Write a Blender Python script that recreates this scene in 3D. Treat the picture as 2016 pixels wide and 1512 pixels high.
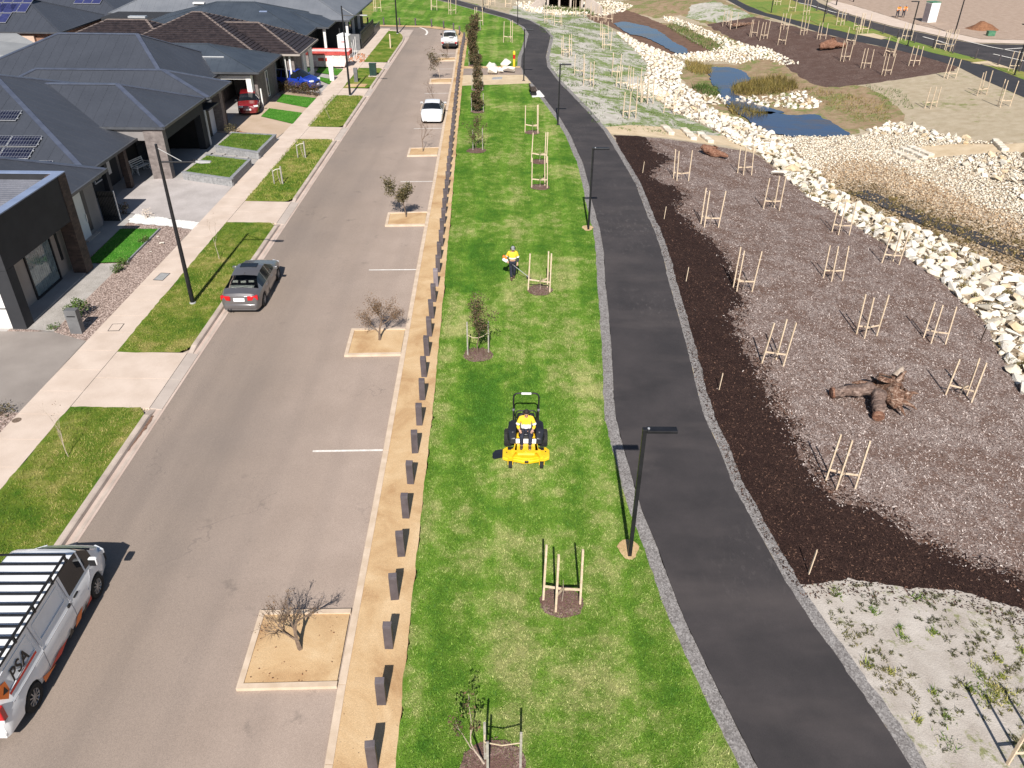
import bpy, bmesh, math, random
import numpy as np
from mathutils import Vector, Matrix, Euler
from mathutils import noise as mnoise
from mathutils.geometry import delaunay_2d_cdt

# ------------------------------------------------------------------ camera, sky, sun
C = bpy.context.scene
for _o in list(bpy.data.objects): bpy.data.objects.remove(_o)
R = math.radians
cam_d = bpy.data.cameras.new('camera'); cam = bpy.data.objects.new('camera', cam_d)
C.collection.objects.link(cam); C.camera = cam
cam_d.sensor_width = 36.0; cam_d.lens = 27.893; cam_d.clip_start = 0.1; cam_d.clip_end = 6000
_p, _r = R(32.738), R(-0.543)
_cx, _cy, _cz = Vector((1, 0, 0)), Vector((0, -math.sin(_p), -math.cos(_p))), Vector((0, math.cos(_p), -math.sin(_p)))
_rt = _cx*math.cos(_r) + _cy*math.sin(_r); _dn = -_cx*math.sin(_r) + _cy*math.cos(_r)
_m = Matrix((_rt, -_dn, -_cz)).transposed().to_4x4(); _m.translation = (0, 0, 17.0)
cam.matrix_world = _m

SUN_EL, SUN_AZ = R(41.0), R(181.0)          # azimuth clockwise from +Y: the sun stands behind the camera
w = bpy.data.worlds.new('World'); C.world = w; w.use_nodes = True
nt = w.node_tree; nt.nodes.clear()
_sky = nt.nodes.new('ShaderNodeTexSky'); _sky.sky_type = 'NISHITA'; _sky.sun_disc = False
_sky.sun_elevation = SUN_EL; _sky.sun_rotation = SUN_AZ; _sky.air_density = 1.0; _sky.dust_density = 0.6; _sky.ozone_density = 1.6
_bg = nt.nodes.new('ShaderNodeBackground'); _bg.inputs['Strength'].default_value = 0.056
_wo = nt.nodes.new('ShaderNodeOutputWorld')
nt.links.new(_sky.outputs[0], _bg.inputs[0]); nt.links.new(_bg.outputs[0], _wo.inputs[0])
sun_d = bpy.data.lights.new('sun', 'SUN'); sun_d.energy = 5.0; sun_d.angle = R(0.53); sun_d.color = (1.0, 0.95, 0.88)
sun = bpy.data.objects.new('sun', sun_d); C.collection.objects.link(sun)
_sd = Vector((math.sin(SUN_AZ)*math.cos(SUN_EL), math.cos(SUN_AZ)*math.cos(SUN_EL), math.sin(SUN_EL)))
sun.rotation_euler = (-_sd).to_track_quat('-Z', 'Y').to_euler(); sun.location = _sd*60
C.render.engine = 'CYCLES'
C.view_settings.view_transform = 'Standard'; C.view_settings.look = 'None'
C.view_settings.exposure = 0.52; C.view_settings.gamma = 1.0; C.view_settings.use_curve_mapping = False
C.cycles.max_bounces = 6; C.cycles.transparent_max_bounces = 8

RNG = random.Random(7); NR = np.random.default_rng(11)

# ------------------------------------------------------------------ helpers: materials
MATS = {}
class NT:
    def __init__(s, name):
        s.m = bpy.data.materials.new(name); s.m.use_nodes = True; s.t = s.m.node_tree
        s.b = s.t.nodes['Principled BSDF']
        s.geo = s.n('ShaderNodeNewGeometry'); s.pos = s.geo.outputs['Position']
    def n(s, k, **kw):
        x = s.t.nodes.new(k)
        for a, v in kw.items(): setattr(x, a, v)
        return x
    def l(s, a, b): s.t.links.new(a, b)
    def mapped(s, scale=(1, 1, 1), src=None, rot=0.0):
        mp = s.n('ShaderNodeMapping'); mp.inputs['Scale'].default_value = scale; mp.inputs['Rotation'].default_value = (0, 0, rot)
        s.l(src or s.pos, mp.inputs['Vector']); return mp.outputs[0]
    def noise(s, scale, detail=4, rough=0.55, vec=None, dist=0.0):
        x = s.n('ShaderNodeTexNoise'); x.inputs['Scale'].default_value = scale; x.inputs['Detail'].default_value = detail
        x.inputs['Roughness'].default_value = rough; x.inputs['Distortion'].default_value = dist
        s.l(vec or s.pos, x.inputs['Vector']); return x.outputs['Fac']
    def voro(s, scale, vec=None, out='Color', feature='F1'):
        x = s.n('ShaderNodeTexVoronoi', feature=feature); x.inputs['Scale'].default_value = scale
        s.l(vec or s.pos, x.inputs['Vector']); return x.outputs[out]
    def ramp(s, fac, stops, interp='LINEAR'):
        r = s.n('ShaderNodeValToRGB'); r.color_ramp.interpolation = interp
        e = r.color_ramp.elements
        while len(e) < len(stops): e.new(0.5)
        for i, (p, c) in enumerate(stops):
            e[i].position = p; e[i].color = (c, c, c, 1) if isinstance(c, (int, float)) else (*c, 1)
        s.l(fac, r.inputs[0]); return r.outputs[0]
    def mix(s, fac, a, b, mode='MIX'):
        x = s.n('ShaderNodeMix', data_type='RGBA', blend_type=mode)
        for sock, v in ((x.inputs[0], fac), (x.inputs[6], a), (x.inputs[7], b)):
            if isinstance(v, (int, float)): sock.default_value = v
            elif isinstance(v, tuple): sock.default_value = (*v, 1)
            else: s.l(v, sock)
        return x.outputs[2]
    def math(s, op, a, b=None):
        x = s.n('ShaderNodeMath', operation=op)
        for i, v in enumerate((a, b)):
            if v is None: continue
            if isinstance(v, (int, float)): x.inputs[i].default_value = v
            else: s.l(v, x.inputs[i])
        return x.outputs[0]
    def xyz(s, src=None):
        x = s.n('ShaderNodeSeparateXYZ'); s.l(src or s.pos, x.inputs[0]); return x.outputs
    def col(s, c): s.l(c, s.b.inputs['Base Color'])
    def bump(s, hgt, strength=0.4, dist=0.02):
        x = s.n('ShaderNodeBump'); x.inputs['Strength'].default_value = strength; x.inputs['Distance'].default_value = dist
        s.l(hgt, x.inputs['Height']); s.l(x.outputs[0], s.b.inputs['Normal'])
    def set(s, **kw):
        for k, v in kw.items(): s.b.inputs[k.replace('_', ' ')].default_value = v
    def done(s, key): MATS[key] = s.m; return s.m

def pmat(key, a, b, scale=3.0, rough=0.75, bump=0.0, bscale=60.0, metallic=0.0, spec=0.4, fine=0.25, fscale=120.0, detail=5, coat=0.0, mid=(0.35, 0.65)):
    """two-tone noise material with a fine grain"""
    t = NT(key)
    c = t.mix(t.ramp(t.noise(scale, detail), [(mid[0], 0.0), (mid[1], 1.0)]), a, b)
    if fine > 0:
        g = t.ramp(t.noise(fscale, 2), [(0.3, 1.0-fine), (0.7, 1.0+fine)])
        c = t.mix(1.0, c, g, 'MULTIPLY')
    t.col(c); t.set(Roughness=rough, Metallic=metallic); t.b.inputs['Specular IOR Level'].default_value = spec
    if coat: t.b.inputs['Coat Weight'].default_value = coat; t.b.inputs['Coat Roughness'].default_value = 0.06
    if bump: t.bump(t.noise(bscale, 3), bump, 0.01)
    return t.done(key)

# ------------------------------------------------------------------ helpers: objects
def link(o): C.collection.objects.link(o); return o
def tag(o, label=None, cat=None, group=None, kind=None):
    if label: o['label'] = label
    if cat: o['category'] = cat
    if group: o['group'] = group
    if kind: o['kind'] = kind
    return o
def thing(name, loc, label, cat, group=None, rz=0.0):
    o = bpy.data.objects.new(name, None); link(o); o.location = loc; o.rotation_euler = (0, 0, rz); o.empty_display_size = 0.2
    return tag(o, label, cat, group)
KIDS = {}
def adopt(o, parent):
    o.parent = parent; KIDS.setdefault(parent.name, []).append(o)
def copy_tree(src, loc=None, rz=None, label=None, group=None, parent=None, scale=None):
    c = src.copy(); link(c)
    if parent is not None: adopt(c, parent)
    if loc is not None: c.location = loc
    if rz is not None: c.rotation_euler = (c.rotation_euler[0], c.rotation_euler[1], rz)
    if scale is not None: c.scale = scale
    if label: c['label'] = label
    if group: c['group'] = group
    for k in KIDS.get(src.name, []): copy_tree(k, parent=c)
    return c

class MB:
    """collects shapes, builds ONE mesh object"""
    def __init__(s, off=(0, 0, 0)): s.v = []; s.f = []; s.m = []; s.off = off; s.cur = 0
    def add(s, V, F):
        n = len(s.v); ox, oy, oz = s.off
        s.v += [(x-ox, y-oy, z-oz) for x, y, z in V]; s.f += [tuple(i+n for i in f) for f in F]; s.m += [s.cur]*len(F); return s
    def box(s, x0, x1, y0, y1, z0, z1):
        return s.add([(x0, y0, z0), (x1, y0, z0), (x1, y1, z0), (x0, y1, z0), (x0, y0, z1), (x1, y0, z1), (x1, y1, z1), (x0, y1, z1)],
                     [(3, 2, 1, 0), (4, 5, 6, 7), (0, 1, 5, 4), (1, 2, 6, 5), (2, 3, 7, 6), (3, 0, 4, 7)])
    def cbox(s, c, d, rot=None):
        V = []
        for z in (-.5, .5):
            for x, y in ((-.5, -.5), (.5, -.5), (.5, .5), (-.5, .5)):
                p = Vector((x*d[0], y*d[1], z*d[2]))
                if rot is not None: p = rot @ p
                V.append((c[0]+p.x, c[1]+p.y, c[2]+p.z))
        return s.add(V, [(3, 2, 1, 0), (4, 5, 6, 7), (0, 1, 5, 4), (1, 2, 6, 5), (2, 3, 7, 6), (3, 0, 4, 7)])
    def bar(s, p0, p1, wx, wy=None, up=(0, 0, 1)):
        p0, p1 = Vector(p0), Vector(p1); d = (p1-p0); L = d.length; wy = wy or wx
        z = d.normalized(); u = Vector(up)
        if abs(z.dot(u)) > 0.95: u = Vector((1, 0, 0))
        x = u.cross(z).normalized(); y = z.cross(x)
        return s.cbox((p0+p1)/2, (wx, wy, L), Matrix((x, y, z)).transposed())
    def tube(s, path, r, n=8, cap=True, closed=False):
        P = [Vector(p) for p in path]; N = len(P); rs = r if isinstance(r, (list, tuple)) else [r]*N
        V = []; F = []; prev = None
        for i in range(N):
            if closed: d = P[(i+1) % N]-P[i-1]
            else: d = P[min(i+1, N-1)]-P[max(i-1, 0)]
            d.normalize()
            if prev is None:
                a = Vector((0, 0, 1)) if abs(d.z) < .9 else Vector((1, 0, 0)); x = a.cross(d).normalized()
            else: x = (prev - d*prev.dot(d)).normalized()
            prev = x; y = d.cross(x)
            for k in range(n):
                t = 2*math.pi*k/n; q = P[i] + (x*math.cos(t)+y*math.sin(t))*rs[i]; V.append(tuple(q))
        for i in range(N if closed else N-1):
            for k in range(n):
                a, b = i*n+k, i*n+(k+1) % n; c, d2 = ((i+1) % N)*n+(k+1) % n, ((i+1) % N)*n+k
                F.append((a, b, c, d2))
        if cap and not closed: F.append(tuple(range(n-1, -1, -1))); F.append(tuple((N-1)*n+k for k in range(n)))
        return s.add(V, F)
    def lathe(s, prof, c=(0, 0, 0), n=20, axis='z', cap=True):
        V = []; F = []
        for r, z in prof:
            for k in range(n):
                t = 2*math.pi*k/n; a, b = r*math.cos(t), r*math.sin(t)
                p = (a, b, z) if axis == 'z' else ((z, a, b) if axis == 'x' else (a, z, b))
                V.append((c[0]+p[0], c[1]+p[1], c[2]+p[2]))
        m = len(prof)
        for i in range(m-1):
            for k in range(n): F.append((i*n+k, i*n+(k+1) % n, (i+1)*n+(k+1) % n, (i+1)*n+k))
        if cap: F.append(tuple(range(n-1, -1, -1))); F.append(tuple((m-1)*n+k for k in range(n)))
        return s.add(V, F)
    def prism(s, poly, z0, z1):
        n = len(poly)
        V = [(x, y, z0) for x, y in poly]+[(x, y, z1) for x, y in poly]
        return s.add(V, [tuple(range(n-1, -1, -1)), tuple(range(n, 2*n))]+[(i, (i+1) % n, n+(i+1) % n, n+i) for i in range(n)])
    def quad(s, *p): return s.add(list(p), [tuple(range(len(p)))])
    def loft(s, rings, cap=True, close=True):
        n = len(rings[0]); V = [p for r in rings for p in r]; F = []
        for i in range(len(rings)-1):
            for k in range(n if close else n-1):
                F.append((i*n+k, i*n+(k+1) % n, (i+1)*n+(k+1) % n, (i+1)*n+k))
        if cap: F.append(tuple(range(n-1, -1, -1))); F.append(tuple((len(rings)-1)*n+k for k in range(n)))
        return s.add(V, F)
    def build(s, name, mat, parent=None, smooth=None, bevel=0.0, sub=0, normals=True):
        me = bpy.data.meshes.new(name); me.from_pydata(s.v, [], s.f)
        for mm in (mat if isinstance(mat, (list, tuple)) else [mat]): me.materials.append(MATS[mm] if isinstance(mm, str) else mm)
        if any(s.m): me.polygons.foreach_set('material_index', s.m)
        if normals or smooth is not None:
            b = bmesh.new(); b.from_mesh(me)
            if normals: bmesh.ops.recalc_face_normals(b, faces=b.faces)
            if smooth is not None:
                for f in b.faces: f.smooth = True
                for e in b.edges:
                    if len(e.link_faces) == 2 and e.calc_face_angle(0) > R(smooth): e.smooth = False
            b.to_mesh(me); b.free()
        me.update()
        o = bpy.data.objects.new(name, me); link(o)
        if parent is not None: adopt(o, parent)
        if bevel:
            bv = o.modifiers.new('bevel', 'BEVEL'); bv.width = bevel; bv.segments = 2; bv.limit_method = 'ANGLE'; bv.angle_limit = R(40)
        if sub: o.modifiers.new('sub', 'SUBSURF').levels = sub; o.modifiers['sub'].render_levels = sub
        return o

def mesh_np(name, V, F, mat, parent=None, smooth=False):
    me = bpy.data.meshes.new(name); n, m, k = len(V), len(F), F.shape[1]
    me.vertices.add(n); me.vertices.foreach_set('co', np.ascontiguousarray(V, np.float32).ravel())
    me.loops.add(m*k); me.loops.foreach_set('vertex_index', np.ascontiguousarray(F, np.int32).ravel())
    me.polygons.add(m); me.polygons.foreach_set('loop_start', np.arange(0, m*k, k, dtype=np.int32))
    me.polygons.foreach_set('loop_total', np.full(m, k, np.int32))
    if smooth: me.polygons.foreach_set('use_smooth', np.ones(m, bool))
    me.materials.append(MATS[mat] if isinstance(mat, str) else mat)
    me.update(calc_edges=True); me.validate()
    o = bpy.data.objects.new(name, me); link(o)
    if parent is not None: adopt(o, parent)
    return o

def skin(name, verts, edges, radii, mat, parent=None, sub=2, root=0, flat=None):
    """one continuous surface grown round a stick skeleton"""
    me = bpy.data.meshes.new(name+'_stick'); me.from_pydata(verts, edges, [])
    o = bpy.data.objects.new(name, me); link(o)
    o.modifiers.new('skin', 'SKIN')
    sv = me.skin_vertices[0].data
    for i, r in enumerate(radii):
        sv[i].radius = r if isinstance(r, tuple) else (r, r); sv[i].use_root = (i == root)
    ss = o.modifiers.new('sub', 'SUBSURF'); ss.levels = sub; ss.render_levels = sub
    dg = bpy.context.evaluated_depsgraph_get(); dg.update()
    me2 = bpy.data.meshes.new_from_object(o.evaluated_get(dg)); me2.name = name
    o.modifiers.clear(); o.data = me2; bpy.data.meshes.remove(me)
    me2.materials.clear(); me2.materials.append(MATS[mat])
    for p in me2.polygons: p.use_smooth = True
    if parent is not None: adopt(o, parent)
    return o

def inside(poly, X, Y):
    r = np.zeros(len(X), bool); n = len(poly)
    for i in range(n):
        x0, y0 = poly[i]; x1, y1 = poly[(i+1) % n]
        c = ((y0 > Y) != (y1 > Y))
        with np.errstate(divide='ignore', invalid='ignore'):
            r ^= c & (X < (x1-x0)*(Y-y0)/(y1-y0+1e-12)+x0)
    return r
def scatter(poly, density, n_max=10**7, dens_fn=None):
    P = np.array(poly); a, b = P.min(0), P.max(0)
    n = min(int((b[0]-a[0])*(b[1]-a[1])*density), n_max)
    X = NR.uniform(a[0], b[0], n); Y = NR.uniform(a[1], b[1], n); k = inside(poly, X, Y)
    X, Y = X[k], Y[k]
    if dens_fn is not None:
        k = NR.random(len(X)) < dens_fn(X, Y); X, Y = X[k], Y[k]
    return X, Y
def offset_line(L, d):
    out = []; n = len(L)
    for i in range(n):
        a, b = L[max(i-1, 0)], L[min(i+1, n-1)]; dx, dy = b[0]-a[0], b[1]-a[1]; q = math.hypot(dx, dy) or 1
        out.append((L[i][0]+dy/q*d, L[i][1]-dx/q*d))
    return out
def smooth_line(L, n=2):
    for _ in range(n):
        o = [L[0]]
        for i in range(len(L)-1):
            (a, b), (c, d) = L[i], L[i+1]
            o += [(a*.75+c*.25, b*.75+d*.25), (a*.25+c*.75, b*.25+d*.75)]
        L = o+[L[-1]]
    return L

# ------------------------------------------------------------------ terrain: flat estate, creek valley on the east

PATH_R = [(9.48, 8.42), (9.13, 10.53), (8.99, 11.35), (8.76, 12.38), (8.41, 13.82), (8.05, 15.29), (7.86, 16.32), (7.67, 17.86), (7.55, 18.88), (7.38, 20.38), (7.32, 22.36), (7.19, 24.32), (7.24, 25.69), (7.45, 28.79), (7.56, 31.47), (7.77, 36.40), (7.95, 39.01), (8.01, 42.26), (7.94, 45.89), (7.96, 50.90), (7.73, 54.32), (7.37, 59.56), (7.06, 63.45), (6.34, 68.61), (5.30, 74.92), (4.19, 81.41), (3.39, 88.06), (3.43, 93.72), (3.95, 100.73), (4.41, 106.88), (3.69, 112.77), (1.91, 119.18), (-0.96, 124.39), (-4.10, 129.93), (-9.50, 139.60)]
PATH_L = [(6.13, 8.39), (5.64, 10.50), (5.35, 11.76), (5.10, 12.91), (4.76, 14.60), (4.57, 15.97), (4.43, 17.35), (4.17, 19.02), (4.05, 20.82), (3.94, 22.78), (3.88, 24.27), (3.95, 25.64), (4.07, 27.12), (4.22, 29.15), (4.42, 32.39), (4.61, 36.33), (4.85, 39.48), (4.93, 42.94), (4.85, 47.19), (4.89, 49.62), (4.82, 55.15), (4.37, 61.92), (3.79, 67.20), (2.90, 72.91), (2.00, 78.46), (1.06, 83.60), (0.64, 88.07), (0.73, 93.58), (1.20, 98.93), (1.70, 108.23), (1.16, 113.73), (-0.91, 120.60), (-4.75, 127.14), (-10.33, 136.57), (-14.46, 142.33)]
BANK_N = [(21.74, 28.29), (22.27, 31.07), (22.51, 32.37), (23.09, 33.87), (23.13, 35.62), (23.03, 37.64), (23.14, 39.55), (22.80, 41.21), (22.22, 43.36), (21.59, 45.90), (20.88, 49.15), (19.94, 52.28), (19.85, 53.15), (19.75, 55.90), (19.37, 59.18), (18.92, 62.40), (17.91, 66.05), (17.49, 67.46), (16.24, 71.06), (14.47, 75.53), (13.94, 78.92), (13.50, 86.82), (15.24, 96.62), (15.07, 103.04), (14.43, 110.79), (13.96, 117.59), (13.08, 126.80), (11.40, 134.17)]
BANK_F = [(28.93, 40.39), (28.18, 42.75), (27.54, 45.18), (26.57, 47.58), (24.99, 49.76), (23.74, 53.35), (23.26, 56.14), (23.15, 61.48), (23.37, 66.68), (22.81, 70.56), (21.22, 74.32), (19.94, 77.00), (18.92, 80.47), (18.99, 85.37), (18.08, 90.04), (18.42, 93.89), (20.08, 99.70), (19.67, 106.73), (16.89, 113.83), (15.72, 119.85), (14.43, 132.39), (12.73, 140.08)]
FOOT_F = [(31.18, 44.58), (31.68, 50.45), (31.54, 57.66), (30.94, 68.99), (30.61, 71.71), (30.96, 79.51), (29.18, 86.94), (27.56, 93.01), (26.68, 101.43), (25.29, 109.52), (24.07, 123.05), (21.76, 134.65), (16.96, 145.28)]
PATH2_L = [(45.45, 66.00), (47.04, 76.20), (47.01, 83.73), (47.42, 90.10), (45.97, 96.40), (44.16, 101.14), (41.85, 105.30), (39.52, 111.31), (36.94, 122.47), (34.69, 129.70), (33.21, 141.40)]
def _srt(L):
    a = np.array(sorted(L, key=lambda p: p[1])); return a[:, 1], a[:, 0]
_K = [(_srt(PATH_R), 0.0), (_srt(BANK_N), -1.3), (_srt(BANK_F), -2.1), (_srt(FOOT_F), -2.05), (_srt(PATH2_L), 0.0)]
def h(x, y):
    x = np.asarray(x, float); y = np.asarray(y, float)
    z = np.zeros(np.broadcast(x, y).shape)
    xs = []; prev = None
    for (ys, xx), zz in _K:
        v = np.interp(y, ys, xx)
        if prev is None: v = v+0.45
        else: v = np.maximum(v, prev+0.4)
        xs.append(v); prev = v
    zs = [k[1] for k in _K]
    for i in range(4):
        t = np.clip((x-xs[i])/(xs[i+1]-xs[i]), 0, 1)
        m = (x > xs[i]) & (x <= xs[i+1])
        if i in (0, 3): t = 0.75*t+0.25*t*t*(3-2*t)
        z = np.where(m, zs[i]+(zs[i+1]-zs[i])*t, z)
    return z

def hz(x, y): return float(h(x, y))

# ---------------- ground materials
def ground_mats():
    t = NT('soil'); c = t.ramp(t.noise(0.35, 6), [(0.3, (.27, .19, .13)), (0.7, (.40, .31, .22))])
    t.col(t.mix(1.0, c, t.ramp(t.noise(18, 4), [(0.3, .72), (0.7, 1.25)]), 'MULTIPLY')); t.set(Roughness=.95); t.bump(t.noise(12, 5), .5, .03); t.done('soil')
    # mown park lawn: yellow-green patches, faint mowing stripes, blade grain
    def lawn_bias(t, f):
        # worn, yellower turf at the near path side and a lusher strip beside the bollards; alternate mower passes
        x, y, z = t.xyz(); wx = t.math('ADD', x, t.math('MULTIPLY', t.noise(.15, 2), 1.6))
        near = t.ramp(t.math('DIVIDE', t.math('SUBTRACT', 40.0, y), 24.0), [(0, 0.0), (1, 1.0)]); side = t.ramp(t.math('DIVIDE', t.math('ADD', wx, 2.0), 4.0), [(0, 0.0), (1, 1.0)])
        f = t.math('ADD', f, t.math('MULTIPLY', t.math('SUBTRACT', t.math('MULTIPLY', near, side), .25), .050))
        band = t.ramp(t.math('SINE', t.math('MULTIPLY', t.math('ADD', x, t.math('MULTIPLY', t.noise(.09, 2), 1.2)), 2.3)), [(.35, 0.0), (.65, 1.0)])
        return t.math('ADD', f, t.math('MULTIPLY', t.math('SUBTRACT', band, .5), .035))
    def lawn(key, lush, mid, dry, stripe=0.0, dryness=.5, psc=.22):
        t = NT(key)
        big = t.noise(psc, 5, .62, dist=.4); med = t.noise(1.6, 4, .6)
        f = t.math('ADD', t.math('MULTIPLY', big, .62), t.math('MULTIPLY', med, .38))
        if stripe: f = lawn_bias(t, f)
        c = t.ramp(f, [(dryness-.13, lush), (dryness, mid), (dryness+.14, dry)])
        straw = t.ramp(t.noise(26, 3, .7), [(.55, 0.0), (.72, 1.0)])
        c = t.mix(t.math('MULTIPLY', straw, t.ramp(f, [(.42, .05), (.58, .85)])), c, (.46, .42, .20))
        c = t.mix(1.0, c, t.ramp(t.noise(42, 3, .7), [(.25, .52), (.75, 1.42)]), 'MULTIPLY')
        if stripe:
            x = t.xyz()[0]; wob = t.math('ADD', x, t.math('MULTIPLY', t.noise(.12, 2), 2.0))
            s = t.ramp(t.math('SINE', t.math('MULTIPLY', wob, 3.6)), [(.35, 1.0-stripe), (.65, 1.0+stripe)])
            c = t.mix(1.0, c, s, 'MULTIPLY')
        t.col(c); t.set(Roughness=.9); t.b.inputs['Specular IOR Level'].default_value = .15
        t.bump(t.noise(55, 3, .7), .9, .03); t.done(key)
    lawn('park_grass', (.055, .150, .012), (.118, .225, .022), (.31, .325, .115), .08, .495)
    lawn('verge_grass', (.060, .135, .010), (.135, .19, .02), (.30, .26, .08), 0.0, .51, .5)
    lawn('turf_green', (.040, .165, .012), (.052, .20, .016), (.065, .22, .02), 0.0, .5, .8)
    lawn('planter_grass', (.06, .13, .008), (.085, .165, .012), (.13, .19, .02), 0.0, .5, .8)
    # old sun-bleached asphalt of the street
    t = NT('road_asphalt')
    sp = t.mapped((1.0, .09, 1)); c = t.ramp(t.noise(.55, 5, .6, sp), [(.3, (.222, .176, .144)), (.7, (.285, .227, .187))])
    c = t.mix(t.ramp(t.noise(.16, 4), [(.42, 0.0), (.75, .55)]), c, (.185, .153, .135))
    e = t.math('ADD', t.math('ADD', t.xyz()[0], t.math('MULTIPLY', t.xyz()[1], .031)), t.math('MULTIPLY', t.noise(.35, 4), 2.4))
    c = t.mix(t.ramp(t.math('DIVIDE', t.math('ADD', e, 8.6), 5.0), [(0.0, 0.0), (1.0, 1.0)]), c, t.mix(t.ramp(t.noise(.5, 5), [(.3, 0.0), (.7, 1.0)]), (.315, .245, .20), (.375, .295, .245)))
    c = t.mix(1.0, c, t.ramp(t.noise(150, 2), [(.3, .80), (.7, 1.2)]), 'MULTIPLY')
    wx = t.math('ADD', t.xyz()[0], t.math('MULTIPLY', t.noise(.08, 2), .8))
    c = t.mix(t.ramp(t.math('SINE', t.math('MULTIPLY', wx, 3.1)), [(.40, 0.0), (1.0, .12)]), c, (.17, .138, .12))
    gx = t.n('ShaderNodeRGBToBW'); t.l(t.voro(70), gx.inputs[0]); c = t.mix(1.0, c, t.ramp(gx.outputs[0], [(.1, .82), (.9, 1.16)]), 'MULTIPLY')
    oil = t.math('MULTIPLY', t.ramp(t.noise(1.1, 4, .6), [(.62, 0.0), (.72, .5)]), t.ramp(t.noise(.2, 2), [(.48, 0.0), (.6, 1.0)])); c = t.mix(oil, c, (.10, .083, .072))
    wv = t.n('ShaderNodeVectorMath', operation='ADD'); nz = t.n('ShaderNodeTexNoise'); nz.inputs['Scale'].default_value = .9; nz.inputs['Detail'].default_value = 6; t.l(t.pos, nz.inputs['Vector']); sc_ = t.n('ShaderNodeVectorMath', operation='SCALE'); sc_.inputs['Scale'].default_value = 2.6; t.l(nz.outputs['Color'], sc_.inputs[0]); t.l(t.pos, wv.inputs[0]); t.l(sc_.outputs[0], wv.inputs[1])
    ck = t.voro(.21, t.mapped((1, .4, 1), wv.outputs[0]), 'Distance', 'DISTANCE_TO_EDGE'); c = t.mix(t.math('MULTIPLY', t.math('LESS_THAN', t.math('ADD', ck, t.math('MULTIPLY', t.noise(5, 4), .006)), .0065), t.ramp(t.noise(.15, 2), [(.52, 0.0), (.60, .32)])), c, (.11, .09, .08))
    v = t.math('GREATER_THAN', t.noise(2.6, 6, .75), .70); c = t.mix(t.math('MULTIPLY', v, .5), c, (.42, .38, .34))
    v2 = t.math('GREATER_THAN', t.noise(7.3, 3, .6), .775); c = t.mix(t.math('MULTIPLY', v2, .7), c, (.09, .075, .065))
    t.col(c); t.set(Roughness=.9); t.bump(t.noise(130, 2), .35, .006); t.done('road_asphalt')
    t = NT('bay_asphalt')
    c = t.ramp(t.noise(.5, 5, .6), [(.3, (.225, .178, .15)), (.7, (.285, .225, .19))])
    c = t.mix(1.0, c, t.ramp(t.noise(150, 2), [(.3, .82), (.7, 1.2)]), 'MULTIPLY')
    t.col(c); t.set(Roughness=.9); t.bump(t.noise(130, 2), .35, .006); t.done('bay_asphalt')
    # fresh dark asphalt of the shared path with pale scuffs and chalky prints
    t = NT('path_asphalt')
    c = t.ramp(t.noise(.5, 5, .6), [(.3, (.026, .0225, .0235)), (.72, (.048, .0405, .041))])
    c = t.mix(1.0, c, t.ramp(t.noise(120, 2, .7), [(.25, .6), (.75, 1.5)]), 'MULTIPLY')
    sc = t.ramp(t.noise(2.6, 6, .8, t.mapped((1.6, .7, 1))), [(.54, 0.0), (.64, 1.0)]); reg = t.ramp(t.noise(.13, 2), [(.46, 0.0), (.64, .38)])
    c = t.mix(t.ramp(t.noise(.28, 4, .6, t.mapped((.5, 1.3, 1))), [(.5, 0.0), (.75, .55)]), c, (.092, .076, .072))
    c = t.mix(t.math('MULTIPLY', sc, reg), c, (.155, .135, .13))
    t.col(c); t.set(Roughness=.78); t.bump(t.noise(110, 3), .5, .008); t.done('path_asphalt')
    t = NT('path2_asphalt'); c = t.ramp(t.noise(.8, 5), [(.3, (.022, .022, .026)), (.7, (.038, .036, .04))])
    t.col(c); t.set(Roughness=.8); t.bump(t.noise(60, 3), .3, .01); t.done('path2_asphalt')
    # crushed grey gravel shoulder
    t = NT('shoulder_gravel'); vc = t.voro(26); g = t.n('ShaderNodeRGBToBW'); t.l(vc, g.inputs[0])
    c = t.ramp(g.outputs[0], [(.1, (.075, .068, .066)), (.5, (.21, .195, .19)), (.9, (.36, .34, .33))])
    t.col(t.mix(.35, c, t.ramp(t.noise(3, 4), [(.3, (.13, .11, .10)), (.7, (.32, .30, .29))]))); t.set(Roughness=.95); t.bump(g.outputs[0], .8, .03); t.done('shoulder_gravel')
    # compacted orange sand
    t = NT('sand'); c = t.ramp(t.noise(.55, 6, .65, dist=.6), [(.30, (.37, .215, .10)), (.50, (.51, .345, .185)), (.72, (.60, .44, .265))])
    c = t.mix(1.0, c, t.ramp(t.noise(45, 3, .7), [(.3, .8), (.7, 1.18)]), 'MULTIPLY'); sp = t.math('GREATER_THAN', t.noise(9, 3, .7), .74)
    c = t.mix(t.math('MULTIPLY', sp, .45), c, (.12, .06, .03))
    t.col(c); t.set(Roughness=.95); t.bump(t.noise(40, 4), .5, .015); t.done('sand')
    t = NT('pale_sand'); c = t.ramp(t.noise(1.1, 5), [(.3, (.46, .35, .22)), (.7, (.60, .48, .33))])
    t.col(t.mix(1.0, c, t.ramp(t.noise(40, 3), [(.3, .88), (.7, 1.1)]), 'MULTIPLY')); t.set(Roughness=.95); t.bump(t.noise(30, 3), .3, .01); t.done('pale_sand')
    # weathered wood-chip mulch (pinkish grey) and fresh dark mulch
    def chips(key, stops, sc, patch, fine):
        t = NT(key); v1 = t.voro(sc, t.mapped((1, 1.9, 1), rot=.6)); v2 = t.voro(sc*1.5, t.mapped((1.8, 1, 1), rot=-.5))
        g1 = t.n('ShaderNodeRGBToBW'); t.l(v1, g1.inputs[0]); g2 = t.n('ShaderNodeRGBToBW'); t.l(v2, g2.inputs[0])
        f = t.math('ADD', t.math('MULTIPLY', g1.outputs[0], .5), t.math('MULTIPLY', g2.outputs[0], .5))
        c = t.ramp(f, stops)
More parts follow.
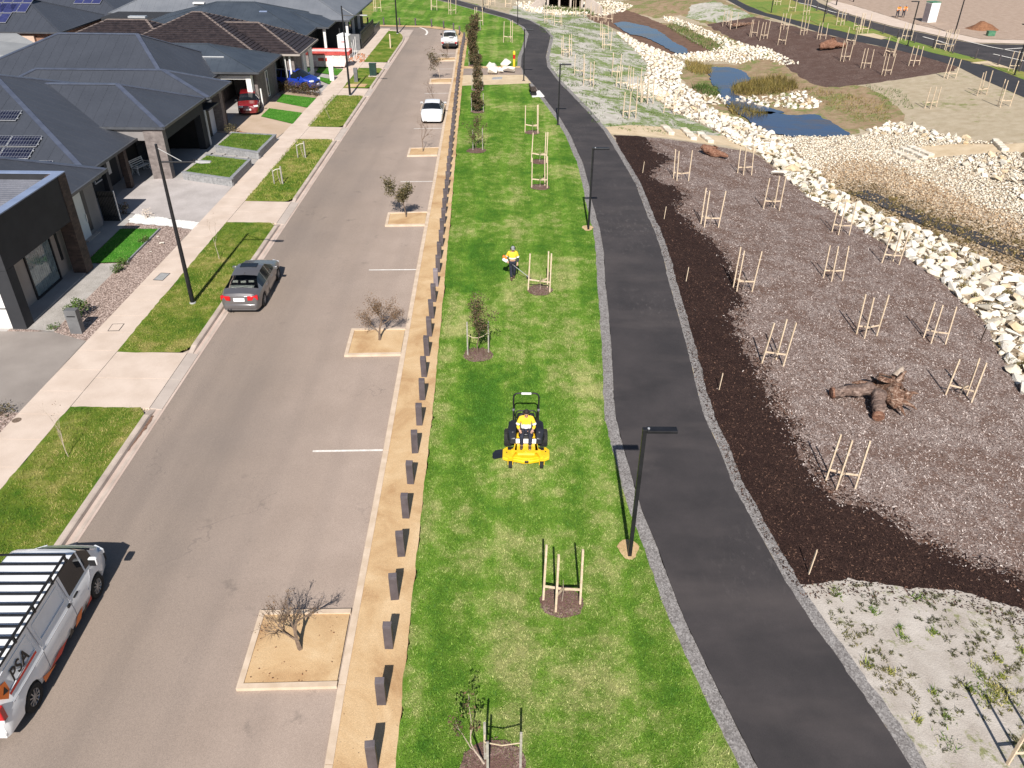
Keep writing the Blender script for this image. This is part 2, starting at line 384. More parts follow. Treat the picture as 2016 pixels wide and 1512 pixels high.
        p = t.math('ADD', t.math('MULTIPLY', t.noise(.8, 6, .7, dist=.5), .65), t.math('MULTIPLY', t.noise(3.5, 5, .7), .35))
        c = t.mix(t.ramp(p, [(.43, .85), (.58, 0.0)]), c, patch)
        c = t.mix(1.0, c, t.ramp(t.noise(60, 2, .8), [(.3, 1-fine), (.7, 1+fine)]), 'MULTIPLY')
        t.col(c); t.set(Roughness=.95); t.b.inputs['Specular IOR Level'].default_value = .2
        t.bump(f, 1.0, .05); t.done(key)
    chips('mulch', [(.18, (.060, .037, .030)), (.45, (.245, .182, .160)), (.8, (.54, .465, .43))], 17, (.15, .090, .068), .45)
    chips('dark_mulch', [(.15, (.010, .0055, .0045)), (.5, (.036, .0185, .0145)), (.88, (.11, .058, .042))], 20, (.026, .0125, .010), .4)
    chips('mulch2', [(.15, (.05, .03, .025)), (.5, (.135, .088, .072)), (.85, (.23, .165, .145))], 11, (.10, .058, .046), .25)
    chips('ring_mulch', [(.15, (.06, .03, .025)), (.5, (.20, .13, .11)), (.85, (.42, .31, .27))], 18, (.16, .09, .075), .3)
    # pale hydro-seeded ground, dry grass, bare chalky ground
    def patchy(key, base0, base1, green, cover, sc, dark=None):
        t = NT(key); c = t.ramp(t.noise(1.3, 5, .6), [(.3, base0), (.7, base1)])
        c = t.mix(1.0, c, t.ramp(t.noise(38, 3, .75), [(.3, .82), (.7, 1.16)]), 'MULTIPLY')
        m = t.math('ADD', t.math('MULTIPLY', t.noise(sc, 5, .65, dist=.7), .6), t.math('MULTIPLY', t.noise(sc*9, 4, .75), .4))
        gcol = t.mix(t.ramp(t.noise(14, 3), [(.3, 0.0), (.7, 1.0)]), green, tuple(q*1.9 for q in green))
        c = t.mix(t.ramp(m, [(cover, 0.0), (cover+.07, .92)]), c, gcol)
        if dark is not None:
            m2 = t.math('MULTIPLY', t.ramp(t.noise(5.5, 3, .6), [(.60, 0.0), (.68, .85)]), t.ramp(t.noise(.22, 3), [(.45, 0.0), (.6, 1.0)])); c = t.mix(m2, c, dark)
        t.col(c); t.set(Roughness=.95); t.bump(t.noise(22, 5), .5, .03); t.done(key)
    patchy('hydroseed', (.36, .33, .285), (.52, .49, .44), (.085, .125, .022), .475, .22)
    patchy('dry_grass', (.33, .265, .175), (.43, .36, .26), (.13, .135, .045), .555, .16)
    patchy('chalk_ground', (.35, .305, .265), (.49, .445, .40), (.125, .13, .05), .56, .6, (.13, .105, .07))
    patchy('dirt_lot', (.30, .215, .16), (.40, .30, .235), (.13, .12, .05), .60, .12)
    patchy('creek_bank', (.225, .145, .08), (.34, .245, .15), (.095, .115, .025), .49, .45)
    patchy('mud', (.10, .052, .032), (.17, .095, .06), (.11, .10, .03), .60, .5)
    patchy('yellow_grass', (.20, .20, .035), (.27, .235, .06), (.085, .135, .015), .46, .2)
    # creek bed gravel under the stones
    t = NT('creek_gravel'); v = t.voro(4.2); g = t.n('ShaderNodeRGBToBW'); t.l(v, g.inputs[0])
    c = t.ramp(g.outputs[0], [(.1, (.14, .09, .055)), (.5, (.40, .31, .21)), (.9, (.60, .52, .41))])
    t.col(t.mix(.3, c, t.ramp(t.noise(.6, 4), [(.3, (.16, .10, .06)), (.7, (.5, .4, .29))]))); t.set(Roughness=.95); t.bump(g.outputs[0], .8, .08); t.done('creek_gravel')
    # concretes
    pmat('footpath_concrete', (.51, .41, .338), (.59, .485, .41), .9, .9, .15, 60, fine=.10, fscale=70)
    pmat('kerb_concrete', (.38, .31, .265), (.50, .415, .355), 1.6, .9, .2, 60, fine=.14, fscale=60)
    pmat('gutter_concrete', (.45, .345, .29), (.54, .43, .37), .8, .9, .15, 60, fine=.12, fscale=60)
    pmat('edge_concrete', (.50, .385, .28), (.60, .48, .37), 2.5, .9, .2, 60, fine=.12)
    pmat('layback_concrete', (.40, .34, .30), (.48, .41, .36), 1.1, .9, .15, 60, fine=.1)
    pmat('aggregate', (.31, .285, .26), (.40, .37, .345), 1.2, .9, .4, 90, fine=.42, fscale=55)
    pmat('grey_drive', (.23, .20, .18), (.29, .255, .23), .5, .9, .4, 90, fine=.3, fscale=60)
    pmat('pale_drive', (.37, .335, .32), (.45, .41, .395), .7, .9, .3, 90, fine=.22, fscale=50)
    pmat('beige_drive', (.42, .315, .225), (.49, .375, .285), .6, .9, .1, 60, fine=.08)
    pmat('lot_paving', (.32, .30, .285), (.40, .375, .355), .8, .9, .1, 60, fine=.12)
    pmat('pink_gravel', (.13, .085, .066), (.46, .36, .315), 13, .95, .9, 40, fine=.75, fscale=22, mid=(.38, .62))
    pmat('white_pebble', (.62, .60, .57), (.80, .79, .77), 14, .9, .6, 50, fine=.2, fscale=30)
    pmat('line_paint', (.60, .56, .51), (.76, .73, .69), 5, .8, fine=.2, fscale=50)
    pmat('limestone', (.52, .45, .35), (.68, .63, .55), 1.4, .9, .5, 18, fine=.16, fscale=14)
    pmat('boulder_white', (.60, .545, .455), (.72, .68, .61), 1.1, .9, .5, 18, fine=.14, fscale=14)
    # loose stone colours, each stone its own tone
    def stone(key, stops):
        t = NT(key); isl = t.geo.outputs['Random Per Island']
        c = t.ramp(isl, stops); c = t.mix(1.0, c, t.ramp(t.noise(3.0, 4), [(.3, .85), (.7, 1.1)]), 'MULTIPLY')
        t.col(c); t.set(Roughness=.92); t.b.inputs['Specular IOR Level'].default_value = .25; t.bump(t.noise(16, 4), .5, .03); t.done(key)
    stone('stone_cream', [(0, (.52, .43, .31)), (.3, (.64, .575, .47)), (.7, (.72, .67, .575)), (1, (.60, .51, .385))])
    stone('stone_tan', [(0, (.27, .17, .095)), (.35, (.42, .295, .18)), (.7, (.55, .43, .30)), (1, (.63, .53, .40))])
    stone('stone_brown', [(0, (.065, .05, .022)), (.4, (.17, .12, .065)), (.8, (.34, .25, .155)), (1, (.48, .38, .26))])
    pmat('bank_earth', (.16, .115, .075), (.30, .235, .165), 2.5, .95, .6, 20, fine=.3, fscale=18)
    # water: dark, glossy, ruffled a little; blue base colour paints in the reflected sky
    t = NT('water'); c = t.ramp(t.noise(.6, 3), [(.3, (.030, .058, .13)), (.7, (.042, .062, .11))]); t.col(c)
    sh = t.ramp(t.noise(.22, 5, .6, t.mapped((1, 2.2, 1))), [(.50, 0.0), (.62, .8)]); t.col(t.mix(sh, c, (.085, .058, .038)))
    t.set(Roughness=.03, IOR=1.38); t.b.inputs['Specular IOR Level'].default_value = .75; t.bump(t.noise(1.6, 5, .6, t.mapped((1, 2.5, 1))), .16, .06); t.done('water')
    t = NT('creek_water'); t.col(t.ramp(t.noise(1.2, 3), [(.3, (.030, .024, .020)), (.7, (.060, .047, .036))])); t.set(Roughness=.08, IOR=1.33); t.bump(t.noise(3, 4), .15, .05); t.done('creek_water')
    # blades: one colour per blade
    def blade(key, a, b, c3):
        t = NT(key); isl = t.geo.outputs['Random Per Island']
        f = t.math('ADD', t.math('MULTIPLY', t.noise(.22, 5, .62, dist=.4), .62), t.math('MULTIPLY', t.noise(1.6, 4, .6), .38))
        if key == 'blade_park': f = lawn_bias(t, f)
        f = t.math('ADD', f, t.math('MULTIPLY', t.math('SUBTRACT', isl, .5), .12))
        t.col(t.mix(1.0, t.ramp(f, [(.40, a), (.50, b), (.61, c3)]), t.ramp(isl, [(0, .65), (1, 1.35)]), 'MULTIPLY')); t.set(Roughness=.65)
        t.b.inputs['Specular IOR Level'].default_value = .3; t.done(key)
    blade('blade_park', (.055, .158, .012), (.135, .245, .024), (.37, .375, .15))
    blade('blade_verge', (.07, .135, .012), (.17, .20, .025), (.36, .30, .11)); blade('blade_turf', (.04, .16, .012), (.06, .21, .018), (.10, .25, .03)); blade('blade_weed', (.05, .052, .02), (.085, .085, .03), (.16, .14, .06))
    blade('blade_sedge', (.10, .08, .02), (.17, .13, .035), (.26, .19, .06))
    blade('blade_green', (.04, .075, .012), (.07, .12, .02), (.13, .17, .035))
ground_mats()

# ---------------- ground sheet to the horizon (below everything else)
def base_sheet():
    xs = np.concatenate([[-3000, -800, -300], np.arange(-130, 161, 4.0), [300, 800, 3000]]); ys = np.concatenate([[-3000, -800, -200], np.arange(-40, 261, 4.0), [400, 900, 3000]])
    X, Y = np.meshgrid(xs, ys); Z = h(X, Y)
    Z = np.where((X > -13) & (X < 125) & (Y > -30) & (Y < 165), np.minimum(Z, 0)-3.2, Z-.10); nx, ny = len(xs), len(ys)
    V = np.stack([X.ravel(), Y.ravel(), Z.ravel()], 1)
    i, j = np.meshgrid(np.arange(nx-1), np.arange(ny-1)); a = (j*nx+i).ravel()
    F = np.stack([a, a+1, a+1+nx, a+nx], 1)
    tag(mesh_np('ground', V, F, 'soil', smooth=True), kind='structure')
base_sheet()

# ---------------- regions: one planar partition, split into one sheet per surface
GRAV_L = offset_line(PATH_L, -0.42); GRAV_R = offset_line(PATH_R, 0.38)
KERB_X = -13.07
BAY_R = [(-3.75, -4.0), (-4.13, 10.4), (-4.22, 12.5), (-4.45, 22.0), (-4.9, 37.0), (-5.28, 50.9), (-5.70, 63.8), (-6.2, 82.5), (-6.72, 97.0), (-6.95, 104.0)]
LAWN_L = [(-2.25, -4.0), (-2.54, 10.4), (-2.68, 14.0), (-2.86, 20.1), (-3.03, 26.4), (-3.40, 36.3), (-3.95, 50.7), (-4.40, 62.0), (-4.85, 74.5), (-5.36, 88.0), (-5.75, 104.0)]
REG = []
def region(name, poly, mat, z=0.0, jit=0.0, kind='structure'):
    if name in ('fresh_mulch', 'chalk_ground', 'mulch_bed', 'creek_bank_soil', 'mud_bank', 'mud_flat'): poly = smooth_line(list(poly)+[poly[0]], 1)[:-1]
    REG.append((name, poly, mat, z, jit, kind))
def rect(x0, x1, y0, y1): return [(x0, y0), (x1, y0), (x1, y1), (x0, y1)]
# --- east of the path
region('creek_terrain', [(2.0, -6)] + [(x-.2, y) for x, y in PATH_R] + [(-12, 160), (130, 160), (130, -6)], 'dry_grass')
region('seeded_slope', [(7.06, 63.45), (6.34, 68.61), (5.30, 74.92), (4.19, 81.41), (3.42, 88.20), (3.43, 93.72), (3.95, 100.90), (4.41, 106.88), (3.69, 112.77), (1.91, 119.18), (-1.01, 124.39), (-0.40, 136.98), (3.72, 142.43), (7.76, 140.11), (11.62, 132.00), (13.60, 120.93), (14.40, 110.58), (15.07, 103.04), (15.23, 96.62), (13.50, 86.82), (13.90, 78.89), (14.45, 75.40), (16.24, 71.06), (17.64, 67.86), (16.70, 66.36), (11.68, 64.23)], 'hydroseed', 0, .25)
region('upper_dry_slope', [(11.51, 135.50), (12.19, 155.76), (25.59, 155.33), (33.75, 143.91), (34.97, 128.71), (36.82, 121.77), (34.65, 125.52), (28.06, 126.34), (25.80, 135.53), (21.99, 136.23), (17.12, 146.74)], 'creek_bank', 0, .3)
region('seeded_patch', [(28.38, 141.44), (32.52, 141.96), (34.42, 127.94), (34.72, 125.84), (29.34, 126.23), (26.17, 133.19)], 'hydroseed', 0, .3)
region('far_mulch_bed', [(28.06, 126.34), (34.72, 125.84), (35.55, 123.40), (39.52, 111.31), (41.85, 105.30), (44.12, 101.04), (45.97, 96.40), (47.40, 90.11), (46.30, 88.28), (42.36, 87.66), (38.25, 87.02), (33.16, 86.79), (31.69, 89.70), (31.48, 98.34), (32.27, 105.35), (30.39, 108.55), (28.78, 117.36)], 'mulch2', 0, .25)
region('creek_bank_soil', [(22.23, 132.48), (28.06, 126.34), (28.78, 117.36), (30.39, 108.55), (32.27, 105.35), (31.48, 98.34), (31.69, 89.70), (33.19, 86.88), (36.57, 87.22), (36.86, 79.90), (35.79, 73.68), (33.71, 72.90), (30.45, 71.23), (31.03, 79.68), (29.24, 87.12), (27.62, 93.23), (26.74, 101.65), (25.34, 109.76), (24.12, 123.30)], 'creek_bank', 0, .3)
region('mud_flat', [(10.91, 138.27), (17.24, 147.86), (20.14, 140.44), (22.75, 130.87), (23.97, 120.42), (25.29, 111.13), (25.27, 108.77), (21.26, 107.06), (19.66, 106.72), (17.38, 109.31), (16.22, 115.66), (15.50, 124.51), (13.23, 124.45), (10.94, 128.17)], 'mud', 0, .25)
region('mud_bank', [(18.51, 94.37), (20.11, 99.84), (23.01, 101.36), (26.68, 101.39), (29.18, 95.98), (30.08, 93.05), (31.13, 88.16), (30.96, 80.99), (31.46, 76.98), (31.11, 73.10), (30.39, 70.59), (26.09, 70.22), (23.02, 70.34), (21.22, 74.32), (19.95, 77.00), (18.92, 80.47), (19.01, 85.37)], 'creek_bank', 0, .25)
region('creek_bed', [(22.79, 70.48), (26.14, 70.38), (30.39, 70.59), (31.85, 71.46), (33.89, 73.35), (35.24, 72.33), (36.35, 68.82), (37.01, 67.52), (38.01, 65.75), (40.50, 63.58), (43.98, 61.39), (29.25, 35.76), (28.93, 40.39), (28.18, 42.75), (27.52, 45.18), (26.57, 47.58), (24.99, 49.76), (23.74, 53.35), (23.26, 56.14), (23.15, 61.48), (23.37, 66.68)], 'creek_gravel', 0, .2)
region('bank_soil', [(22.57, 25.17), (21.74, 28.29), (22.27, 31.07), (22.52, 32.38), (23.07, 33.86), (23.13, 35.62), (23.01, 37.62), (23.13, 39.55), (22.78, 41.20), (22.21, 43.34), (21.58, 45.89), (20.89, 49.16), (19.92, 52.28), (19.76, 55.90), (19.37, 59.18), (18.92, 62.40), (17.91, 66.05), (17.49, 67.57), (16.24, 71.06), (14.49, 75.64), (13.90, 78.89), (13.50, 86.82), (15.23, 96.62), (15.07, 103.04), (14.46, 111.04), (13.97, 117.61), (15.64, 119.45), (16.91, 114.02), (19.66, 106.72), (20.11, 99.84), (18.28, 93.75), (18.09, 90.04), (19.01, 85.37), (18.92, 80.47), (19.95, 77.00), (21.22, 74.32), (22.79, 70.48), (23.37, 66.68), (23.15, 61.48), (23.26, 56.14), (23.76, 53.41), (25.01, 49.81), (26.57, 47.58), (27.52, 45.18), (28.18, 42.75), (28.93, 40.39), (29.91, 36.85)], 'bank_earth', 0, .2)
region('mulch_bed', [(7.65, 62.19), (11.52, 63.20), (14.40, 63.37), (17.17, 62.89), (18.92, 62.40), (19.37, 59.18), (19.76, 55.90), (19.92, 52.28), (20.89, 49.16), (21.58, 45.89), (22.21, 43.34), (22.78, 41.20), (23.13, 39.55), (23.01, 37.62), (23.13, 35.62), (23.07, 33.86), (22.52, 32.38), (22.27, 31.07), (21.74, 28.29), (22.57, 25.17), (16.01, 14.75), (14.34, 15.02), (13.67, 15.31), (12.62, 15.57), (11.73, 15.57), (10.84, 15.57), (10.00, 15.68), (9.28, 15.71), (8.62, 15.46), (8.18, 15.45), (7.94, 16.60), (7.73, 18.08), (7.44, 20.63), (7.38, 22.66), (7.31, 26.05), (7.64, 31.96), (8.06, 39.69), (8.03, 46.74), (7.85, 55.36)], 'mulch', 0, .12)
region('fresh_mulch', [(7.67, 62.34), (10.30, 63.18), (10.33, 62.01), (10.40, 58.98), (11.69, 57.98), (10.82, 56.36), (10.18, 55.03), (9.33, 52.69), (9.69, 51.41), (10.90, 50.58), (11.11, 49.17), (10.06, 47.63), (9.77, 46.66), (10.46, 45.29), (10.05, 44.03), (10.85, 42.66), (11.23, 41.12), (11.41, 40.04), (11.29, 37.14), (11.03, 34.19), (9.98, 31.99), (10.04, 29.54), (10.35, 28.35), (10.04, 27.32), (10.34, 25.71), (9.81, 25.08), (10.60, 24.52), (10.23, 23.43), (10.45, 21.40), (10.19, 20.72), (10.58, 19.91), (11.62, 19.86), (12.13, 19.43), (12.62, 18.47), (13.80, 17.35), (14.70, 17.25), (15.38, 16.85), (17.15, 16.55), (16.01, 14.75), (14.34, 15.02), (13.67, 15.31), (12.62, 15.57), (11.73, 15.57), (10.84, 15.57), (10.00, 15.68), (9.28, 15.71), (8.62, 15.46), (8.18, 15.45), (7.94, 16.60), (7.73, 18.08), (7.44, 20.63), (7.38, 22.66), (7.31, 26.05), (7.64, 31.96), (8.06, 39.69), (8.03, 46.74), (7.85, 55.36)], 'dark_mulch', 0, .45)
region('chalk_ground', [(4.6, -6)] + [(9.53, 8.52), (9.17, 10.63), (9.04, 11.46), (8.80, 12.50), (8.45, 13.95), (8.17, 15.17), (8.09, 16.01), (8.64, 16.00), (9.49, 16.31), (10.24, 16.30), (11.10, 16.19), (12.03, 16.23), (12.94, 16.24), (14.00, 15.93), (14.75, 15.74), (16.44, 15.42), (13.46, 10.77)] + [(20, -6)], 'chalk_ground', 0, .12)
region('sand_crossing', [(6.90, 64.34), (9.47, 66.32), (11.90, 67.24), (13.76, 67.34), (14.92, 66.62), (17.36, 66.99), (18.68, 66.89), (20.22, 66.97), (22.79, 68.13), (22.98, 63.03), (20.63, 62.18), (20.12, 62.99), (18.92, 62.40), (16.90, 63.85), (15.35, 63.55), (13.52, 63.67), (12.17, 63.71), (7.62, 62.61), (7.05, 62.87)], 'pale_sand', 0, .08)
region('sand_ramp', [(32.89, 65.94), (34.39, 66.14), (36.15, 65.57), (39.14, 64.01), (40.56, 63.69), (44.42, 62.16), (43.01, 59.70), (39.52, 61.64), (38.40, 62.48), (35.00, 62.96), (32.83, 63.36)], 'pale_sand', 0, .08)
region('far_path', [(34.32, 146.51), (34.69, 129.70), (36.94, 122.47), (39.52, 111.31), (41.85, 105.30), (44.16, 101.14), (45.97, 96.40), (47.42, 90.10), (47.01, 83.73), (47.04, 76.20), (46.72, 66.05), (51.46, 73.88), (51.19, 83.91), (50.96, 90.27), (50.18, 92.97), (48.16, 98.03), (47.19, 102.49), (46.31, 106.61), (43.60, 110.18), (41.19, 116.49), (36.95, 128.81), (36.21, 136.88), (36.04, 146.63)], 'path2_asphalt', .01)
region('far_verge', [(36.04, 146.63), (36.21, 136.88), (36.95, 128.81), (41.19, 116.49), (43.60, 110.18), (46.31, 106.61), (47.19, 102.49), (48.16, 98.03), (50.18, 92.97), (50.96, 90.27), (51.19, 83.91), (51.46, 73.88), (53.25, 76.85), (53.20, 87.65), (52.29, 93.49), (51.20, 96.65), (49.60, 103.12), (48.20, 109.30), (46.99, 119.66), (46.26, 129.41), (45.39, 140.44), (44.70, 147.26)], 'yellow_grass', .02, .1)
region('far_pad', [(43.80, 110.38), (46.36, 111.11), (47.00, 107.74), (45.59, 106.58)], 'pale_sand', .03)
region('far_landing', [(49.78, 92.25), (52.35, 93.50), (53.32, 90.51), (53.16, 88.67), (51.22, 90.68)], 'pale_sand', .03)
region('far_road', [(44.70, 147.26), (45.39, 140.44), (46.26, 129.41), (46.99, 119.66), (48.20, 109.30), (49.60, 103.12), (51.20, 96.65), (52.29, 93.49), (53.20, 87.65), (53.88, 77.89), (69.45, 103.65), (61.96, 103.94), (56.21, 104.32), (54.37, 107.78), (53.23, 111.49), (50.96, 116.22), (49.65, 122.09), (48.63, 130.60), (48.73, 140.67), (49.93, 147.64)], 'path_asphalt', .0)
region('far_footpath', [(49.22, 138.93), (51.69, 142.70), (52.92, 136.88), (53.66, 130.41), (54.62, 119.90), (56.22, 114.05), (58.27, 107.26), (63.51, 106.82), (70.75, 105.79), (69.45, 103.65), (62.15, 104.29), (56.38, 104.68), (54.54, 108.15), (53.40, 111.89), (51.14, 116.65), (49.83, 122.56), (48.81, 131.14)], 'footpath_concrete', .06)
region('dirt_lot', [(51.24, 149.06), (51.90, 143.33), (53.13, 137.46), (53.86, 130.94), (54.81, 120.35), (56.41, 114.46), (58.45, 107.63), (63.71, 107.19), (70.97, 106.15), (113.86, 153.65)], 'dirt_lot', .03, .2)
# --- park between path and street
region('far_lawn', [(-60, 113.5), (-20, 113.5), (-10, 112.2), (-6.8, 108.6), (-6.35, 105), (-5.75, 104), (-4, 104), (-1, 118), (-6, 135), (-16, 150), (-60, 175)], 'yellow_grass', .03, .1)
region('park_lawn', LAWN_L + [(-5.9, 110), (-6.8, 109.4), (-10, 113.4), (-20, 114.2), (-22, 160)] + [(x+.05, y) for x, y in GRAV_L[::-1]] + [(3.2, 6), (2.5, -4)], 'park_grass', .04, .11)
region('gravel_shoulder', GRAV_L + PATH_L[::-1], 'shoulder_gravel', .01, .03)
region('shared_path', PATH_L + PATH_R[::-1], 'path_asphalt', .03)
region('gravel_edge', PATH_R + GRAV_R[::-1], 'shoulder_gravel', .0, .05)
region('link_path', [(-6.13, 83.28), (-6.34, 86.46), (0.69, 87.29), (0.82, 83.11)], 'bay_asphalt', .045)
region('link_sand', [(-5.81, 78.56), (-6.13, 83.28), (0.83, 83.83), (1.13, 82.89), (1.59, 79.96)], 'pale_sand', .043, .05)
region('link_sand', [(-6.34, 86.46), (-6.42, 87.74), (0.54, 88.06), (0.53, 87.28)], 'sand', .043, .04)
# --- street
region('road', [(KERB_X, -6), (KERB_X, 98), (-13.2, 103), (-13.6, 107.5), (-15, 110.2), (-18, 111), (-60, 111.5), (-60, 118), (-20, 113.2), (-12, 112.4), (-9, 110.6), (-7.7, 107.5), (-7.3, 104), (-7.0, 104)] + BAY_R[::-1], 'road_asphalt', 0.0)
#region('parking_bays', [(p[0]-2.5, p[1]) for p in BAY_R if p[1] < 99] + [p for p in BAY_R[::-1] if p[1] < 99], 'bay_asphalt', 0.0)
region('sand_strip', BAY_R + [(-7.0, 104), (-7.3, 104), (-7.7, 107.5), (-9, 110.6), (-12, 112.4), (-20, 113.2), (-60, 118), (-60, 119), (-20, 114.3), (-11, 113.6), (-7.2, 110.6), (-6.2, 106)] + LAWN_L[::-1], 'sand', .035, .03)
# --- houses' side of the street
region('lot_ground', rect(-70, -17.5, -6, 110), 'lot_paving', .08)
region('garden_bed', [(-18.05, 30.5), (-18.05, 43.5), (-22, 43.5), (-22, 30)], 'pink_gravel', .09)
region('driveway', [(-18.2, 10), (-18.2, 30.1), (-40, 30.35), (-40, 10)], 'grey_drive', .1)
region('entry_path', [(-19.95, 30.14), (-21.16, 30.35), (-21.97, 30.33), (-22.02, 35.03), (-21.59, 37.43), (-21.96, 41.96), (-21.50, 41.68), (-21.28, 37.25), (-19.94, 37.34), (-19.96, 33.27)], 'aggregate', .1)
region('garden_bed', [(-19.95, 30.14), (-19.96, 33.27), (-19.94, 37.34), (-19.61, 41.80), (-21.50, 41.90), (-21.94, 42.96), (-17.91, 43.06), (-18.11, 39.68), (-18.01, 30.97), (-18.14, 29.33)], 'pink_gravel', .1, .02)
region('garden_bed', [(-18.2, 19), (-18.2, 24.0), (-21, 24.0), (-21, 19)], 'pink_gravel', .11, .05)
region('front_lawn', [(-21.85, 37.93), (-21.99, 41.92), (-19.85, 41.97), (-19.86, 37.47), (-21.51, 37.30)], 'turf_green', .13)
region('pebble_bed', [(-22.12, 43.27), (-22.11, 44.32), (-17.90, 43.03), (-17.92, 41.91), (-21.91, 42.88)], 'white_pebble', .12, .16)
region('driveway', [(-23.06, 44.46), (-24.37, 46.39), (-24.60, 48.50), (-23.61, 50.49), (-21.72, 50.86), (-17.92, 49.17), (-17.90, 43.03), (-22.29, 44.32)], 'pale_drive', .11)
region('driveway', [(-23.03, 61.83), (-22.94, 67.52), (-21.61, 73.84), (-17.54, 72.30), (-17.44, 65.31), (-17.91, 60.20), (-19.54, 60.55)], 'beige_drive', .11)
region('front_lawn', [(-20.77, 71.43), (-21.03, 74.26), (-17.61, 72.86), (-17.64, 69.42)], 'turf_green', .13)
region('front_lawn', [(-20.79, 66.46), (-20.81, 69.13), (-17.66, 67.72), (-17.64, 64.23)], 'turf_green', .13)
region('front_lawn', [(-20.16, 86.59), (-17.49, 85.20), (-17.51, 82.31), (-19.95, 83.62)], 'turf_green', .13)
region('front_lawn', [(-19.90, 82.20), (-17.65, 80.47), (-17.49, 78.28), (-19.85, 81.51)], 'turf_green', .13)
region('hedge_bed', [(-21.30, 74.44), (-21.47, 76.24), (-17.79, 74.78), (-17.46, 73.43), (-17.61, 72.86)], 'soil', .12)
VERGES = [(-6.0, 24.4), (28.45, 43.05), (46.55, 60.0), (63.45, 74.0), (76.85, 86.0), (89.0, 107.6)]
def fpx(y): return np.interp(y, [0, 24, 43, 60, 76, 111], [-16.55, -16.5, -16.42, -16.2, -16.0, -16.1])
def fpl(y): return np.interp(y, [0, 24, 43, 60, 76, 111], [-18.25, -18.2, -17.95, -17.75, -17.6, -17.45])
region('street_side', rect(-17.5, KERB_X-.02, -6, 110.5), 'kerb_concrete', .02)
for i, (a, b) in enumerate(VERGES):
    e = KERB_X-.46
    P = [(fpx(a), a), (e-.35, a), (e, a+.5), (e, b-.5), (e-.35, b), (fpx(b), b)]
    if i == 5: P = [(fpx(a), a), (e-.35, a), (e, a+.5), (e, 102), (-14.0, 106.5), (-15.2, 108.6), (fpx(108), 108.9)]
    region('verge_lawn', P, 'verge_grass', .13, .05)

def build_regions():
    verts = []; faces = []; key = {}
    for name, poly, mat, z, jit, kind in REG:
        step = 0.16 if jit else 6.0
        P = []
        if sum(poly[i-1][0]*poly[i][1]-poly[i][0]*poly[i-1][1] for i in range(len(poly))) < 0: poly = poly[::-1]
        n = len(poly)
        for i in range(n):
            a, b = Vector(poly[i]), Vector(poly[(i+1) % n]); L = (b-a).length
            far = min(a.y, b.y) > 60
            k = max(1, int(L/(step*(4.0 if far else 1.0)))) if jit else max(1, int(L/step))
            nrm = Vector((b.y-a.y, a.x-b.x)); nrm = nrm/(nrm.length or 1)
            for j in range(k):
                p = a.lerp(b, j/k)
                if jit and j: p = p + jit*Vector([1.2*mnoise.noise((p.x*.75, p.y*.75, 3.1+q))+.9*mnoise.noise((p.x*2.4, p.y*2.4, 7.7+q))+.6*mnoise.noise((p.x*7, p.y*7, 1.3+q)) for q in (0, 31.7)])
                P.append(p)
        if (P[0]-P[-1]).length < 1e-4: P.pop()
        n0 = len(verts); verts += P; faces.append(list(range(n0, n0+len(P))))
    # interior points so that the sheets follow the valley
    g = []
    for y in np.arange(-5, 140, .8):
        s = .8 if y < 60 else 1.6
        if y > 60 and int(round((y+5)/.8)) % 2: continue
        x0 = np.interp(y, *_srt(PATH_R)) + .9
        for x in np.arange(x0, min(26+y*.75, 110), s): g.append(Vector((x+NR.uniform(-.2, .2), y+NR.uniform(-.2, .2))))
    verts += g
    V, E, F, ov, oe, of = delaunay_2d_cdt(verts, [], faces, 0, 1e-4)
    V = np.array([(v.x, v.y) for v in V]); H = h(V[:, 0], V[:, 1])
    groups = {}
    for f, o in zip(F, of):
        if o: groups.setdefault(max(o), []).append(f)
    for i, (name, poly, mat, z, jit, kind) in enumerate(REG):
        fs = groups.get(i)
        if not fs: continue
        T = np.array([f for f in fs]); u, inv = np.unique(T.ravel(), return_inverse=True)
        P = np.stack([V[u, 0], V[u, 1], H[u]+z], 1); T = inv.reshape(-1, 3)
        a, b, c = P[T[:, 0]], P[T[:, 1]], P[T[:, 2]]
        fl = ((b-a)[:, 0]*(c-a)[:, 1]-(b-a)[:, 1]*(c-a)[:, 0]) < 0; T[fl] = T[fl][:, ::-1]
        tag(mesh_np(name, P, T, mat, smooth=True), kind=kind)
build_regions()

# ---------------- footpath slabs, driveway crossings, kerb, gutter
fp = thing('footpath', (-17, 40, .1), None, None); tag(fp, kind='structure')
def slab(poly, z1, mat, parent, name='slab', thick=.09):
    m = MB(off=tuple(parent.location)); n = len(poly)
    V = [(x, y, (z1[i] if isinstance(z1, list) else z1)-thick) for i, (x, y) in enumerate(poly)]+[(x, y, (z1[i] if isinstance(z1, list) else z1)) for i, (x, y) in enumerate(poly)]
    m.add(V, [tuple(range(n-1, -1, -1)), tuple(range(n, 2*n))]+[(i, (i+1) % n, n+(i+1) % n, n+i) for i in range(n)])
    return m.build(name, mat, parent)
y = -4.0
while y < 109.5:
    L = 1.55 if y < 60 else 3.1
    a, b = y+.012, y+L-.012
    slab([(fpl(a), a), (fpx(a), a), (fpx(b), b), (fpl(b), b)], .125, 'footpath_concrete', fp); y += L
cr = thing('driveway_crossing', (-15, 40, 0), None, None); tag(cr, kind='structure')
for i in range(5):
    a, b = VERGES[i][1], VERGES[i+1][0]; mid = (a+b)/2; e = KERB_X-.46
    for s0, s1 in ((a, mid-.012), (mid+.012, b)):
        slab([(fpx(s0)+.02, s0), (e-.02, s0+.0), (e-.02, s1), (fpx(s1)+.02, s1)], [.125, .10, .10, .125], 'footpath_concrete', cr)
        slab([(e, s0), (KERB_X-.03, s0), (KERB_X-.03, s1), (e, s1)], [.10, .035, .035, .10], 'layback_concrete', cr, 'layback')
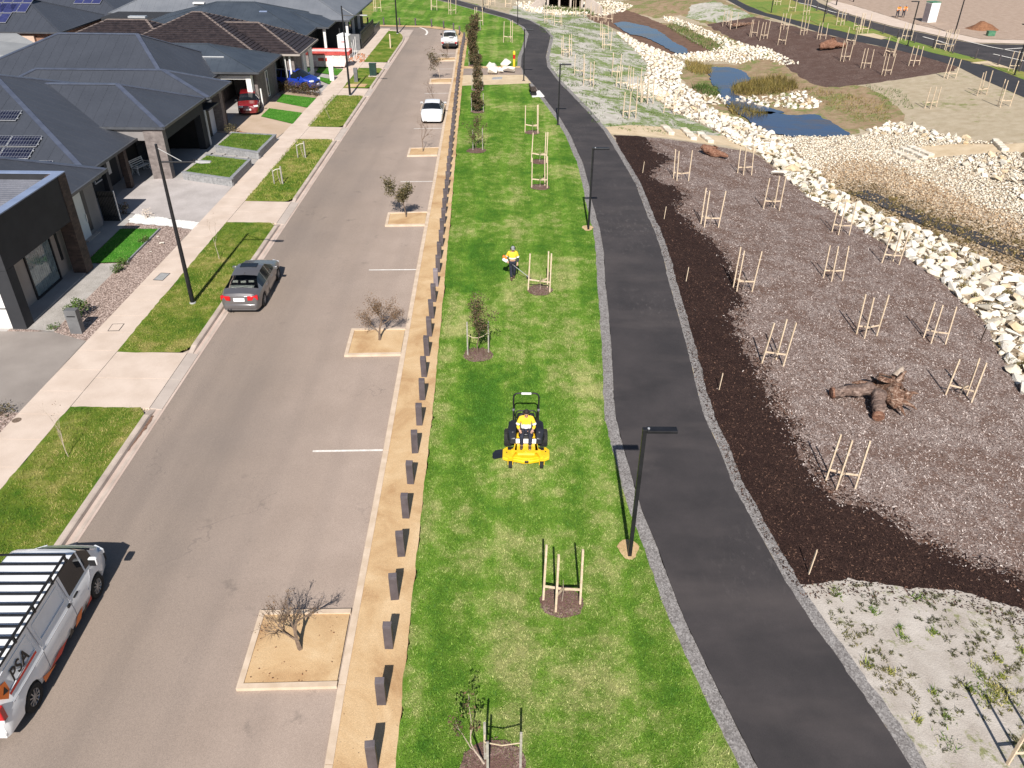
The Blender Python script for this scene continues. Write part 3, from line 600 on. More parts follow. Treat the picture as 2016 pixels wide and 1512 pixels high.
kb = thing('kerb', (KERB_X, 40, 0), None, None); tag(kb, kind='structure')
for i, (a, b) in enumerate(VERGES):
    if i == 5: b = 101.0
    ys = [a, a+.55] + list(np.arange(a+3.5, b-1.2, 3.0)) + [b-.55, b]; n = len(ys)
    for j in range(n-1):
        y0, y1 = ys[j]+(.008 if j else 0), ys[j+1]-(.008 if j < n-2 else 0)
        t0 = .04 if j == 0 else .16; t1 = .04 if (j == n-2 and i < 5) else .16
        rings = []
        for yy, tt in ((y0, t0), (y1, t1)):
            rings.append([(KERB_X-.47, yy, -.05), (KERB_X-.47, yy, tt), (KERB_X-.31, yy, tt), (KERB_X-.27, yy, tt-.025*(tt > .1)), (KERB_X-.24, yy, .012), (KERB_X-.24, yy, -.05)])
        MB(off=(KERB_X, 40, 0)).loft(rings).build('kerb_length', 'kerb_concrete', kb)
for j in range(37):
    y0, y1 = -6+j*3+.01, -6+(j+1)*3-.01
    MB(off=(KERB_X, 40, 0)).loft([[(KERB_X-.24, yy, -.05), (KERB_X-.24, yy, .028), (KERB_X+.06, yy, .008), (KERB_X+.06, yy, -.05)] for yy in (y0, y1)]).build('gutter_length', 'gutter_concrete', kb)
# kerb round the corner at the top of the street
cv = smooth_line([(KERB_X-.36, 101), (-13.6, 104.5), (-14.4, 107.6), (-15.8, 109.6), (-18.5, 110.3), (-30, 110.6)], 2)
MB(off=(KERB_X, 40, 0)).tube([(x, y, .05) for x, y in cv], .12, 6).build('kerb_curve', 'kerb_concrete', kb)
# flush edge strip along the bays, the tree pits' kerbs and the painted lines
es = thing('bay_edging', (-5, 40, 0), None, None); tag(es, kind='structure')
for i in range(len(BAY_R)-1):
    (x0, y0), (x1, y1) = BAY_R[i], BAY_R[i+1]
    k = max(1, int((y1-y0)/3.2))
    for j in range(k):
        p = (x0+(x1-x0)*j/k, y0+(y1-y0)*j/k+.01); q = (x0+(x1-x0)*(j+1)/k, y0+(y1-y0)*(j+1)/k-.01)
        slab([(p[0]-.02, p[1]), (p[0]+.17, p[1]), (q[0]+.17, q[1]), (q[0]-.02, q[1])], .055, 'edge_concrete', es, 'edging_length', .1)
PITS = [[(-6.72, 12.32), (-4.26, 12.42), (-4.33, 14.88), (-6.80, 14.80)], [(-7.0, 28.4), (-4.66, 28.52), (-4.72, 30.82), (-7.1, 30.7)],
        [(-7.33, 42.9), (-5.06, 43.05), (-5.14, 45.2), (-7.44, 44.95)], [(-7.62, 56.2), (-5.48, 56.4), (-5.54, 58.4), (-7.68, 58.1)],
        [(-8.0, 69.3), (-5.92, 69.5), (-5.98, 71.4), (-8.06, 71.1)], [(-8.22, 79.5), (-6.14, 79.7), (-6.2, 81.7), (-8.28, 81.4)], [(-8.42, 90.3), (-6.45, 90.6), (-6.5, 92.2), (-8.48, 91.9)]]
for i, P in enumerate(PITS):
    c = (sum(p[0] for p in P)/4, sum(p[1] for p in P)/4)
    t = thing('tree_pit', (c[0], c[1], 0), None, None); tag(t, kind='structure')
    m = MB(off=(c[0], c[1], 0)); ins = [((p[0]*.93+c[0]*.07) if p[0] < c[0] else p[0]-.02, p[1]*.93+c[1]*.07) for p in P]
    W = .15
    sides = [(P[0], P[1]), (P[3], P[0]), (P[2], P[3])]
    for a, b in sides:
        a, b = Vector(a), Vector(b); d = (b-a).normalized(); nn = Vector((-d.y, d.x))*W
        if (Vector(c)-a).dot(nn) < 0: nn = -nn
        s0 = a+d*(0.0 if a.x < c[0] and b.x < c[0] else 0.0)
        if abs(d.x) < .5: a = a+d*W; b = b-d*W
        slab([tuple(a), tuple(b), tuple(b+nn), tuple(a+nn)], .10, 'edge_concrete', t, 'pit_edge', .16)
    a = MB(off=(c[0], c[1], 0)); n = 9
    V = []; F = []
    for iy in range(n):
        for ix in range(n):
            u, v = ix/(n-1), iy/(n-1)
            p0 = Vector(ins[0]).lerp(Vector(ins[1]), u); p1 = Vector(ins[3]).lerp(Vector(ins[2]), u); p = p0.lerp(p1, v)
            V.append((p.x, p.y, .065+.03*math.sin(u*3.1)*math.sin(v*3.1)+RNG.uniform(-.006, .006)))
    for iy in range(n-1):
        for ix in range(n-1): q = iy*n+ix; F.append((q, q+1, q+1+n, q+n))
    a.add(V, F).build('pit_sand', 'sand', t, smooth=60)
ml = thing('road_marking', (-6, 40, 0), None, None); tag(ml, kind='structure')
for a, b in [((-6.93, 21.93), (-4.50, 22.03)), ((-7.33, 36.98), (-4.93, 37.08)), ((-7.42, 50.72), (-5.32, 50.87)), ((-7.95, 63.55), (-5.75, 63.75)), ((-8.25, 75.5), (-6.05, 75.7)), ((-8.4, 86.3), (-6.35, 86.5)), ((-8.6, 94.8), (-6.7, 95.0))]:
    m = MB(off=(-6, 40, 0)); m.add([(a[0], a[1], .006), (b[0], b[1], .006), (b[0], b[1]+.10, .006), (a[0], a[1]+.10, .006)], [(0, 1, 2, 3)]); m.build('bay_line', 'line_paint', ml)
cl = smooth_line([(-19.14, 117.01), (-17.53, 116.88), (-15.30, 115.50), (-13.05, 113.52), (-11.59, 110.96), (-11.11, 108.65), (-11.19, 106.76)], 2)
m = MB(off=(-6, 40, 0)); A = offset_line(cl, .12); B = offset_line(cl, -.12)
for i in range(len(cl)-1): m.add([(A[i][0], A[i][1], .006), (A[i+1][0], A[i+1][1], .006), (B[i+1][0], B[i+1][1], .006), (B[i][0], B[i][1], .006)], [(0, 1, 2, 3)])
m.build('centre_line', 'line_paint', ml)
for pl in ([(45.21, 139.83), (46.42, 136.44), (47.44, 130.01), (48.52, 127.03)], [(51.72, 108.74), (52.40, 105.52), (52.58, 103.45), (53.33, 103.49)], [(54.91, 97.44), (55.72, 95.10), (56.89, 92.03)], [(55.64, 106.40), (56.90, 101.99), (59.23, 97.35)], [(57.60, 100.40), (61.72, 101.91)]):
    m = MB(off=(-6, 40, 0)); A = offset_line(pl, .14); B = offset_line(pl, -.14)
    for i in range(len(pl)-1): m.add([(A[i][0], A[i][1], .05), (A[i+1][0], A[i+1][1], .05), (B[i+1][0], B[i+1][1], .05), (B[i][0], B[i][1], .05)], [(0, 1, 2, 3)])
    m.build('road_line', 'line_paint', ml)

# ---------------- water
WZ = -2.0
def water(name, poly, z=WZ):
    P = smooth_line(poly+[poly[0]], 3)[:-1]; P = [(x+.35*mnoise.noise((x*.9, y*.9, 2))+.15*mnoise.noise((x*3, y*3, 5)), y+.5*mnoise.noise((x*.9, y*.9, 9))+.2*mnoise.noise((x*3, y*3, 11))) for x, y in P]; m = MB(); m.add([(x, y, z) for x, y in P], [tuple(range(len(P)))])
    o = m.build(name, 'water', normals=True); tag(o, kind='structure')
    return P
POOLS = [water('creek_pool', [(15.09, 131.25), (16.58, 133.57), (18.70, 130.50), (20.27, 127.53), (21.21, 122.46), (21.21, 117.11), (22.15, 113.33), (22.38, 109.02), (21.74, 107.28), (20.37, 107.55), (19.81, 111.37), (18.92, 116.20), (17.70, 120.58), (16.22, 121.33), (15.45, 126.10)]),
         water('creek_pool', [(22.68, 98.57), (23.83, 99.50), (26.30, 99.03), (26.39, 94.28), (26.33, 92.18), (23.70, 90.30), (22.61, 86.21), (23.76, 82.72), (25.47, 79.30), (25.83, 77.95), (23.42, 77.10), (22.04, 79.37), (20.70, 81.14), (21.03, 84.79), (21.78, 88.51), (21.26, 89.95), (22.00, 94.09)]),
         water('creek_pool', [(20.71, 80.52), (21.88, 79.76), (23.38, 77.86), (24.62, 78.88), (25.42, 77.37), (26.96, 76.86), (28.32, 77.86), (28.75, 76.93), (29.14, 75.47), (29.46, 72.84), (29.83, 70.54), (27.32, 69.97), (24.15, 69.70), (22.99, 70.62), (22.39, 71.75), (21.81, 74.13), (21.32, 77.79)]),
         ]
TRICKLE = smooth_line([(24.79, 55.61), (25.91, 53.33), (26.69, 51.39), (27.43, 49.56), (28.61, 48.53), (29.76, 45.90), (30.93, 44.08), (32.38, 40.49)], 2)
_A = offset_line(TRICKLE, .85); _B = offset_line(TRICKLE, -.8)
m = MB(); n = len(TRICKLE)
for i in range(n-1): m.add([(_A[i][0], _A[i][1], -2.015), (_A[i+1][0], _A[i+1][1], -2.015), (_B[i+1][0], _B[i+1][1], -2.015), (_B[i][0], _B[i][1], -2.015)], [(0, 1, 2, 3)])
tag(m.build('creek_trickle', 'creek_water'), kind='structure')

# ---------------- grass blades (uncountable)
def blades(name, X, Y, zoff, hgt, wid, mat, lean=.5, parent=None):
    n = len(X); Z = h(X, Y)+zoff; a = NR.uniform(0, 2*np.pi, n); hh = hgt*NR.uniform(.55, 1.3, n); ww = wid*NR.uniform(.7, 1.4, n)
    lx, ly = NR.normal(0, lean, n)*hh, NR.normal(0, lean, n)*hh
    dx, dy = np.cos(a)*ww*.5, np.sin(a)*ww*.5
    V = np.empty((n, 3, 3)); V[:, 0] = np.stack([X-dx, Y-dy, Z], 1); V[:, 1] = np.stack([X+dx, Y+dy, Z], 1); V[:, 2] = np.stack([X+lx, Y+ly, Z+hh], 1)
    o = mesh_np(name, V.reshape(-1, 3), np.arange(3*n).reshape(-1, 3), mat, parent)
    return tag(o, kind='stuff')
lawn_poly = [(x+.05, y) for x, y in LAWN_L] + [(x-.02, y) for x, y in GRAV_L[::-1] if y < 104]
X, Y = scatter(lawn_poly, 1100, dens_fn=lambda x, y: np.clip(np.where(y < 30, 1.0, (30.0/np.maximum(y, 1))**2.0), 0, 1)*((y > 9) & (y < 75)))
print('park blades', len(X))
blades('grass', X, Y, .035, .055, .016, 'blade_park', .75)
for i, (a, b) in enumerate(VERGES[:4]):
    X, Y = scatter(rect(-16.35, KERB_X-.56, max(a, 14)+.1, b-.1), 520 if i < 2 else 160)
    blades('verge_grass', X, Y, .125, .07 if i < 2 else .11, .018 if i < 2 else .03, 'blade_verge', .7)

for nm_, dn_, mt_, hh_ in (('front_lawn', 150, 'blade_turf', .05),):
    for r_ in [r for r in REG if r[0] == nm_]:
        X, Y = scatter(r_[1], dn_); blades('turf_blades', X, Y, .125, hh_, .03, mt_, .6)
# ---------------- stones
def hull_stone(n=14, seed=0, flat=.7):
    r = np.random.default_rng(seed); P = r.normal(size=(n, 3)); P /= np.linalg.norm(P, axis=1)[:, None]; P *= r.uniform(.78, 1.05, (n, 1))
    P *= np.array([1.0, r.uniform(.65, .95), flat*r.uniform(.8, 1.1)])*.5
    b = bmesh.new(); [b.verts.new(p) for p in P]; bmesh.ops.convex_hull(b, input=b.verts)
    bmesh.ops.triangulate(b, faces=b.faces); b.verts.ensure_lookup_table(); used = [v for v in b.verts if v.link_faces]
    idx = {v: i for i, v in enumerate(used)}
    V = np.array([v.co[:] for v in used]); F = np.array([[idx[v] for v in f.verts] for f in b.faces]); b.free(); return V, F
SH = [hull_stone(13, s, .68) for s in range(6)]; SS = [hull_stone(9, 50+s, .62) for s in range(5)]
def stones_mesh(name, X, Y, size, mat, shapes=SS, parent=None, sink=.12, kind='stuff', off=(0, 0, 0), zadd=0):
    n = len(X); Z = h(X, Y); Vs = []; Fs = []; base = 0; k = NR.integers(0, len(shapes), n)
    for q, (SV, SF) in enumerate(shapes):
        ii = np.where(k == q)[0]
        if not len(ii): continue
        m = len(ii); a = NR.uniform(0, 2*np.pi, m); b = NR.normal(0, .35, m); s = size[ii]
        ca, sa, cb, sb = np.cos(a), np.sin(a), np.cos(b), np.sin(b)
        x, y, z = SV[:, 0][None], SV[:, 1][None], SV[:, 2][None]
        x1 = x*cb[:, None]-z*sb[:, None]; z1 = x*sb[:, None]+z*cb[:, None]
        x2 = x1*ca[:, None]-y*sa[:, None]; y2 = x1*sa[:, None]+y*ca[:, None]
        V = np.stack([x2*s[:, None]+X[ii][:, None], y2*s[:, None]+Y[ii][:, None], z1*s[:, None]+Z[ii][:, None]+(s*sink)[:, None]+zadd], 2)
        nv = len(SV); Fs.append((SF[None]+(np.arange(m)*nv)[:, None, None]+base).reshape(-1, 3)); Vs.append(V.reshape(-1, 3)); base += m*nv
    V = np.concatenate(Vs)-np.array(off); o = mesh_np(name, V, np.concatenate(Fs), mat, parent)
    return tag(o, kind=kind)
STONE_ME = []
for i, (SV, SF) in enumerate(SH):
    for j, mm in enumerate(('stone_white', 'stone_buff', 'stone_honey')):
        if i == 0:
            t = NT(mm); ca, cb_ = {'stone_white': ((.66, .61, .53), (.75, .71, .635)), 'stone_buff': ((.57, .50, .39), (.68, .62, .52)), 'stone_honey': ((.50, .38, .23), (.62, .52, .38))}[mm]
            rnd = t.n('ShaderNodeObjectInfo').outputs['Random']; cc = t.ramp(t.noise(2.4, 5), [(.3, ca), (.7, cb_)]); cc = t.mix(1.0, cc, t.ramp(rnd, [(0, .74), (.5, .97), (1, 1.06)]), 'MULTIPLY'); st_ = t.ramp(t.noise(1.7, 5, .7), [(.58, 0.0), (.72, .55)]); t.col(t.mix(st_, cc, (.34, .24, .14))); t.set(Roughness=.92); t.b.inputs['Specular IOR Level'].default_value = .25; t.bump(t.noise(14, 5), .6, .03); t.done(mm)
        me = bpy.data.meshes.new('stone'); me.from_pydata(SV.tolist(), [], SF.tolist()); me.materials.append(MATS[mm]); STONE_ME.append(me)
def stone_parts(parent, X, Y, size, sink=.16):
    Z = h(X, Y); px, py, pz = parent.location
    for i in range(len(X)):
        w_ = RNG.random(); j = 0 if w_ < .55 else (1 if w_ < .9 else 2)
        o = bpy.data.objects.new('stone', STONE_ME[RNG.randrange(len(SH))*3+j]); link(o); adopt(o, parent)
        s = float(size[i]); o.location = (X[i]-px, Y[i]-py, Z[i]+s*sink-pz); o.scale = (s*RNG.uniform(.9, 1.3), s*RNG.uniform(.8, 1.1), s*RNG.uniform(.8, 1.15))
        o.rotation_euler = (RNG.gauss(0, .3), RNG.gauss(0, .3), RNG.uniform(0, 6.28))
def spaced(X, Y, S, k=.78, cap=None):
    """greedy thinning so that big stones sit side by side"""
    keep = []; cell = {}; G_ = 1.0
    for i in np.argsort(-S):
        c = (int(X[i]//G_), int(Y[i]//G_)); ok = True
        for a in (-1, 0, 1):
            for b in (-1, 0, 1):
                for j in cell.get((c[0]+a, c[1]+b), ()):
                    if (X[i]-X[j])**2+(Y[i]-Y[j])**2 < (k*.5*(S[i]+S[j]))**2: ok = False; break
                if not ok: break
            if not ok: break
        if ok:
            cell.setdefault(c, []).append(i); keep.append(i)
            if cap and len(keep) >= cap: break
    return np.array(keep)
near_poly = [(22.34, 24.48), (21.70, 28.20), (22.27, 31.07), (22.52, 32.38), (23.10, 33.87), (23.13, 35.62), (23.01, 37.62), (23.13, 39.55), (22.78, 41.20), (22.21, 43.34), (21.58, 45.89), (20.89, 49.16), (19.92, 52.28), (19.76, 55.90), (19.37, 59.18), (19.29, 61.65), (22.55, 67.18), (22.88, 62.71), (23.19, 60.97), (23.26, 56.14), (23.76, 53.41), (25.01, 49.81), (26.57, 47.58), (27.52, 45.18), (28.18, 42.75), (28.93, 40.39), (30.16, 36.84)]
def bank(name, poly, dens, smin, smax, nparts, gap=.74, fill=8, fmat='stone_cream', fs=(.10, .26), size_fn=None):
    c = np.mean(np.array(poly), 0); t = thing(name, (float(c[0]), float(c[1]), hz(c[0], c[1])), None, None); tag(t, kind='structure')
    X, Y = scatter(poly, dens); S = smin+(smax-smin)*NR.random(len(X))**1.8
    if size_fn is not None: S = S*size_fn(X, Y)
    k = spaced(X, Y, S, gap); X, Y, S = X[k], Y[k], S[k]
    order = np.argsort(-S/np.hypot(X, Y)); p, r = order[:nparts], order[nparts:]
    stone_parts(t, X[p], Y[p], S[p])
    off = tuple(t.location)
    if len(r): stones_mesh('stones', X[r], Y[r], S[r], 'stone_cream', SH, t, .16, off=off)
    X, Y = scatter(poly, fill); stones_mesh('rubble', X, Y, NR.uniform(fs[0], fs[1], len(X)), fmat, SS, t, .1, off=off)
    return t
bank('rock_bank', near_poly, 60, .30, .85, 300, .80, 16, size_fn=lambda x, y: np.clip(1.12-.010*(y-34), .62, 1.12))
X, Y = scatter(near_poly, .55); Xs, Ys = np.repeat(X, 40)+NR.normal(0, .10, 40*len(X)), np.repeat(Y, 40)+NR.normal(0, .10, 40*len(X)); blades('bank_weeds', Xs, Ys, .15, .22, .03, 'blade_sedge', .5)
upper_poly = [(19.39, 62.01), (17.70, 65.16), (17.49, 67.57), (16.24, 71.06), (14.49, 75.64), (13.90, 78.89), (13.50, 86.82), (15.23, 96.62), (15.07, 103.04), (14.46, 111.04), (13.93, 118.57), (15.81, 120.26), (16.91, 114.02), (19.66, 106.72), (20.11, 99.84), (18.28, 93.75), (18.09, 90.04), (19.01, 85.37), (18.92, 80.47), (19.95, 77.00), (21.22, 74.32), (22.84, 70.66), (23.37, 66.68), (22.28, 66.25)]
bank('rock_bank', upper_poly, 25, .32, .75, 300, .82, 9)
weir_poly = [(19.98, 107.06), (24.89, 109.11), (27.28, 111.26), (31.43, 108.44), (32.09, 104.66), (33.24, 98.22), (31.17, 98.49), (30.61, 101.50), (29.40, 102.66), (26.96, 101.28), (25.18, 102.91), (22.02, 102.58), (20.69, 103.82)]
bank('rock_weir', weir_poly, 25, .28, .6, 120, .8, 9)
ridge_poly = [(23.11, 136.93), (24.79, 134.12), (27.24, 122.78), (28.44, 115.17), (30.65, 107.80), (32.01, 105.79), (30.47, 104.53), (27.08, 108.82), (26.70, 116.52), (25.01, 126.41), (23.09, 133.09)]
bank('rock_bank', ridge_poly, 22, .3, .65, 80, .8, 8)
cross_poly = [(18.82, 85.75), (21.15, 84.31), (21.99, 83.45), (24.39, 84.81), (27.02, 84.86), (30.31, 87.18), (30.60, 81.11), (28.99, 79.48), (26.18, 80.02), (24.73, 80.19), (22.31, 82.61), (20.75, 81.32), (19.40, 80.88)]
bank('rock_riffle', cross_poly, 9, .3, .75, 80, .9, 2, 'stone_tan')
apron_poly = [(-0.42, 140.99), (5.98, 147.54), (10.89, 150.26), (16.85, 157.03), (20.08, 148.03), (17.61, 143.40), (10.67, 134.87), (5.72, 129.98), (1.91, 130.40)]
bank('rock_apron', apron_poly, 10, .3, .7, 40, .8, 4)
spur_poly = [(10.98, 84.90), (13.09, 86.09), (14.95, 85.00), (16.60, 80.88), (14.89, 78.27), (12.85, 81.30)]
bank('rock_spur', spur_poly, 20, .25, .5, 40, .8, 8)
bed_poly = [(22.97, 70.18), (26.09, 70.22), (30.33, 70.42), (31.80, 71.32), (33.83, 73.20), (35.12, 72.03), (36.24, 68.56), (37.91, 65.52), (39.19, 64.12), (36.15, 65.57), (32.94, 66.06), (32.79, 63.25), (34.95, 62.85), (38.29, 62.27), (43.18, 59.37), (28.86, 34.69), (28.93, 40.39), (28.18, 42.75), (27.52, 45.18), (26.57, 47.58), (25.01, 49.81), (23.76, 53.41), (23.26, 56.14), (23.15, 61.48), (23.37, 66.68)]
_tr = np.array(TRICKLE)
def dtr(x, y):
    d = np.full(len(x), 1e9)
    for p in _tr: d = np.minimum(d, np.hypot(x-p[0], y-p[1]))
    return d
bed = thing('stone_bed', (24, 50, -2.0), None, None); tag(bed, kind='structure')
X, Y = scatter(bed_poly, 46); D = dtr(X, Y); S = NR.uniform(.11, .27, len(X))
kc = (D > 6.5+2.0*np.sin(X*.5)+NR.normal(0, 1.2, len(X))); kw = (D < 1.0); kt = ~kc & ~kw & (D > 2.6+NR.normal(0, .6, len(X))); kb = ~kc & ~kw & ~kt
stones_mesh('stones', X[kb], Y[kb], S[kb], 'stone_brown', SS, bed, .14, off=(24, 50, -2.0))
stones_mesh('stones', X[kc], Y[kc], S[kc]*1.15, 'stone_cream', SS, bed, .16, off=(24, 50, -2.0))
stones_mesh('stones', X[kt], Y[kt], S[kt], 'stone_tan', SS, bed, .16, off=(24, 50, -2.0))
kw2 = kw & (NR.random(len(X)) < .6)
stones_mesh('stones', X[kw2], Y[kw2], S[kw2]*.9, 'stone_brown', SS, bed, .14, off=(24, 50, -2.0))
q_ = np.concatenate([np.array(TRICKLE)+NR.normal(0, .75, (len(TRICKLE), 2)) for _ in range(26)]); stones_mesh('stones', q_[:, 0], q_[:, 1], NR.uniform(.12, .3, len(q_)), 'stone_brown', SS, bed, .2, off=(24, 50, -2.0))
bg_ = q_[NR.random(len(q_)) < .10]; Xs, Ys = np.repeat(bg_[:, 0], 25)+NR.normal(0, .18, 25*len(bg_)), np.repeat(bg_[:, 1], 25)+NR.normal(0, .18, 25*len(bg_)); blades('creek_weed', Xs, Ys, 0, .18, .05, 'blade_sedge', .8)
# larger pale boulders along the right-hand side of the bed
X, Y = scatter([(30.87, 71.17), (33.83, 73.20), (35.48, 71.85), (36.46, 68.13), (37.91, 65.52), (36.79, 65.24), (35.04, 66.71), (33.94, 69.06), (32.11, 69.81)], 9); S = NR.uniform(.35, .75, len(X)); k = spaced(X, Y, S, .85)
stone_parts(bed, X[k], Y[k], S[k])
X, Y = scatter([(34.75, 62.42), (38.09, 61.85), (42.95, 58.96), (36.63, 47.94), (34.83, 52.40), (34.98, 56.55), (34.30, 59.73)], 7); S = NR.uniform(.35, .85, len(X))*NR.choice([1, .7], len(X)); k = spaced(X, Y, S, .95, 150)
stone_parts(bed, X[k], Y[k], S[k])

# loose mulch chips (uncountable)
def chip_mats():
    for key, st in (('chip_light', [(0, (.07, .042, .033)), (.5, (.28, .21, .185)), (1, (.64, .56, .52))]), ('chip_dark', [(0, (.012, .006, .005)), (.6, (.045, .023, .018)), (1, (.15, .085, .06))])):
        t = NT(key); t.col(t.ramp(t.geo.outputs['Random Per Island'], st)); t.set(Roughness=.9); t.b.inputs['Specular IOR Level'].default_value = .2; t.done(key)
chip_mats()
def chips(name, X, Y, size, mat, zoff=.0):
    n = len(X); Z = h(X, Y)+zoff+.02; P = np.stack([X, Y, Z], 1); a = NR.uniform(0, 2*np.pi, n); s = (size*NR.uniform(.5, 1.6, n))[:, None]
    u = np.stack([np.cos(a), np.sin(a), NR.normal(0, .35, n)], 1); v = np.stack([-np.sin(a), np.cos(a), NR.normal(0, .35, n)], 1)*.35
    V = np.stack([P-u*s-v*s, P+u*s-v*s, P+u*s+v*s, P-u*s+v*s], 1).reshape(-1, 3); return tag(mesh_np(name, V, np.arange(4*n).reshape(-1, 4), mat), kind='stuff')
def reg_poly(nm): return [r[1] for r in REG if r[0] == nm][0]
_dk = reg_poly('fresh_mulch'); _lt = reg_poly('mulch_bed')
X, Y = scatter(_lt, 230, dens_fn=lambda x, y: np.clip(28/np.maximum(y, 1), 0, 1)**1.5); k = ~inside(_dk, X, Y); chips('mulch_chips', X[k], Y[k], .024, 'chip_light')
X, Y = scatter(_dk, 190, dens_fn=lambda x, y: np.clip(28/np.maximum(y, 1), 0, 1)**1.5); chips('mulch_chips', X, Y, .024, 'chip_dark')
# ragged meeting of the two mulches: chips kicked across the edge both ways
P_ = np.array([p for p in _dk]); seg = []
for i in range(len(_dk)):
    a_, b_ = np.array(_dk[i]), np.array(_dk[(i+1) % len(_dk)]); L = np.hypot(*(b_-a_)); n_ = int(L*210*min(1, (26/max(a_[1], 5)))**1.2)
    t_ = NR.random((n_, 1)); seg.append(a_+(b_-a_)*t_+NR.normal(0, .28, (n_, 2)))
S_ = np.concatenate(seg); kk = np.ones(len(S_), bool)
for dx_ in (-.7, .7):
    for dy_ in (-.7, .7): kk &= inside(_lt, S_[:, 0]+dx_, S_[:, 1]+dy_)
S_ = S_[kk]; ins = inside(_dk, S_[:, 0], S_[:, 1]); lt = inside(_lt, S_[:, 0], S_[:, 1])
chips('mulch_chips', S_[~ins & lt, 0], S_[~ins & lt, 1], .035, 'chip_dark', .01); m_ = ins & lt & (NR.random(len(S_)) < .22); chips('mulch_chips', S_[m_, 0], S_[m_, 1], .028, 'chip_light', .01)
# stains and litter on the street
def stain(name, pts, mat, z=.004):
    P = smooth_line(list(pts)+[pts[0]], 2)[:-1]; m = MB(); m.add([(x+RNG.gauss(0, .012), y+RNG.gauss(0, .012), z) for x, y in P], [tuple(range(len(P)))]); tag(m.build(name, mat, normals=True), kind='structure')
pmat('litter_brown', (.12, .065, .045), (.22, .13, .09), 9, .95, .5, 40, fine=.4, fscale=30)
stain('gutter_litter', [(-13.23, 28.28), (-13.23, 27.67), (-13.17, 26.36), (-13.15, 25.41), (-13.26, 25.41), (-13.35, 26.51), (-13.43, 27.67), (-13.37, 28.32)], 'litter_brown', .036)
stain('gutter_litter', [(-13.26, 23.98), (-13.18, 23.28), (-13.29, 22.48), (-13.29, 21.78), (-13.39, 21.83), (-13.48, 22.66), (-13.48, 23.59), (-13.40, 24.05)], 'litter_brown', .036)
stain('gutter_litter', [(-13.23, 46.43), (-13.20, 45.39), (-13.34, 45.47), (-13.34, 46.52)], 'litter_brown', .036)

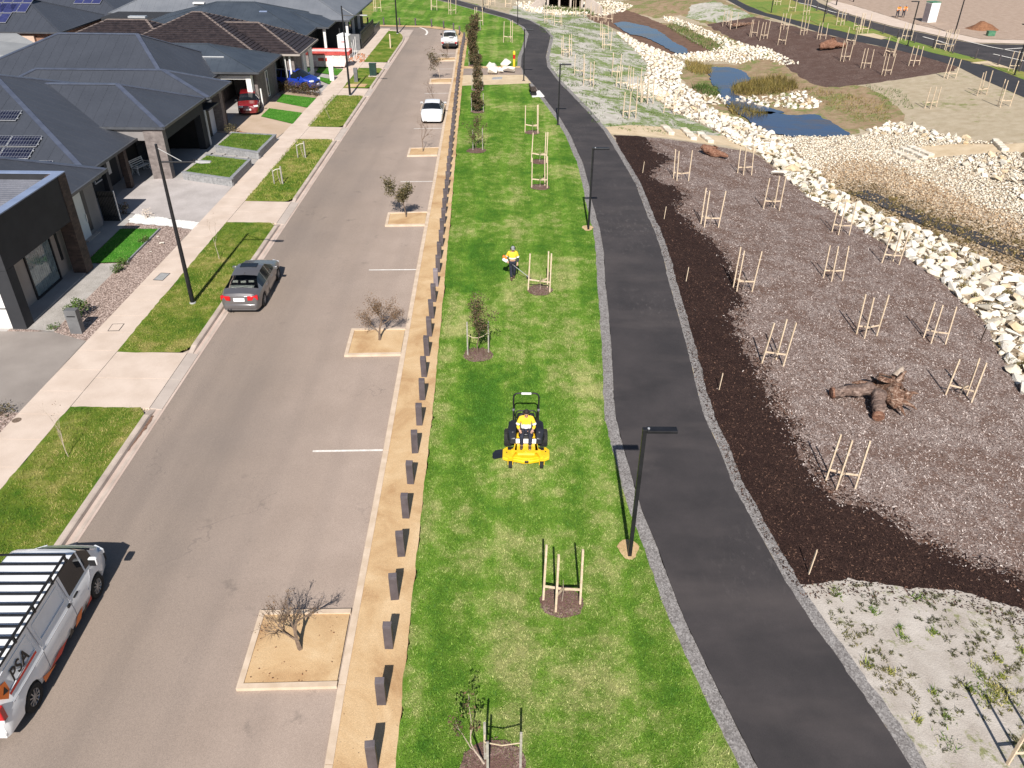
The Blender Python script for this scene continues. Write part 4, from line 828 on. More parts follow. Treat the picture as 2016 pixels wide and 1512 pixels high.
# ------------------------------------------------------------------ houses
def house_mats():
    t = NT('roof_slate'); x = t.n('ShaderNodeTexWave'); x.inputs['Scale'].default_value = 2.1; x.inputs['Distortion'].default_value = .15
    t.l(t.pos, x.inputs['Vector'])
    c = t.ramp(t.noise(.5, 4), [(.3, (.041, .046, .059)), (.7, (.054, .060, .076))]); c = t.mix(.3, c, t.ramp(t.noise(9, 4), [(.3, (.034, .038, .048)), (.7, (.066, .072, .088))]))
    t.col(c); t.set(Roughness=.5); t.b.inputs['Specular IOR Level'].default_value = .4; t.done('roof_slate')
    pmat('roof_cap', (.062, .072, .105), (.082, .095, .135), 2, .4, fine=.08)
    pmat('roof_dark', (.038, .048, .064), (.052, .064, .082), .6, .5, fine=.1, fscale=20)
    pmat('roof_grey', (.13, .14, .16), (.165, .175, .195), .4, .5, fine=.08, fscale=20)
    pmat('roof_pale', (.22, .225, .23), (.27, .275, .28), .4, .6, fine=.08, fscale=20)
    pmat('roof_tile', (.020, .0155, .0175), (.044, .033, .034), 2.6, .55, .4, 22, fine=.4, fscale=14)
    pmat('tile_cap', (.16, .125, .11), (.23, .185, .165), 3, .7, fine=.2, fscale=20)
    pmat('render_charcoal', (.022, .023, .027), (.030, .031, .036), 1.2, .8, .15, 70, fine=.1)
    pmat('render_grey', (.20, .185, .18), (.26, .24, .235), .7, .85, .2, 70, fine=.08)
    pmat('render_beige', (.30, .26, .235), (.37, .325, .295), .7, .85, .2, 70, fine=.08)
    pmat('render_white', (.66, .64, .62), (.76, .745, .73), .9, .8, .1, 70, fine=.05)
    pmat('trim_dark', (.018, .018, .021), (.026, .026, .03), 3, .5, fine=.1)
    pmat('gutter_dark', (.055, .058, .066), (.075, .079, .09), 3, .4, fine=.1)
    pmat('flat_deck', (.115, .12, .145), (.155, .16, .19), 1.2, .5, fine=.12, fscale=20)
    pmat('deck_cap', (.17, .215, .33), (.215, .265, .39), 1.5, .4, fine=.06)
    pmat('fence_black', (.010, .012, .013), (.018, .02, .022), 4, .5, fine=.1)
    pmat('fence_grey', (.11, .11, .115), (.15, .15, .155), 2, .6, fine=.1)
    pmat('fence_beige', (.30, .265, .225), (.36, .32, .275), 1, .7, fine=.08)
    pmat('wall_pink', (.50, .37, .29), (.58, .44, .36), 1, .85, fine=.1)
    pmat('planter_block', (.20, .20, .205), (.30, .30, .305), 6, .9, .6, 30, fine=.25, fscale=40)
    pmat('planter_cap', (.20, .205, .22), (.26, .265, .28), 3, .85, .2, 60, fine=.12)
    pmat('garage_white', (.62, .63, .66), (.70, .71, .74), 1, .6, fine=.04)
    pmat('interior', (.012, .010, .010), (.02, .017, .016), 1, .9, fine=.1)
    def brick(key, c1, c2, mor, sc=1.0):
        t = NT(key); b = t.n('ShaderNodeTexBrick'); b.inputs['Scale'].default_value = 4.2*sc
        x, y, z = t.xyz(); cmb = t.n('ShaderNodeCombineXYZ'); t.l(t.math('ADD', x, y), cmb.inputs[0]); t.l(z, cmb.inputs[1]); t.l(cmb.outputs[0], b.inputs['Vector'])
        b.inputs['Color1'].default_value = (*c1, 1); b.inputs['Color2'].default_value = (*c2, 1); b.inputs['Mortar'].default_value = (*mor, 1); b.inputs['Mortar Size'].default_value = .012
        b.inputs['Brick Width'].default_value = 1.0; b.inputs['Row Height'].default_value = .36
        t.col(t.mix(1.0, b.outputs['Color'], t.ramp(t.noise(3, 4), [(.3, .75), (.7, 1.2)]), 'MULTIPLY')); t.set(Roughness=.9); t.bump(b.outputs['Fac'], -.4, .01); t.done(key)
    brick('brick_dark', (.045, .032, .028), (.085, .058, .048), (.06, .05, .045)); brick('brick_taupe', (.15, .125, .118), (.20, .17, .16), (.17, .155, .15)); brick('brick_red', (.20, .10, .07), (.28, .15, .10), (.3, .25, .2))
    t = NT('window_glass'); c = t.ramp(t.noise(.7, 2), [(.3, (.02, .028, .035)), (.7, (.05, .06, .07))]); t.col(c); t.set(Roughness=.04); t.b.inputs['Specular IOR Level'].default_value = .7; t.done('window_glass')
    t = NT('clear_pane'); c = t.ramp(t.noise(.7, 2), [(.3, (.75, .8, .82)), (.7, (.82, .87, .89))]); t.col(c); t.set(Roughness=.02, IOR=1.45); t.b.inputs['Transmission Weight'].default_value = 1.0
    t.done('clear_pane')
    pmat('curtain', (.36, .42, .44), (.55, .60, .61), 4, .9, fine=.1)
    t = NT('solar_cell'); x, y, z = t.xyz(t.n('ShaderNodeTexCoord').outputs['Object'])
    lx = t.math('LESS_THAN', t.math('FRACT', t.math('MULTIPLY', x, 6.0)), .07); ly = t.math('LESS_THAN', t.math('FRACT', t.math('MULTIPLY', y, 3.0)), .05)
    c = t.mix(t.ramp(t.noise(1.2, 3), [(.3, 0.0), (.7, 1.0)]), (.006, .007, .018), (.016, .017, .04)); c = t.mix(t.math('MULTIPLY', t.math('MAXIMUM', lx, ly), .7), c, (.30, .32, .36))
    t.col(c); t.set(Roughness=.12); t.b.inputs['Specular IOR Level'].default_value = .5; t.done('solar_cell')
    pmat('alu', (.62, .63, .65), (.72, .73, .75), 6, .35, fine=.08, metallic=.6)
    pmat('solar_blue', (.028, .032, .10), (.04, .045, .13), 2, .2, fine=.1)
house_mats()

def hip_roof(parent, x0, x1, y0, y1, ze, zr, he, hw, mat='roof_slate', cap='roof_cap', yr=None, tiles=0, gut='gutter_dark', name='roof', wall=None, inset=.45, zb=0.0, east_eave=None):
    """hipped roof with its ridge along x; he / hw = run of the east / west hip"""
    off = tuple(parent.location); yr = (y0+y1)/2 if yr is None else yr
    A, B, Cc, D = (x0, y0, ze), (x1, y0, ze), (x1, y1, ze), (x0, y1, ze); W, E = (x0+hw, yr, zr), (x1-he, yr, zr)
    planes = [(A, B, W, E), (B, Cc, E, E), (Cc, D, E, W), (D, A, W, W)]
    m = MB(off)
    for a, b, c, d in planes: m.add([a, b, d, c] if c != d else [a, b, c], [(0, 1, 2, 3)] if c != d else [(0, 1, 2)])
    t = .06
    m.add([(p[0], p[1], p[2]-.02) for p in (A, B, Cc, D)], [(3, 2, 1, 0)])
    rf = m.build(name, mat, parent)
    m = MB(off); g = .11
    for (a, b) in ((A, B), (B, Cc), (Cc, D), (D, A)):
        a, b = Vector(a), Vector(b); d = (b-a).normalized(); o = Vector((d.y, -d.x, 0))*.06
        m.bar(a+o-Vector((0, 0, .05))-d*.06, b+o-Vector((0, 0, .05))+d*.06, .12, .15)
    m.build('gutter', gut, parent)
    if not tiles:
        m = MB(off)
        for a, b, c_, d_ in planes:
            a, b, c_, d_ = map(Vector, (a, b, c_, d_)); L = (b-a).length; dr = (b-a)/L; a1, b1 = max((c_-a).dot(dr), .01), max((b-d_).dot(dr), .01); up = (c_-a)-dr*a1; nn = dr.cross(up).normalized()
            if nn.z < 0: nn = -nn
            u_ = .4
            while u_ < L-.3:
                f_ = min(1.0, u_/a1, (L-u_)/b1)
                if f_ > .05: p0, p1 = a+dr*u_+nn*.006, a+dr*u_+up*f_+nn*.006; m.bar(tuple(p0), tuple(p1), .022, .008, up=tuple(nn))
                u_ += .76
        if m.v: tag(m.build('sheet_lap', mat, parent, normals=False), kind='stuff')
    r = .085
    for a, b in ((A, W), (B, E), (Cc, E), (D, W), (W, E)):
        if (Vector(a)-Vector(b)).length < .1: continue
        m = MB(off); a, b = Vector(a), Vector(b); up = Vector((0, 0, .012)); m.bar(a+up, b+up, .30 if cap == 'roof_cap' else .2, .07); adopt_ = m.build('ridge_cap', cap, parent)
    if tiles:
        for a, b, c, d in planes:
            a, b, c, d = map(Vector, (a, b, c, d)); sl = ((c+d)/2-(a+b)/2); n = max(3, int(sl.length/tiles)); nv = (b-a).cross(c-a).normalized()
            if nv.z < 0: nv = -nv
            for i in range(n):
                f0, f1 = i/n, (i+1)/n; l0, l1, r0, r1 = a.lerp(c, f0), a.lerp(c, f1), b.lerp(d, f0), b.lerp(d, f1)
                up0, up1 = nv*.075, nv*.02
                m = MB(off); m.add([tuple(l0+up0), tuple(r0+up0), tuple(r1+up1), tuple(l1+up1), tuple(l0+nv*.005), tuple(r0+nv*.005)], [(0, 1, 2, 3), (4, 5, 1, 0)])
                m.build('tile_course', mat, parent)
    if wall:
        m = MB(off); m.box(x0+inset, x1-inset, y0+inset, y1-inset, zb, ze-.03); m.build('wall', wall, parent)
    return rf
def pbox(parent, name, mat, *b, bevel=0.0):
    return MB(tuple(parent.location)).box(*b).build(name, mat, parent, bevel=bevel)
def window(parent, face, p, w_, z0, z1, glass='window_glass', frame='trim_dark', t=.06):
    """face: 'e' at x=p[0], 's' at y=p[1]; p = (x, y) of the window's start corner"""
    off = tuple(parent.location); m = MB(off); g = MB(off); x, y = p; f = .06
    if face == 'e':
        for (a, b, c, d) in ((y, y+f, z0, z1), (y+w_-f, y+w_, z0, z1), (y+f, y+w_-f, z0, z0+f), (y+f, y+w_-f, z1-f, z1)): m.box(x-.02, x+t, a, b, c, d)
        g.box(x-.01, x+t*.4, y+f, y+w_-f, z0+f, z1-f)
    else:
        for (a, b, c, d) in ((x, x+f, z0, z1), (x+w_-f, x+w_, z0, z1), (x+f, x+w_-f, z0, z0+f), (x+f, x+w_-f, z1-f, z1)): m.box(a, b, y-t, y+.02, c, d)
        g.box(x+f, x+w_-f, y-t*.4, y+.01, z0+f, z1-f)
    o = m.build('window', frame, parent); gg = g.build('pane', glass); gg.location = (0, 0, 0); adopt(gg, o)
    return o

# --- house 1: charcoal portico with flat ribbed roof
H1 = thing('house', (-24, 37, 0), 'rendered house with a charcoal box portico, flat ribbed roof and big curtained window', 'house', 'houses along the street')
hip_roof(H1, -40, -22.6, 30.6, 43.2, 3.1, 6.1, 6.3, 6.3)
def h1():
    P = H1; off = tuple(P.location)
    pbox(P, 'wall', 'render_grey', -39.5, -23.2, 36.75, 42.55, 0, 3.05)
    pbox(P, 'wall', 'render_white', -30, -21.8, 30.45, 31.1, 0, 2.85); pbox(P, 'wall', 'render_beige', -30, -22.12, 31.1, 36.7, 0, 2.85)
    pbox(P, 'wall_joint', 'trim_dark', -30, -21.86, 30.42, 30.46, 1.02, 1.06)
    pbox(P, 'column', 'render_charcoal', -21.82, -21.2, 30.35, 30.95, 0, 2.84)
    pbox(P, 'porch_slab', 'lot_paving', -22.12, -21.24, 30.95, 36.5, 0.0, .15)
    m = MB(off); m.box(-30, -21.2, 30.35, 30.6, 2.85, 5.0); m.box(-21.45, -21.2, 30.6, 36.05, 2.85, 5.0); m.box(-30, -21.82, 36.5, 36.76, 2.85, 5.0); m.box(-30, -21.45, 30.6, 36.5, 2.80, 2.95); m.build('parapet', 'render_charcoal', P)
    m = MB(off); m.box(-30, -21.17, 30.32, 30.62, 5.0, 5.05); m.box(-21.62, -21.17, 30.62, 36.79, 5.0, 5.05); m.box(-30, -21.62, 36.47, 36.79, 5.0, 5.05); m.build('parapet_cap', 'deck_cap', P)
    m = MB(off); yy = 30.62; prof = []
    while yy < 36.45: prof += [(yy, 4.60), (yy+.10, 4.60), (yy+.13, 4.72), (yy+.20, 4.72), (yy+.24, 4.60)]; yy += .26
    prof = [p for p in prof if p[0] < 36.47]
    m.loft([[(-30, a, b) for a, b in prof], [(-21.6, a, b) for a, b in prof]], cap=False, close=False); m.build('ribbed_roof', 'flat_deck', P)
    pbox(P, 'brick_pier', 'brick_dark', -21.82, -21.17, 36.06, 36.74, 0, 5.0)
    # big window with curtains behind the pane
    m = MB(off)
    for b in ((33.05, 33.13), (35.27, 35.35)): m.box(-22.13, -22.04, b[0], b[1], .15, 2.8)
    m.box(-22.13, -22.04, 33.13, 35.27, .15, .25); m.box(-22.13, -22.04, 33.13, 35.27, 2.72, 2.8); wf = m.build('window', 'trim_dark', P)
    g = MB(off).box(-22.075, -22.065, 33.13, 35.27, .25, 2.72).build('pane', 'clear_pane'); adopt(g, wf)
    pts = [(-22.095+.018*math.sin(i*1.35), 33.13+i*2.14/60) for i in range(61)]
    c = MB(off).loft([[(x, y, .25) for x, y in pts], [(x, y, 2.72) for x, y in pts]], cap=False, close=False).build('curtain', 'curtain', smooth=80); adopt(c, wf)
    pbox(P, 'slot_window', 'trim_dark', -22.13, -22.08, 35.85, 36.03, .9, 2.8)
    for y0, w_, mm in ((41.0, .34, 'trim_dark'),): pbox(P, 'slot_window', mm, -23.22, -23.15, y0, y0+w_, .35, 2.9)
    d = pbox(P, 'front_door', 'render_white', -23.22, -23.16, 40.15, 40.98, .1, 2.6); d2 = MB(off).box(-23.16, -23.1, 40.86, 40.9, .95, 1.35).build('handle', 'alu'); adopt(d2, d)
    pbox(P, 'door_step', 'layback_concrete', -23.15, -22.9, 40.1, 41.5, .08, .14)
h1()
def slat_fence(name, label, x0, x1, y, z1, n, mat='fence_black'):
    t = thing(name, ((x0+x1)/2, y, 0), label, 'gate'); off = tuple(t.location); w_ = (x1-x0)/n
    for i in range(n): MB(off).box(x0+i*w_+.012, x0+(i+1)*w_-.012, y-.02, y+.02, .08, z1-.03).build('slat', mat, t)
    for z in (.3, z1-.35): MB(off).box(x0, x1, y+.021, y+.06, z, z+.06).build('rail', mat, t)
    MB(off).box(x1, x1+.06, y-.03, y+.03, .08, z1).build('post', 'alu', t)
    return t
slat_fence('side_gate', 'black vertical slat gate between the first two houses', -23.5, -22.55, 43.22, 1.85, 11)

# --- house 2: double garage, porch with bench, solar panels
H2 = thing('house', (-25, 52, 0), 'slate roofed house with solar panels on its slope and a deep shaded garage', 'house', 'houses along the street')
hip_roof(H2, -46, -24.03, 43.75, 62.0, 2.7, 6.02, 9.12, 9)
hip_roof(H2, -40, -22.1, 50.55, 58.4, 3.42, 5.15, 4.1, 3, name='garage_roof')
def h2():
    P = H2; off = tuple(P.location)
    pbox(P, 'wall', 'brick_taupe', -45, -25.6, 44.2, 50.9, 0, 2.68); pbox(P, 'wall', 'interior', -27.0, -25.6, 50.9, 57.6, .05, 3.2)  # near-black second box stands in for the shaded void under this roof
    pbox(P, 'porch_wall', 'render_charcoal', -25.6, -25.5, 44.3, 50.4, .1, 2.6)
    pbox(P, 'brick_pier', 'brick_taupe', -23.45, -22.22, 50.58, 51.1, 0, 3.3); pbox(P, 'brick_pier', 'render_charcoal', -22.7, -22.22, 57.3, 58.1, 0, 3.3)
    pbox(P, 'lintel', 'render_charcoal', -22.7, -22.2, 51.1, 57.3, 2.55, 3.34); pbox(P, 'lintel', 'render_grey', -26, -23.45, 50.66, 50.9, 2.55, 3.3)
    pbox(P, 'column', 'render_charcoal', -24.4, -24.1, 46.0, 46.35, 0, 2.65); pbox(P, 'column', 'brick_dark', -24.45, -24.1, 48.7, 49.1, 0, 2.65)
    pbox(P, 'garage_door', 'trim_dark', -25.6, -25.5, 53.6, 57.2, .1, 2.6); pbox(P, 'porch_end', 'interior', -25.5, -22.7, 57.4, 57.6, .1, 3.2)  # porch end near black too, painting in the same deep shade
    for z in (.7, 1.3, 1.9): pbox(P, 'door_rail', 'render_charcoal', -25.5, -25.47, 53.6, 57.2, z, z+.03)
    window(P, 'e', (-25.48, 47.0), 1.2, .9, 2.3, frame='render_white'); pbox(P, 'shutter', 'render_white', -25.47, -25.42, 48.6, 49.3, .9, 2.4)
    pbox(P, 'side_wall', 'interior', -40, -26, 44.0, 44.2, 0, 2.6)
    tp = math.tan(R(20)); rot = Matrix.Rotation(R(20), 3, 'X')
    def panel(x, y, label=None, w_=1.05, d_=1.72, up=.10):
        z = 2.7+tp*(y-43.75)
        o = MB().box(-w_/2, w_/2, -d_/2, d_/2, -.02, .02).build('solar_panel', 'alu', P); o.location = (x-off[0], y-off[1], z+up-off[2]); o.rotation_euler = (R(20), 0, 0)
        g = MB().box(-w_/2+.025, w_/2-.025, -d_/2+.025, d_/2-.025, .018, .026).build('cell_sheet', 'solar_cell'); adopt(g, o)
        c = MB().cbox((w_/2+.02, d_/4, -.02), (.08, .05, .05)).cbox((w_/2+.02, -d_/4, -.02), (.08, .05, .05)).build('clamp', 'alu'); adopt(c, o)
    # upper array row and lower array, laid landscape
    for k in range(4):
        panel(-28.45-1.76*k, 46.25, w_=1.72, d_=1.0); panel(-28.5-1.76*k, 45.2, w_=1.72, d_=1.0)
    for k in range(4):
        panel(-27.0-1.76*k, 44.05+.05, w_=1.72, d_=1.0); panel(-27.05-1.76*k, 43.02+.05, w_=1.72, d_=1.0)
    for k in range(2): panel(-30.6-1.76*k, 48.6, w_=1.72, d_=1.0)
h2()
def bench_ornate():
    t = thing('garden_bench', (-24.75, 51.9, .1), 'white cast iron garden bench on the shaded porch', 'bench', rz=R(75)); 
    for s in (-.6, .6):
        m = MB(); m.tube([(s, -.25, 0), (s, -.2, .25), (s, -.24, .42), (s, .2, .42), (s, .24, .2), (s, .3, 0)], .028, 6); m.tube([(s, .2, .42), (s, .30, .9)], .028, 6); m.tube([(s, -.24, .42), (s, -.26, .62), (s, .22, .62)], .024, 6)
        m.tube([(s, .0+.14*math.cos(a), .2+.14*math.sin(a)) for a in np.linspace(0, 6.28, 10)], .018, 5); m.build('leg', 'render_white', t, smooth=50)
    for y in (-.2, -.1, 0, .1): MB().box(-.66, .66, y-.035, y+.035, .44, .465).build('seat_slat', 'render_white', t)
    for z in (.52, .65, .78, .88): MB().cbox((0, .21+(z-.42)*.2, z), (1.3, .025, .06)).build('back_slat', 'render_white', t)
bench_ornate()
# raised lawns with block retaining walls in front of house 2
def raised_bed(pl, zt, label):
    """pl: ground outline [south-west, south-east, north-east, north-west]"""
    c = np.mean(np.array(pl), 0); t = thing('raised_lawn', (float(c[0]), float(c[1]), .1), label, 'raised lawn', 'raised lawns in front of the second house'); off = tuple(t.location)
    sw, se, ne, nw = [Vector(p) for p in pl]; ins = [p.lerp(Vector(c), .075) for p in (sw, se, ne, nw)]
    m = MB(off); m.prism([tuple(p) for p in ins], .1, zt-.02); m.build('lawn', 'planter_grass', t)
    X, Y = scatter([tuple(p) for p in ins], 160); n = len(X); Vv = []
    a = NR.uniform(0, 6.28, n); V = np.empty((n, 3, 3)); V[:, 0] = np.stack([X-np.cos(a)*.02, Y-np.sin(a)*.02, np.full(n, zt-.02)], 1); V[:, 1] = np.stack([X+np.cos(a)*.02, Y+np.sin(a)*.02, np.full(n, zt-.02)], 1); V[:, 2] = np.stack([X+NR.normal(0, .03, n), Y+NR.normal(0, .03, n), zt+NR.uniform(.02, .06, n)], 1)
    tag(mesh_np('grass', V.reshape(-1, 3)-np.array(off), np.arange(3*n).reshape(-1, 3), 'blade_green', t), kind='stuff')
    for a, b, rows in ((sw, se, 2), (se, ne, 2), (ne, nw, 2)):
        d = (b-a); L = d.length; d.normalize(); nrm = Vector((-d.y, d.x)); k = max(2, int(L/.42)); hh = (zt-.1-.06)/rows
        for r in range(rows):
            for i in range(k):
                s0, s1 = i/k*L, (i+1)/k*L
                if r % 2: s0 -= .5*L/k; s1 -= .5*L/k
                s0, s1 = max(s0, 0)+.006, min(s1, L)-.006
                if s1-s0 < .05: continue
                p0, p1 = a+d*s0, a+d*s1; j = RNG.uniform(0, .012)
                q = [p0-nrm*j, p1-nrm*j, p1+nrm*.18, p0+nrm*.18]
                MB(off).prism([tuple(v) for v in q], .1+r*hh+.003, .1+(r+1)*hh-.003).build('block', 'planter_block', t)
        m = MB(off); m.prism([tuple(v) for v in (a-nrm*.03-d*.03, b-nrm*.03+d*.03, b+nrm*.2+d*.03, a+nrm*.2-d*.03)], zt-.06, zt+(.0 if rows else 0)+RNG.uniform(0, .004)); m.build('coping', 'planter_cap', t)
raised_bed([(-21.48, 50.46), (-17.89, 49.17), (-17.82, 53.32), (-21.17, 54.35)], .62, 'raised lawn behind a grey block wall beside the pale driveway')
raised_bed([(-21.24, 56.35), (-17.77, 54.92), (-17.67, 59.40), (-21.13, 59.95)], .62, 'raised lawn behind a grey block wall farther from the pale driveway')
for i, p in enumerate([(-21.79, 55.38), (-20.94, 55.17), (-20.02, 54.73), (-19.07, 54.41)]):
    st = MB((p[0], p[1], .1)).box(p[0]-.5, p[0]+.5, p[1]-.85, p[1]+.85, .1, .2).build('step', 'lot_paving'); st.location = (p[0], p[1], .1)
    if i == 0: S0 = thing('entry_steps', (p[0], p[1], .1), 'pale concrete entry steps between the two raised lawns', 'steps'); o0 = S0
    st.location = (p[0]-S0.location[0], p[1]-S0.location[1], 0); adopt(st, S0)

# --- house 3
H3 = thing('house', (-25, 65, 0), 'large slate roofed house with a white panel door, next past the double garage', 'house', 'houses along the street')
hip_roof(H3, -44, -24.4, 59.2, 73.6, 3.0, 6.3, 5.0, 8.5)
hip_roof(H3, -38, -21.85, 58.5, 63.6, 3.42, 4.75, 3.9, 3, name='porch_roof')
def h3():
    P = H3
    pbox(P, 'wall', 'render_charcoal', -40, -23.0, 59.5, 63.2, 0, 3.2); pbox(P, 'garage_door', 'garage_white', -23.0, -22.92, 60.6, 61.9, .1, 2.5)
    pbox(P, 'brick_pier', 'brick_taupe', -23.0, -22.3, 62.0, 62.6, 0, 3.3); pbox(P, 'brick_pier', 'brick_dark', -23.0, -22.4, 62.7, 63.2, 0, 3.3)
    pbox(P, 'side_screen', 'fence_black', -22.95, -22.88, 59.9, 60.8, .1, 2.4); window(P, 'e', (-22.95, 58.95), .5, .6, 2.6)
    pbox(P, 'canopy', 'roof_slate', -22.9, -21.95, 58.5, 60.6, 2.5, 2.6); pbox(P, 'downpipe', 'render_white', -22.25, -22.15, 58.2, 58.3, .1, 2.6)
h3()
# --- house 4: carport with white frame
H4 = thing('house', (-24, 72, 0), 'taupe brick house with a white framed carport over a red hatchback', 'house', 'houses along the street')
hip_roof(H4, -40, -21.0, 68.1, 75.6, 3.2, 4.7, 4.9, 3, 'roof_dark', 'roof_dark')
def h4():
    P = H4
    pbox(P, 'wall', 'brick_taupe', -25.4, -25.1, 68.7, 75, 0, 3.1); pbox(P, 'wall', 'brick_taupe', -25.1, -21.5, 74.2, 75, 0, 3.1); pbox(P, 'wall', 'brick_taupe', -21.75, -21.5, 69.2, 74.2, 0, 3.1)
    pbox(P, 'back_wall', 'render_beige', -25.1, -21.75, 74.1, 74.2, 0, 2.5)
    m = MB(tuple(P.location)); m.box(-25.4, -21.9, 68.55, 68.8, 2.55, 2.85); m.box(-22.2, -21.78, 68.5, 69.1, 0, 2.86); m.build('carport_frame', 'render_white', P)
    pbox(P, 'beam', 'brick_taupe', -25.4, -21.5, 68.6, 68.9, 2.86, 3.15); pbox(P, 'downpipe', 'render_white', -21.5, -21.4, 69.6, 69.75, .1, 1.6)
    window(P, 'e', (-21.48, 71.6), .6, .5, 2.6, frame='render_white'); pbox(P, 'roof_vent', 'alu', -26.5, -24.2, 70.0, 70.06, 3.98, 4.06)
    pbox(P, 'rear_wall', 'render_charcoal', -23.4, -22.9, 75.0, 77.0, 0, 3.0)
h4()
# --- house 5: brown tiled roof
H5 = thing('house', (-23, 80, 0), 'house under a big dark brown tiled roof with pale ridge lines', 'house', 'houses along the street')
hip_roof(H5, -37, -21.65, 72.9, 87.2, 3.2, 6.05, 7.4, 7.2, 'roof_tile', 'tile_cap', tiles=.34, gut='render_beige')
hip_roof(H5, -43.5, -30, 74.2, 84.4, 3.2, 5.45, 4, 6.0, 'roof_tile', 'tile_cap', tiles=.34, gut='render_beige', name='rear_roof')
hip_roof(H5, -32, -19.45, 75.9, 83.6, 3.2, 5.25, 4.4, 3, 'roof_tile', 'tile_cap', tiles=.34, gut='render_beige', name='front_roof')
def h5():
    P = H5
    pbox(P, 'wall', 'render_white', -38, -21.9, 76.4, 86, 0, 3.15); pbox(P, 'front_wall', 'brick_taupe', -20.75, -20.1, 76.4, 79.2, 0, 3.1); pbox(P, 'front_wall', 'render_white', -21.9, -19.95, 79.2, 83.1, 0, 3.1)
    pbox(P, 'porch_column', 'render_white', -20.95, -20.8, 76.2, 76.35, 0, 3.1); pbox(P, 'porch_column', 'render_white', -20.5, -20.35, 76.2, 76.35, 0, 3.1)
    window(P, 'e', (-19.93, 80.0), 1.4, .7, 2.6, frame='render_white'); pbox(P, 'front_door', 'trim_dark', -21.89, -21.82, 76.9, 78.0, .1, 2.5); pbox(P, 'slot_window', 'trim_dark', -22.6, -22.3, 76.33, 76.41, .8, 2.7)
    pbox(P, 'roof_vent', 'alu', -36.0, -34.4, 80.2, 80.8, 5.45, 5.6)
h5()
# --- house 6 and the corner house 7, still being finished
H6 = thing('house', (-23, 92, 0), 'house with a dark blue grey roof behind the red skip bin', 'house', 'houses along the street')
hip_roof(H6, -40, -21.05, 85.6, 98.7, 3.2, 5.4, 6.45, 8.5, 'roof_dark', 'roof_dark')
hip_roof(H6, -33, -19.85, 90.8, 97.0, 3.2, 4.35, 4.5, 3, 'roof_dark', 'roof_dark', name='porch_roof')
def h6():
    P = H6
    pbox(P, 'wall', 'render_charcoal', -39, -22.2, 88.2, 98, 0, 3.1); pbox(P, 'porch_column', 'render_white', -20.45, -20.2, 91.1, 91.35, 0, 3.1); pbox(P, 'porch_column', 'render_beige', -21.0, -20.75, 93.2, 93.45, 0, 3.1)
    pbox(P, 'garage_door', 'trim_dark', -22.22, -22.14, 92.2, 94.6, .1, 2.6); window(P, 'e', (-22.2, 89.2), 1.0, .8, 2.4)
    pbox(P, 'roof_vent', 'alu', -24.2, -22.2, 92.2, 92.27, 3.6, 3.7); pbox(P, 'skylight', 'deck_cap', -26.6, -25.8, 90.0, 90.5, 4.72, 4.82)
h6()
H7 = thing('house', (-24, 102, 0), 'corner house with a broad mid grey roof and a black fence round its deck', 'house', 'houses along the street')
hip_roof(H7, -36, -18.35, 95.0, 111.5, 3.3, 6.4, 8.0, 8, 'roof_grey', 'roof_grey')
hip_roof(H7, -47, -30, 100.0, 114.0, 3.1, 6.6, 7, 8, 'roof_grey', 'roof_grey', name='rear_roof')
def h7():
    P = H7
    pbox(P, 'wall', 'render_charcoal', -46, -19.6, 95.8, 111, 0, 3.25)
    for y in (95.5, 99.2, 103.0): pbox(P, 'porch_column', 'render_white', -18.85, -18.6, y, y+.25, 1.2, 3.25)
    pbox(P, 'side_wall', 'fence_grey', -21.5, -17.5, 95.9, 96.05, 0, 1.75); pbox(P, 'deck', 'gutter_dark', -19.6, -17.55, 96.05, 105, 1.0, 1.1)
    pbox(P, 'roof_vent', 'render_white', -37.5, -36.2, 101.2, 101.8, 4.0, 4.15); window(P, 'e', (-19.58, 97.5), 1.6, 1.3, 2.9); window(P, 'e', (-19.58, 101), 1.6, 1.3, 2.9)
h7()
t = thing('corner_fence', (-17.4, 101, 0), 'tall black slat fence round the corner house deck', 'fence'); off = tuple(t.location)
for i in range(46): MB(off).box(-17.45, -17.38, 96.3+i*.2+.01, 96.3+(i+1)*.2-.01, .1, 1.95).build('slat', 'fence_black', t)
for i in range(12): MB(off).box(-17.45, -17.38, 105.6+i*.4+.01, 105.6+(i+1)*.4-.02, .1, 1.0).build('slat', 'gutter_dark', t)
MB(off).box(-17.38, -17.32, 96.3, 105.5, .4, .48).box(-17.38, -17.32, 96.3, 105.5, 1.6, 1.68).build('rail', 'fence_black', t)

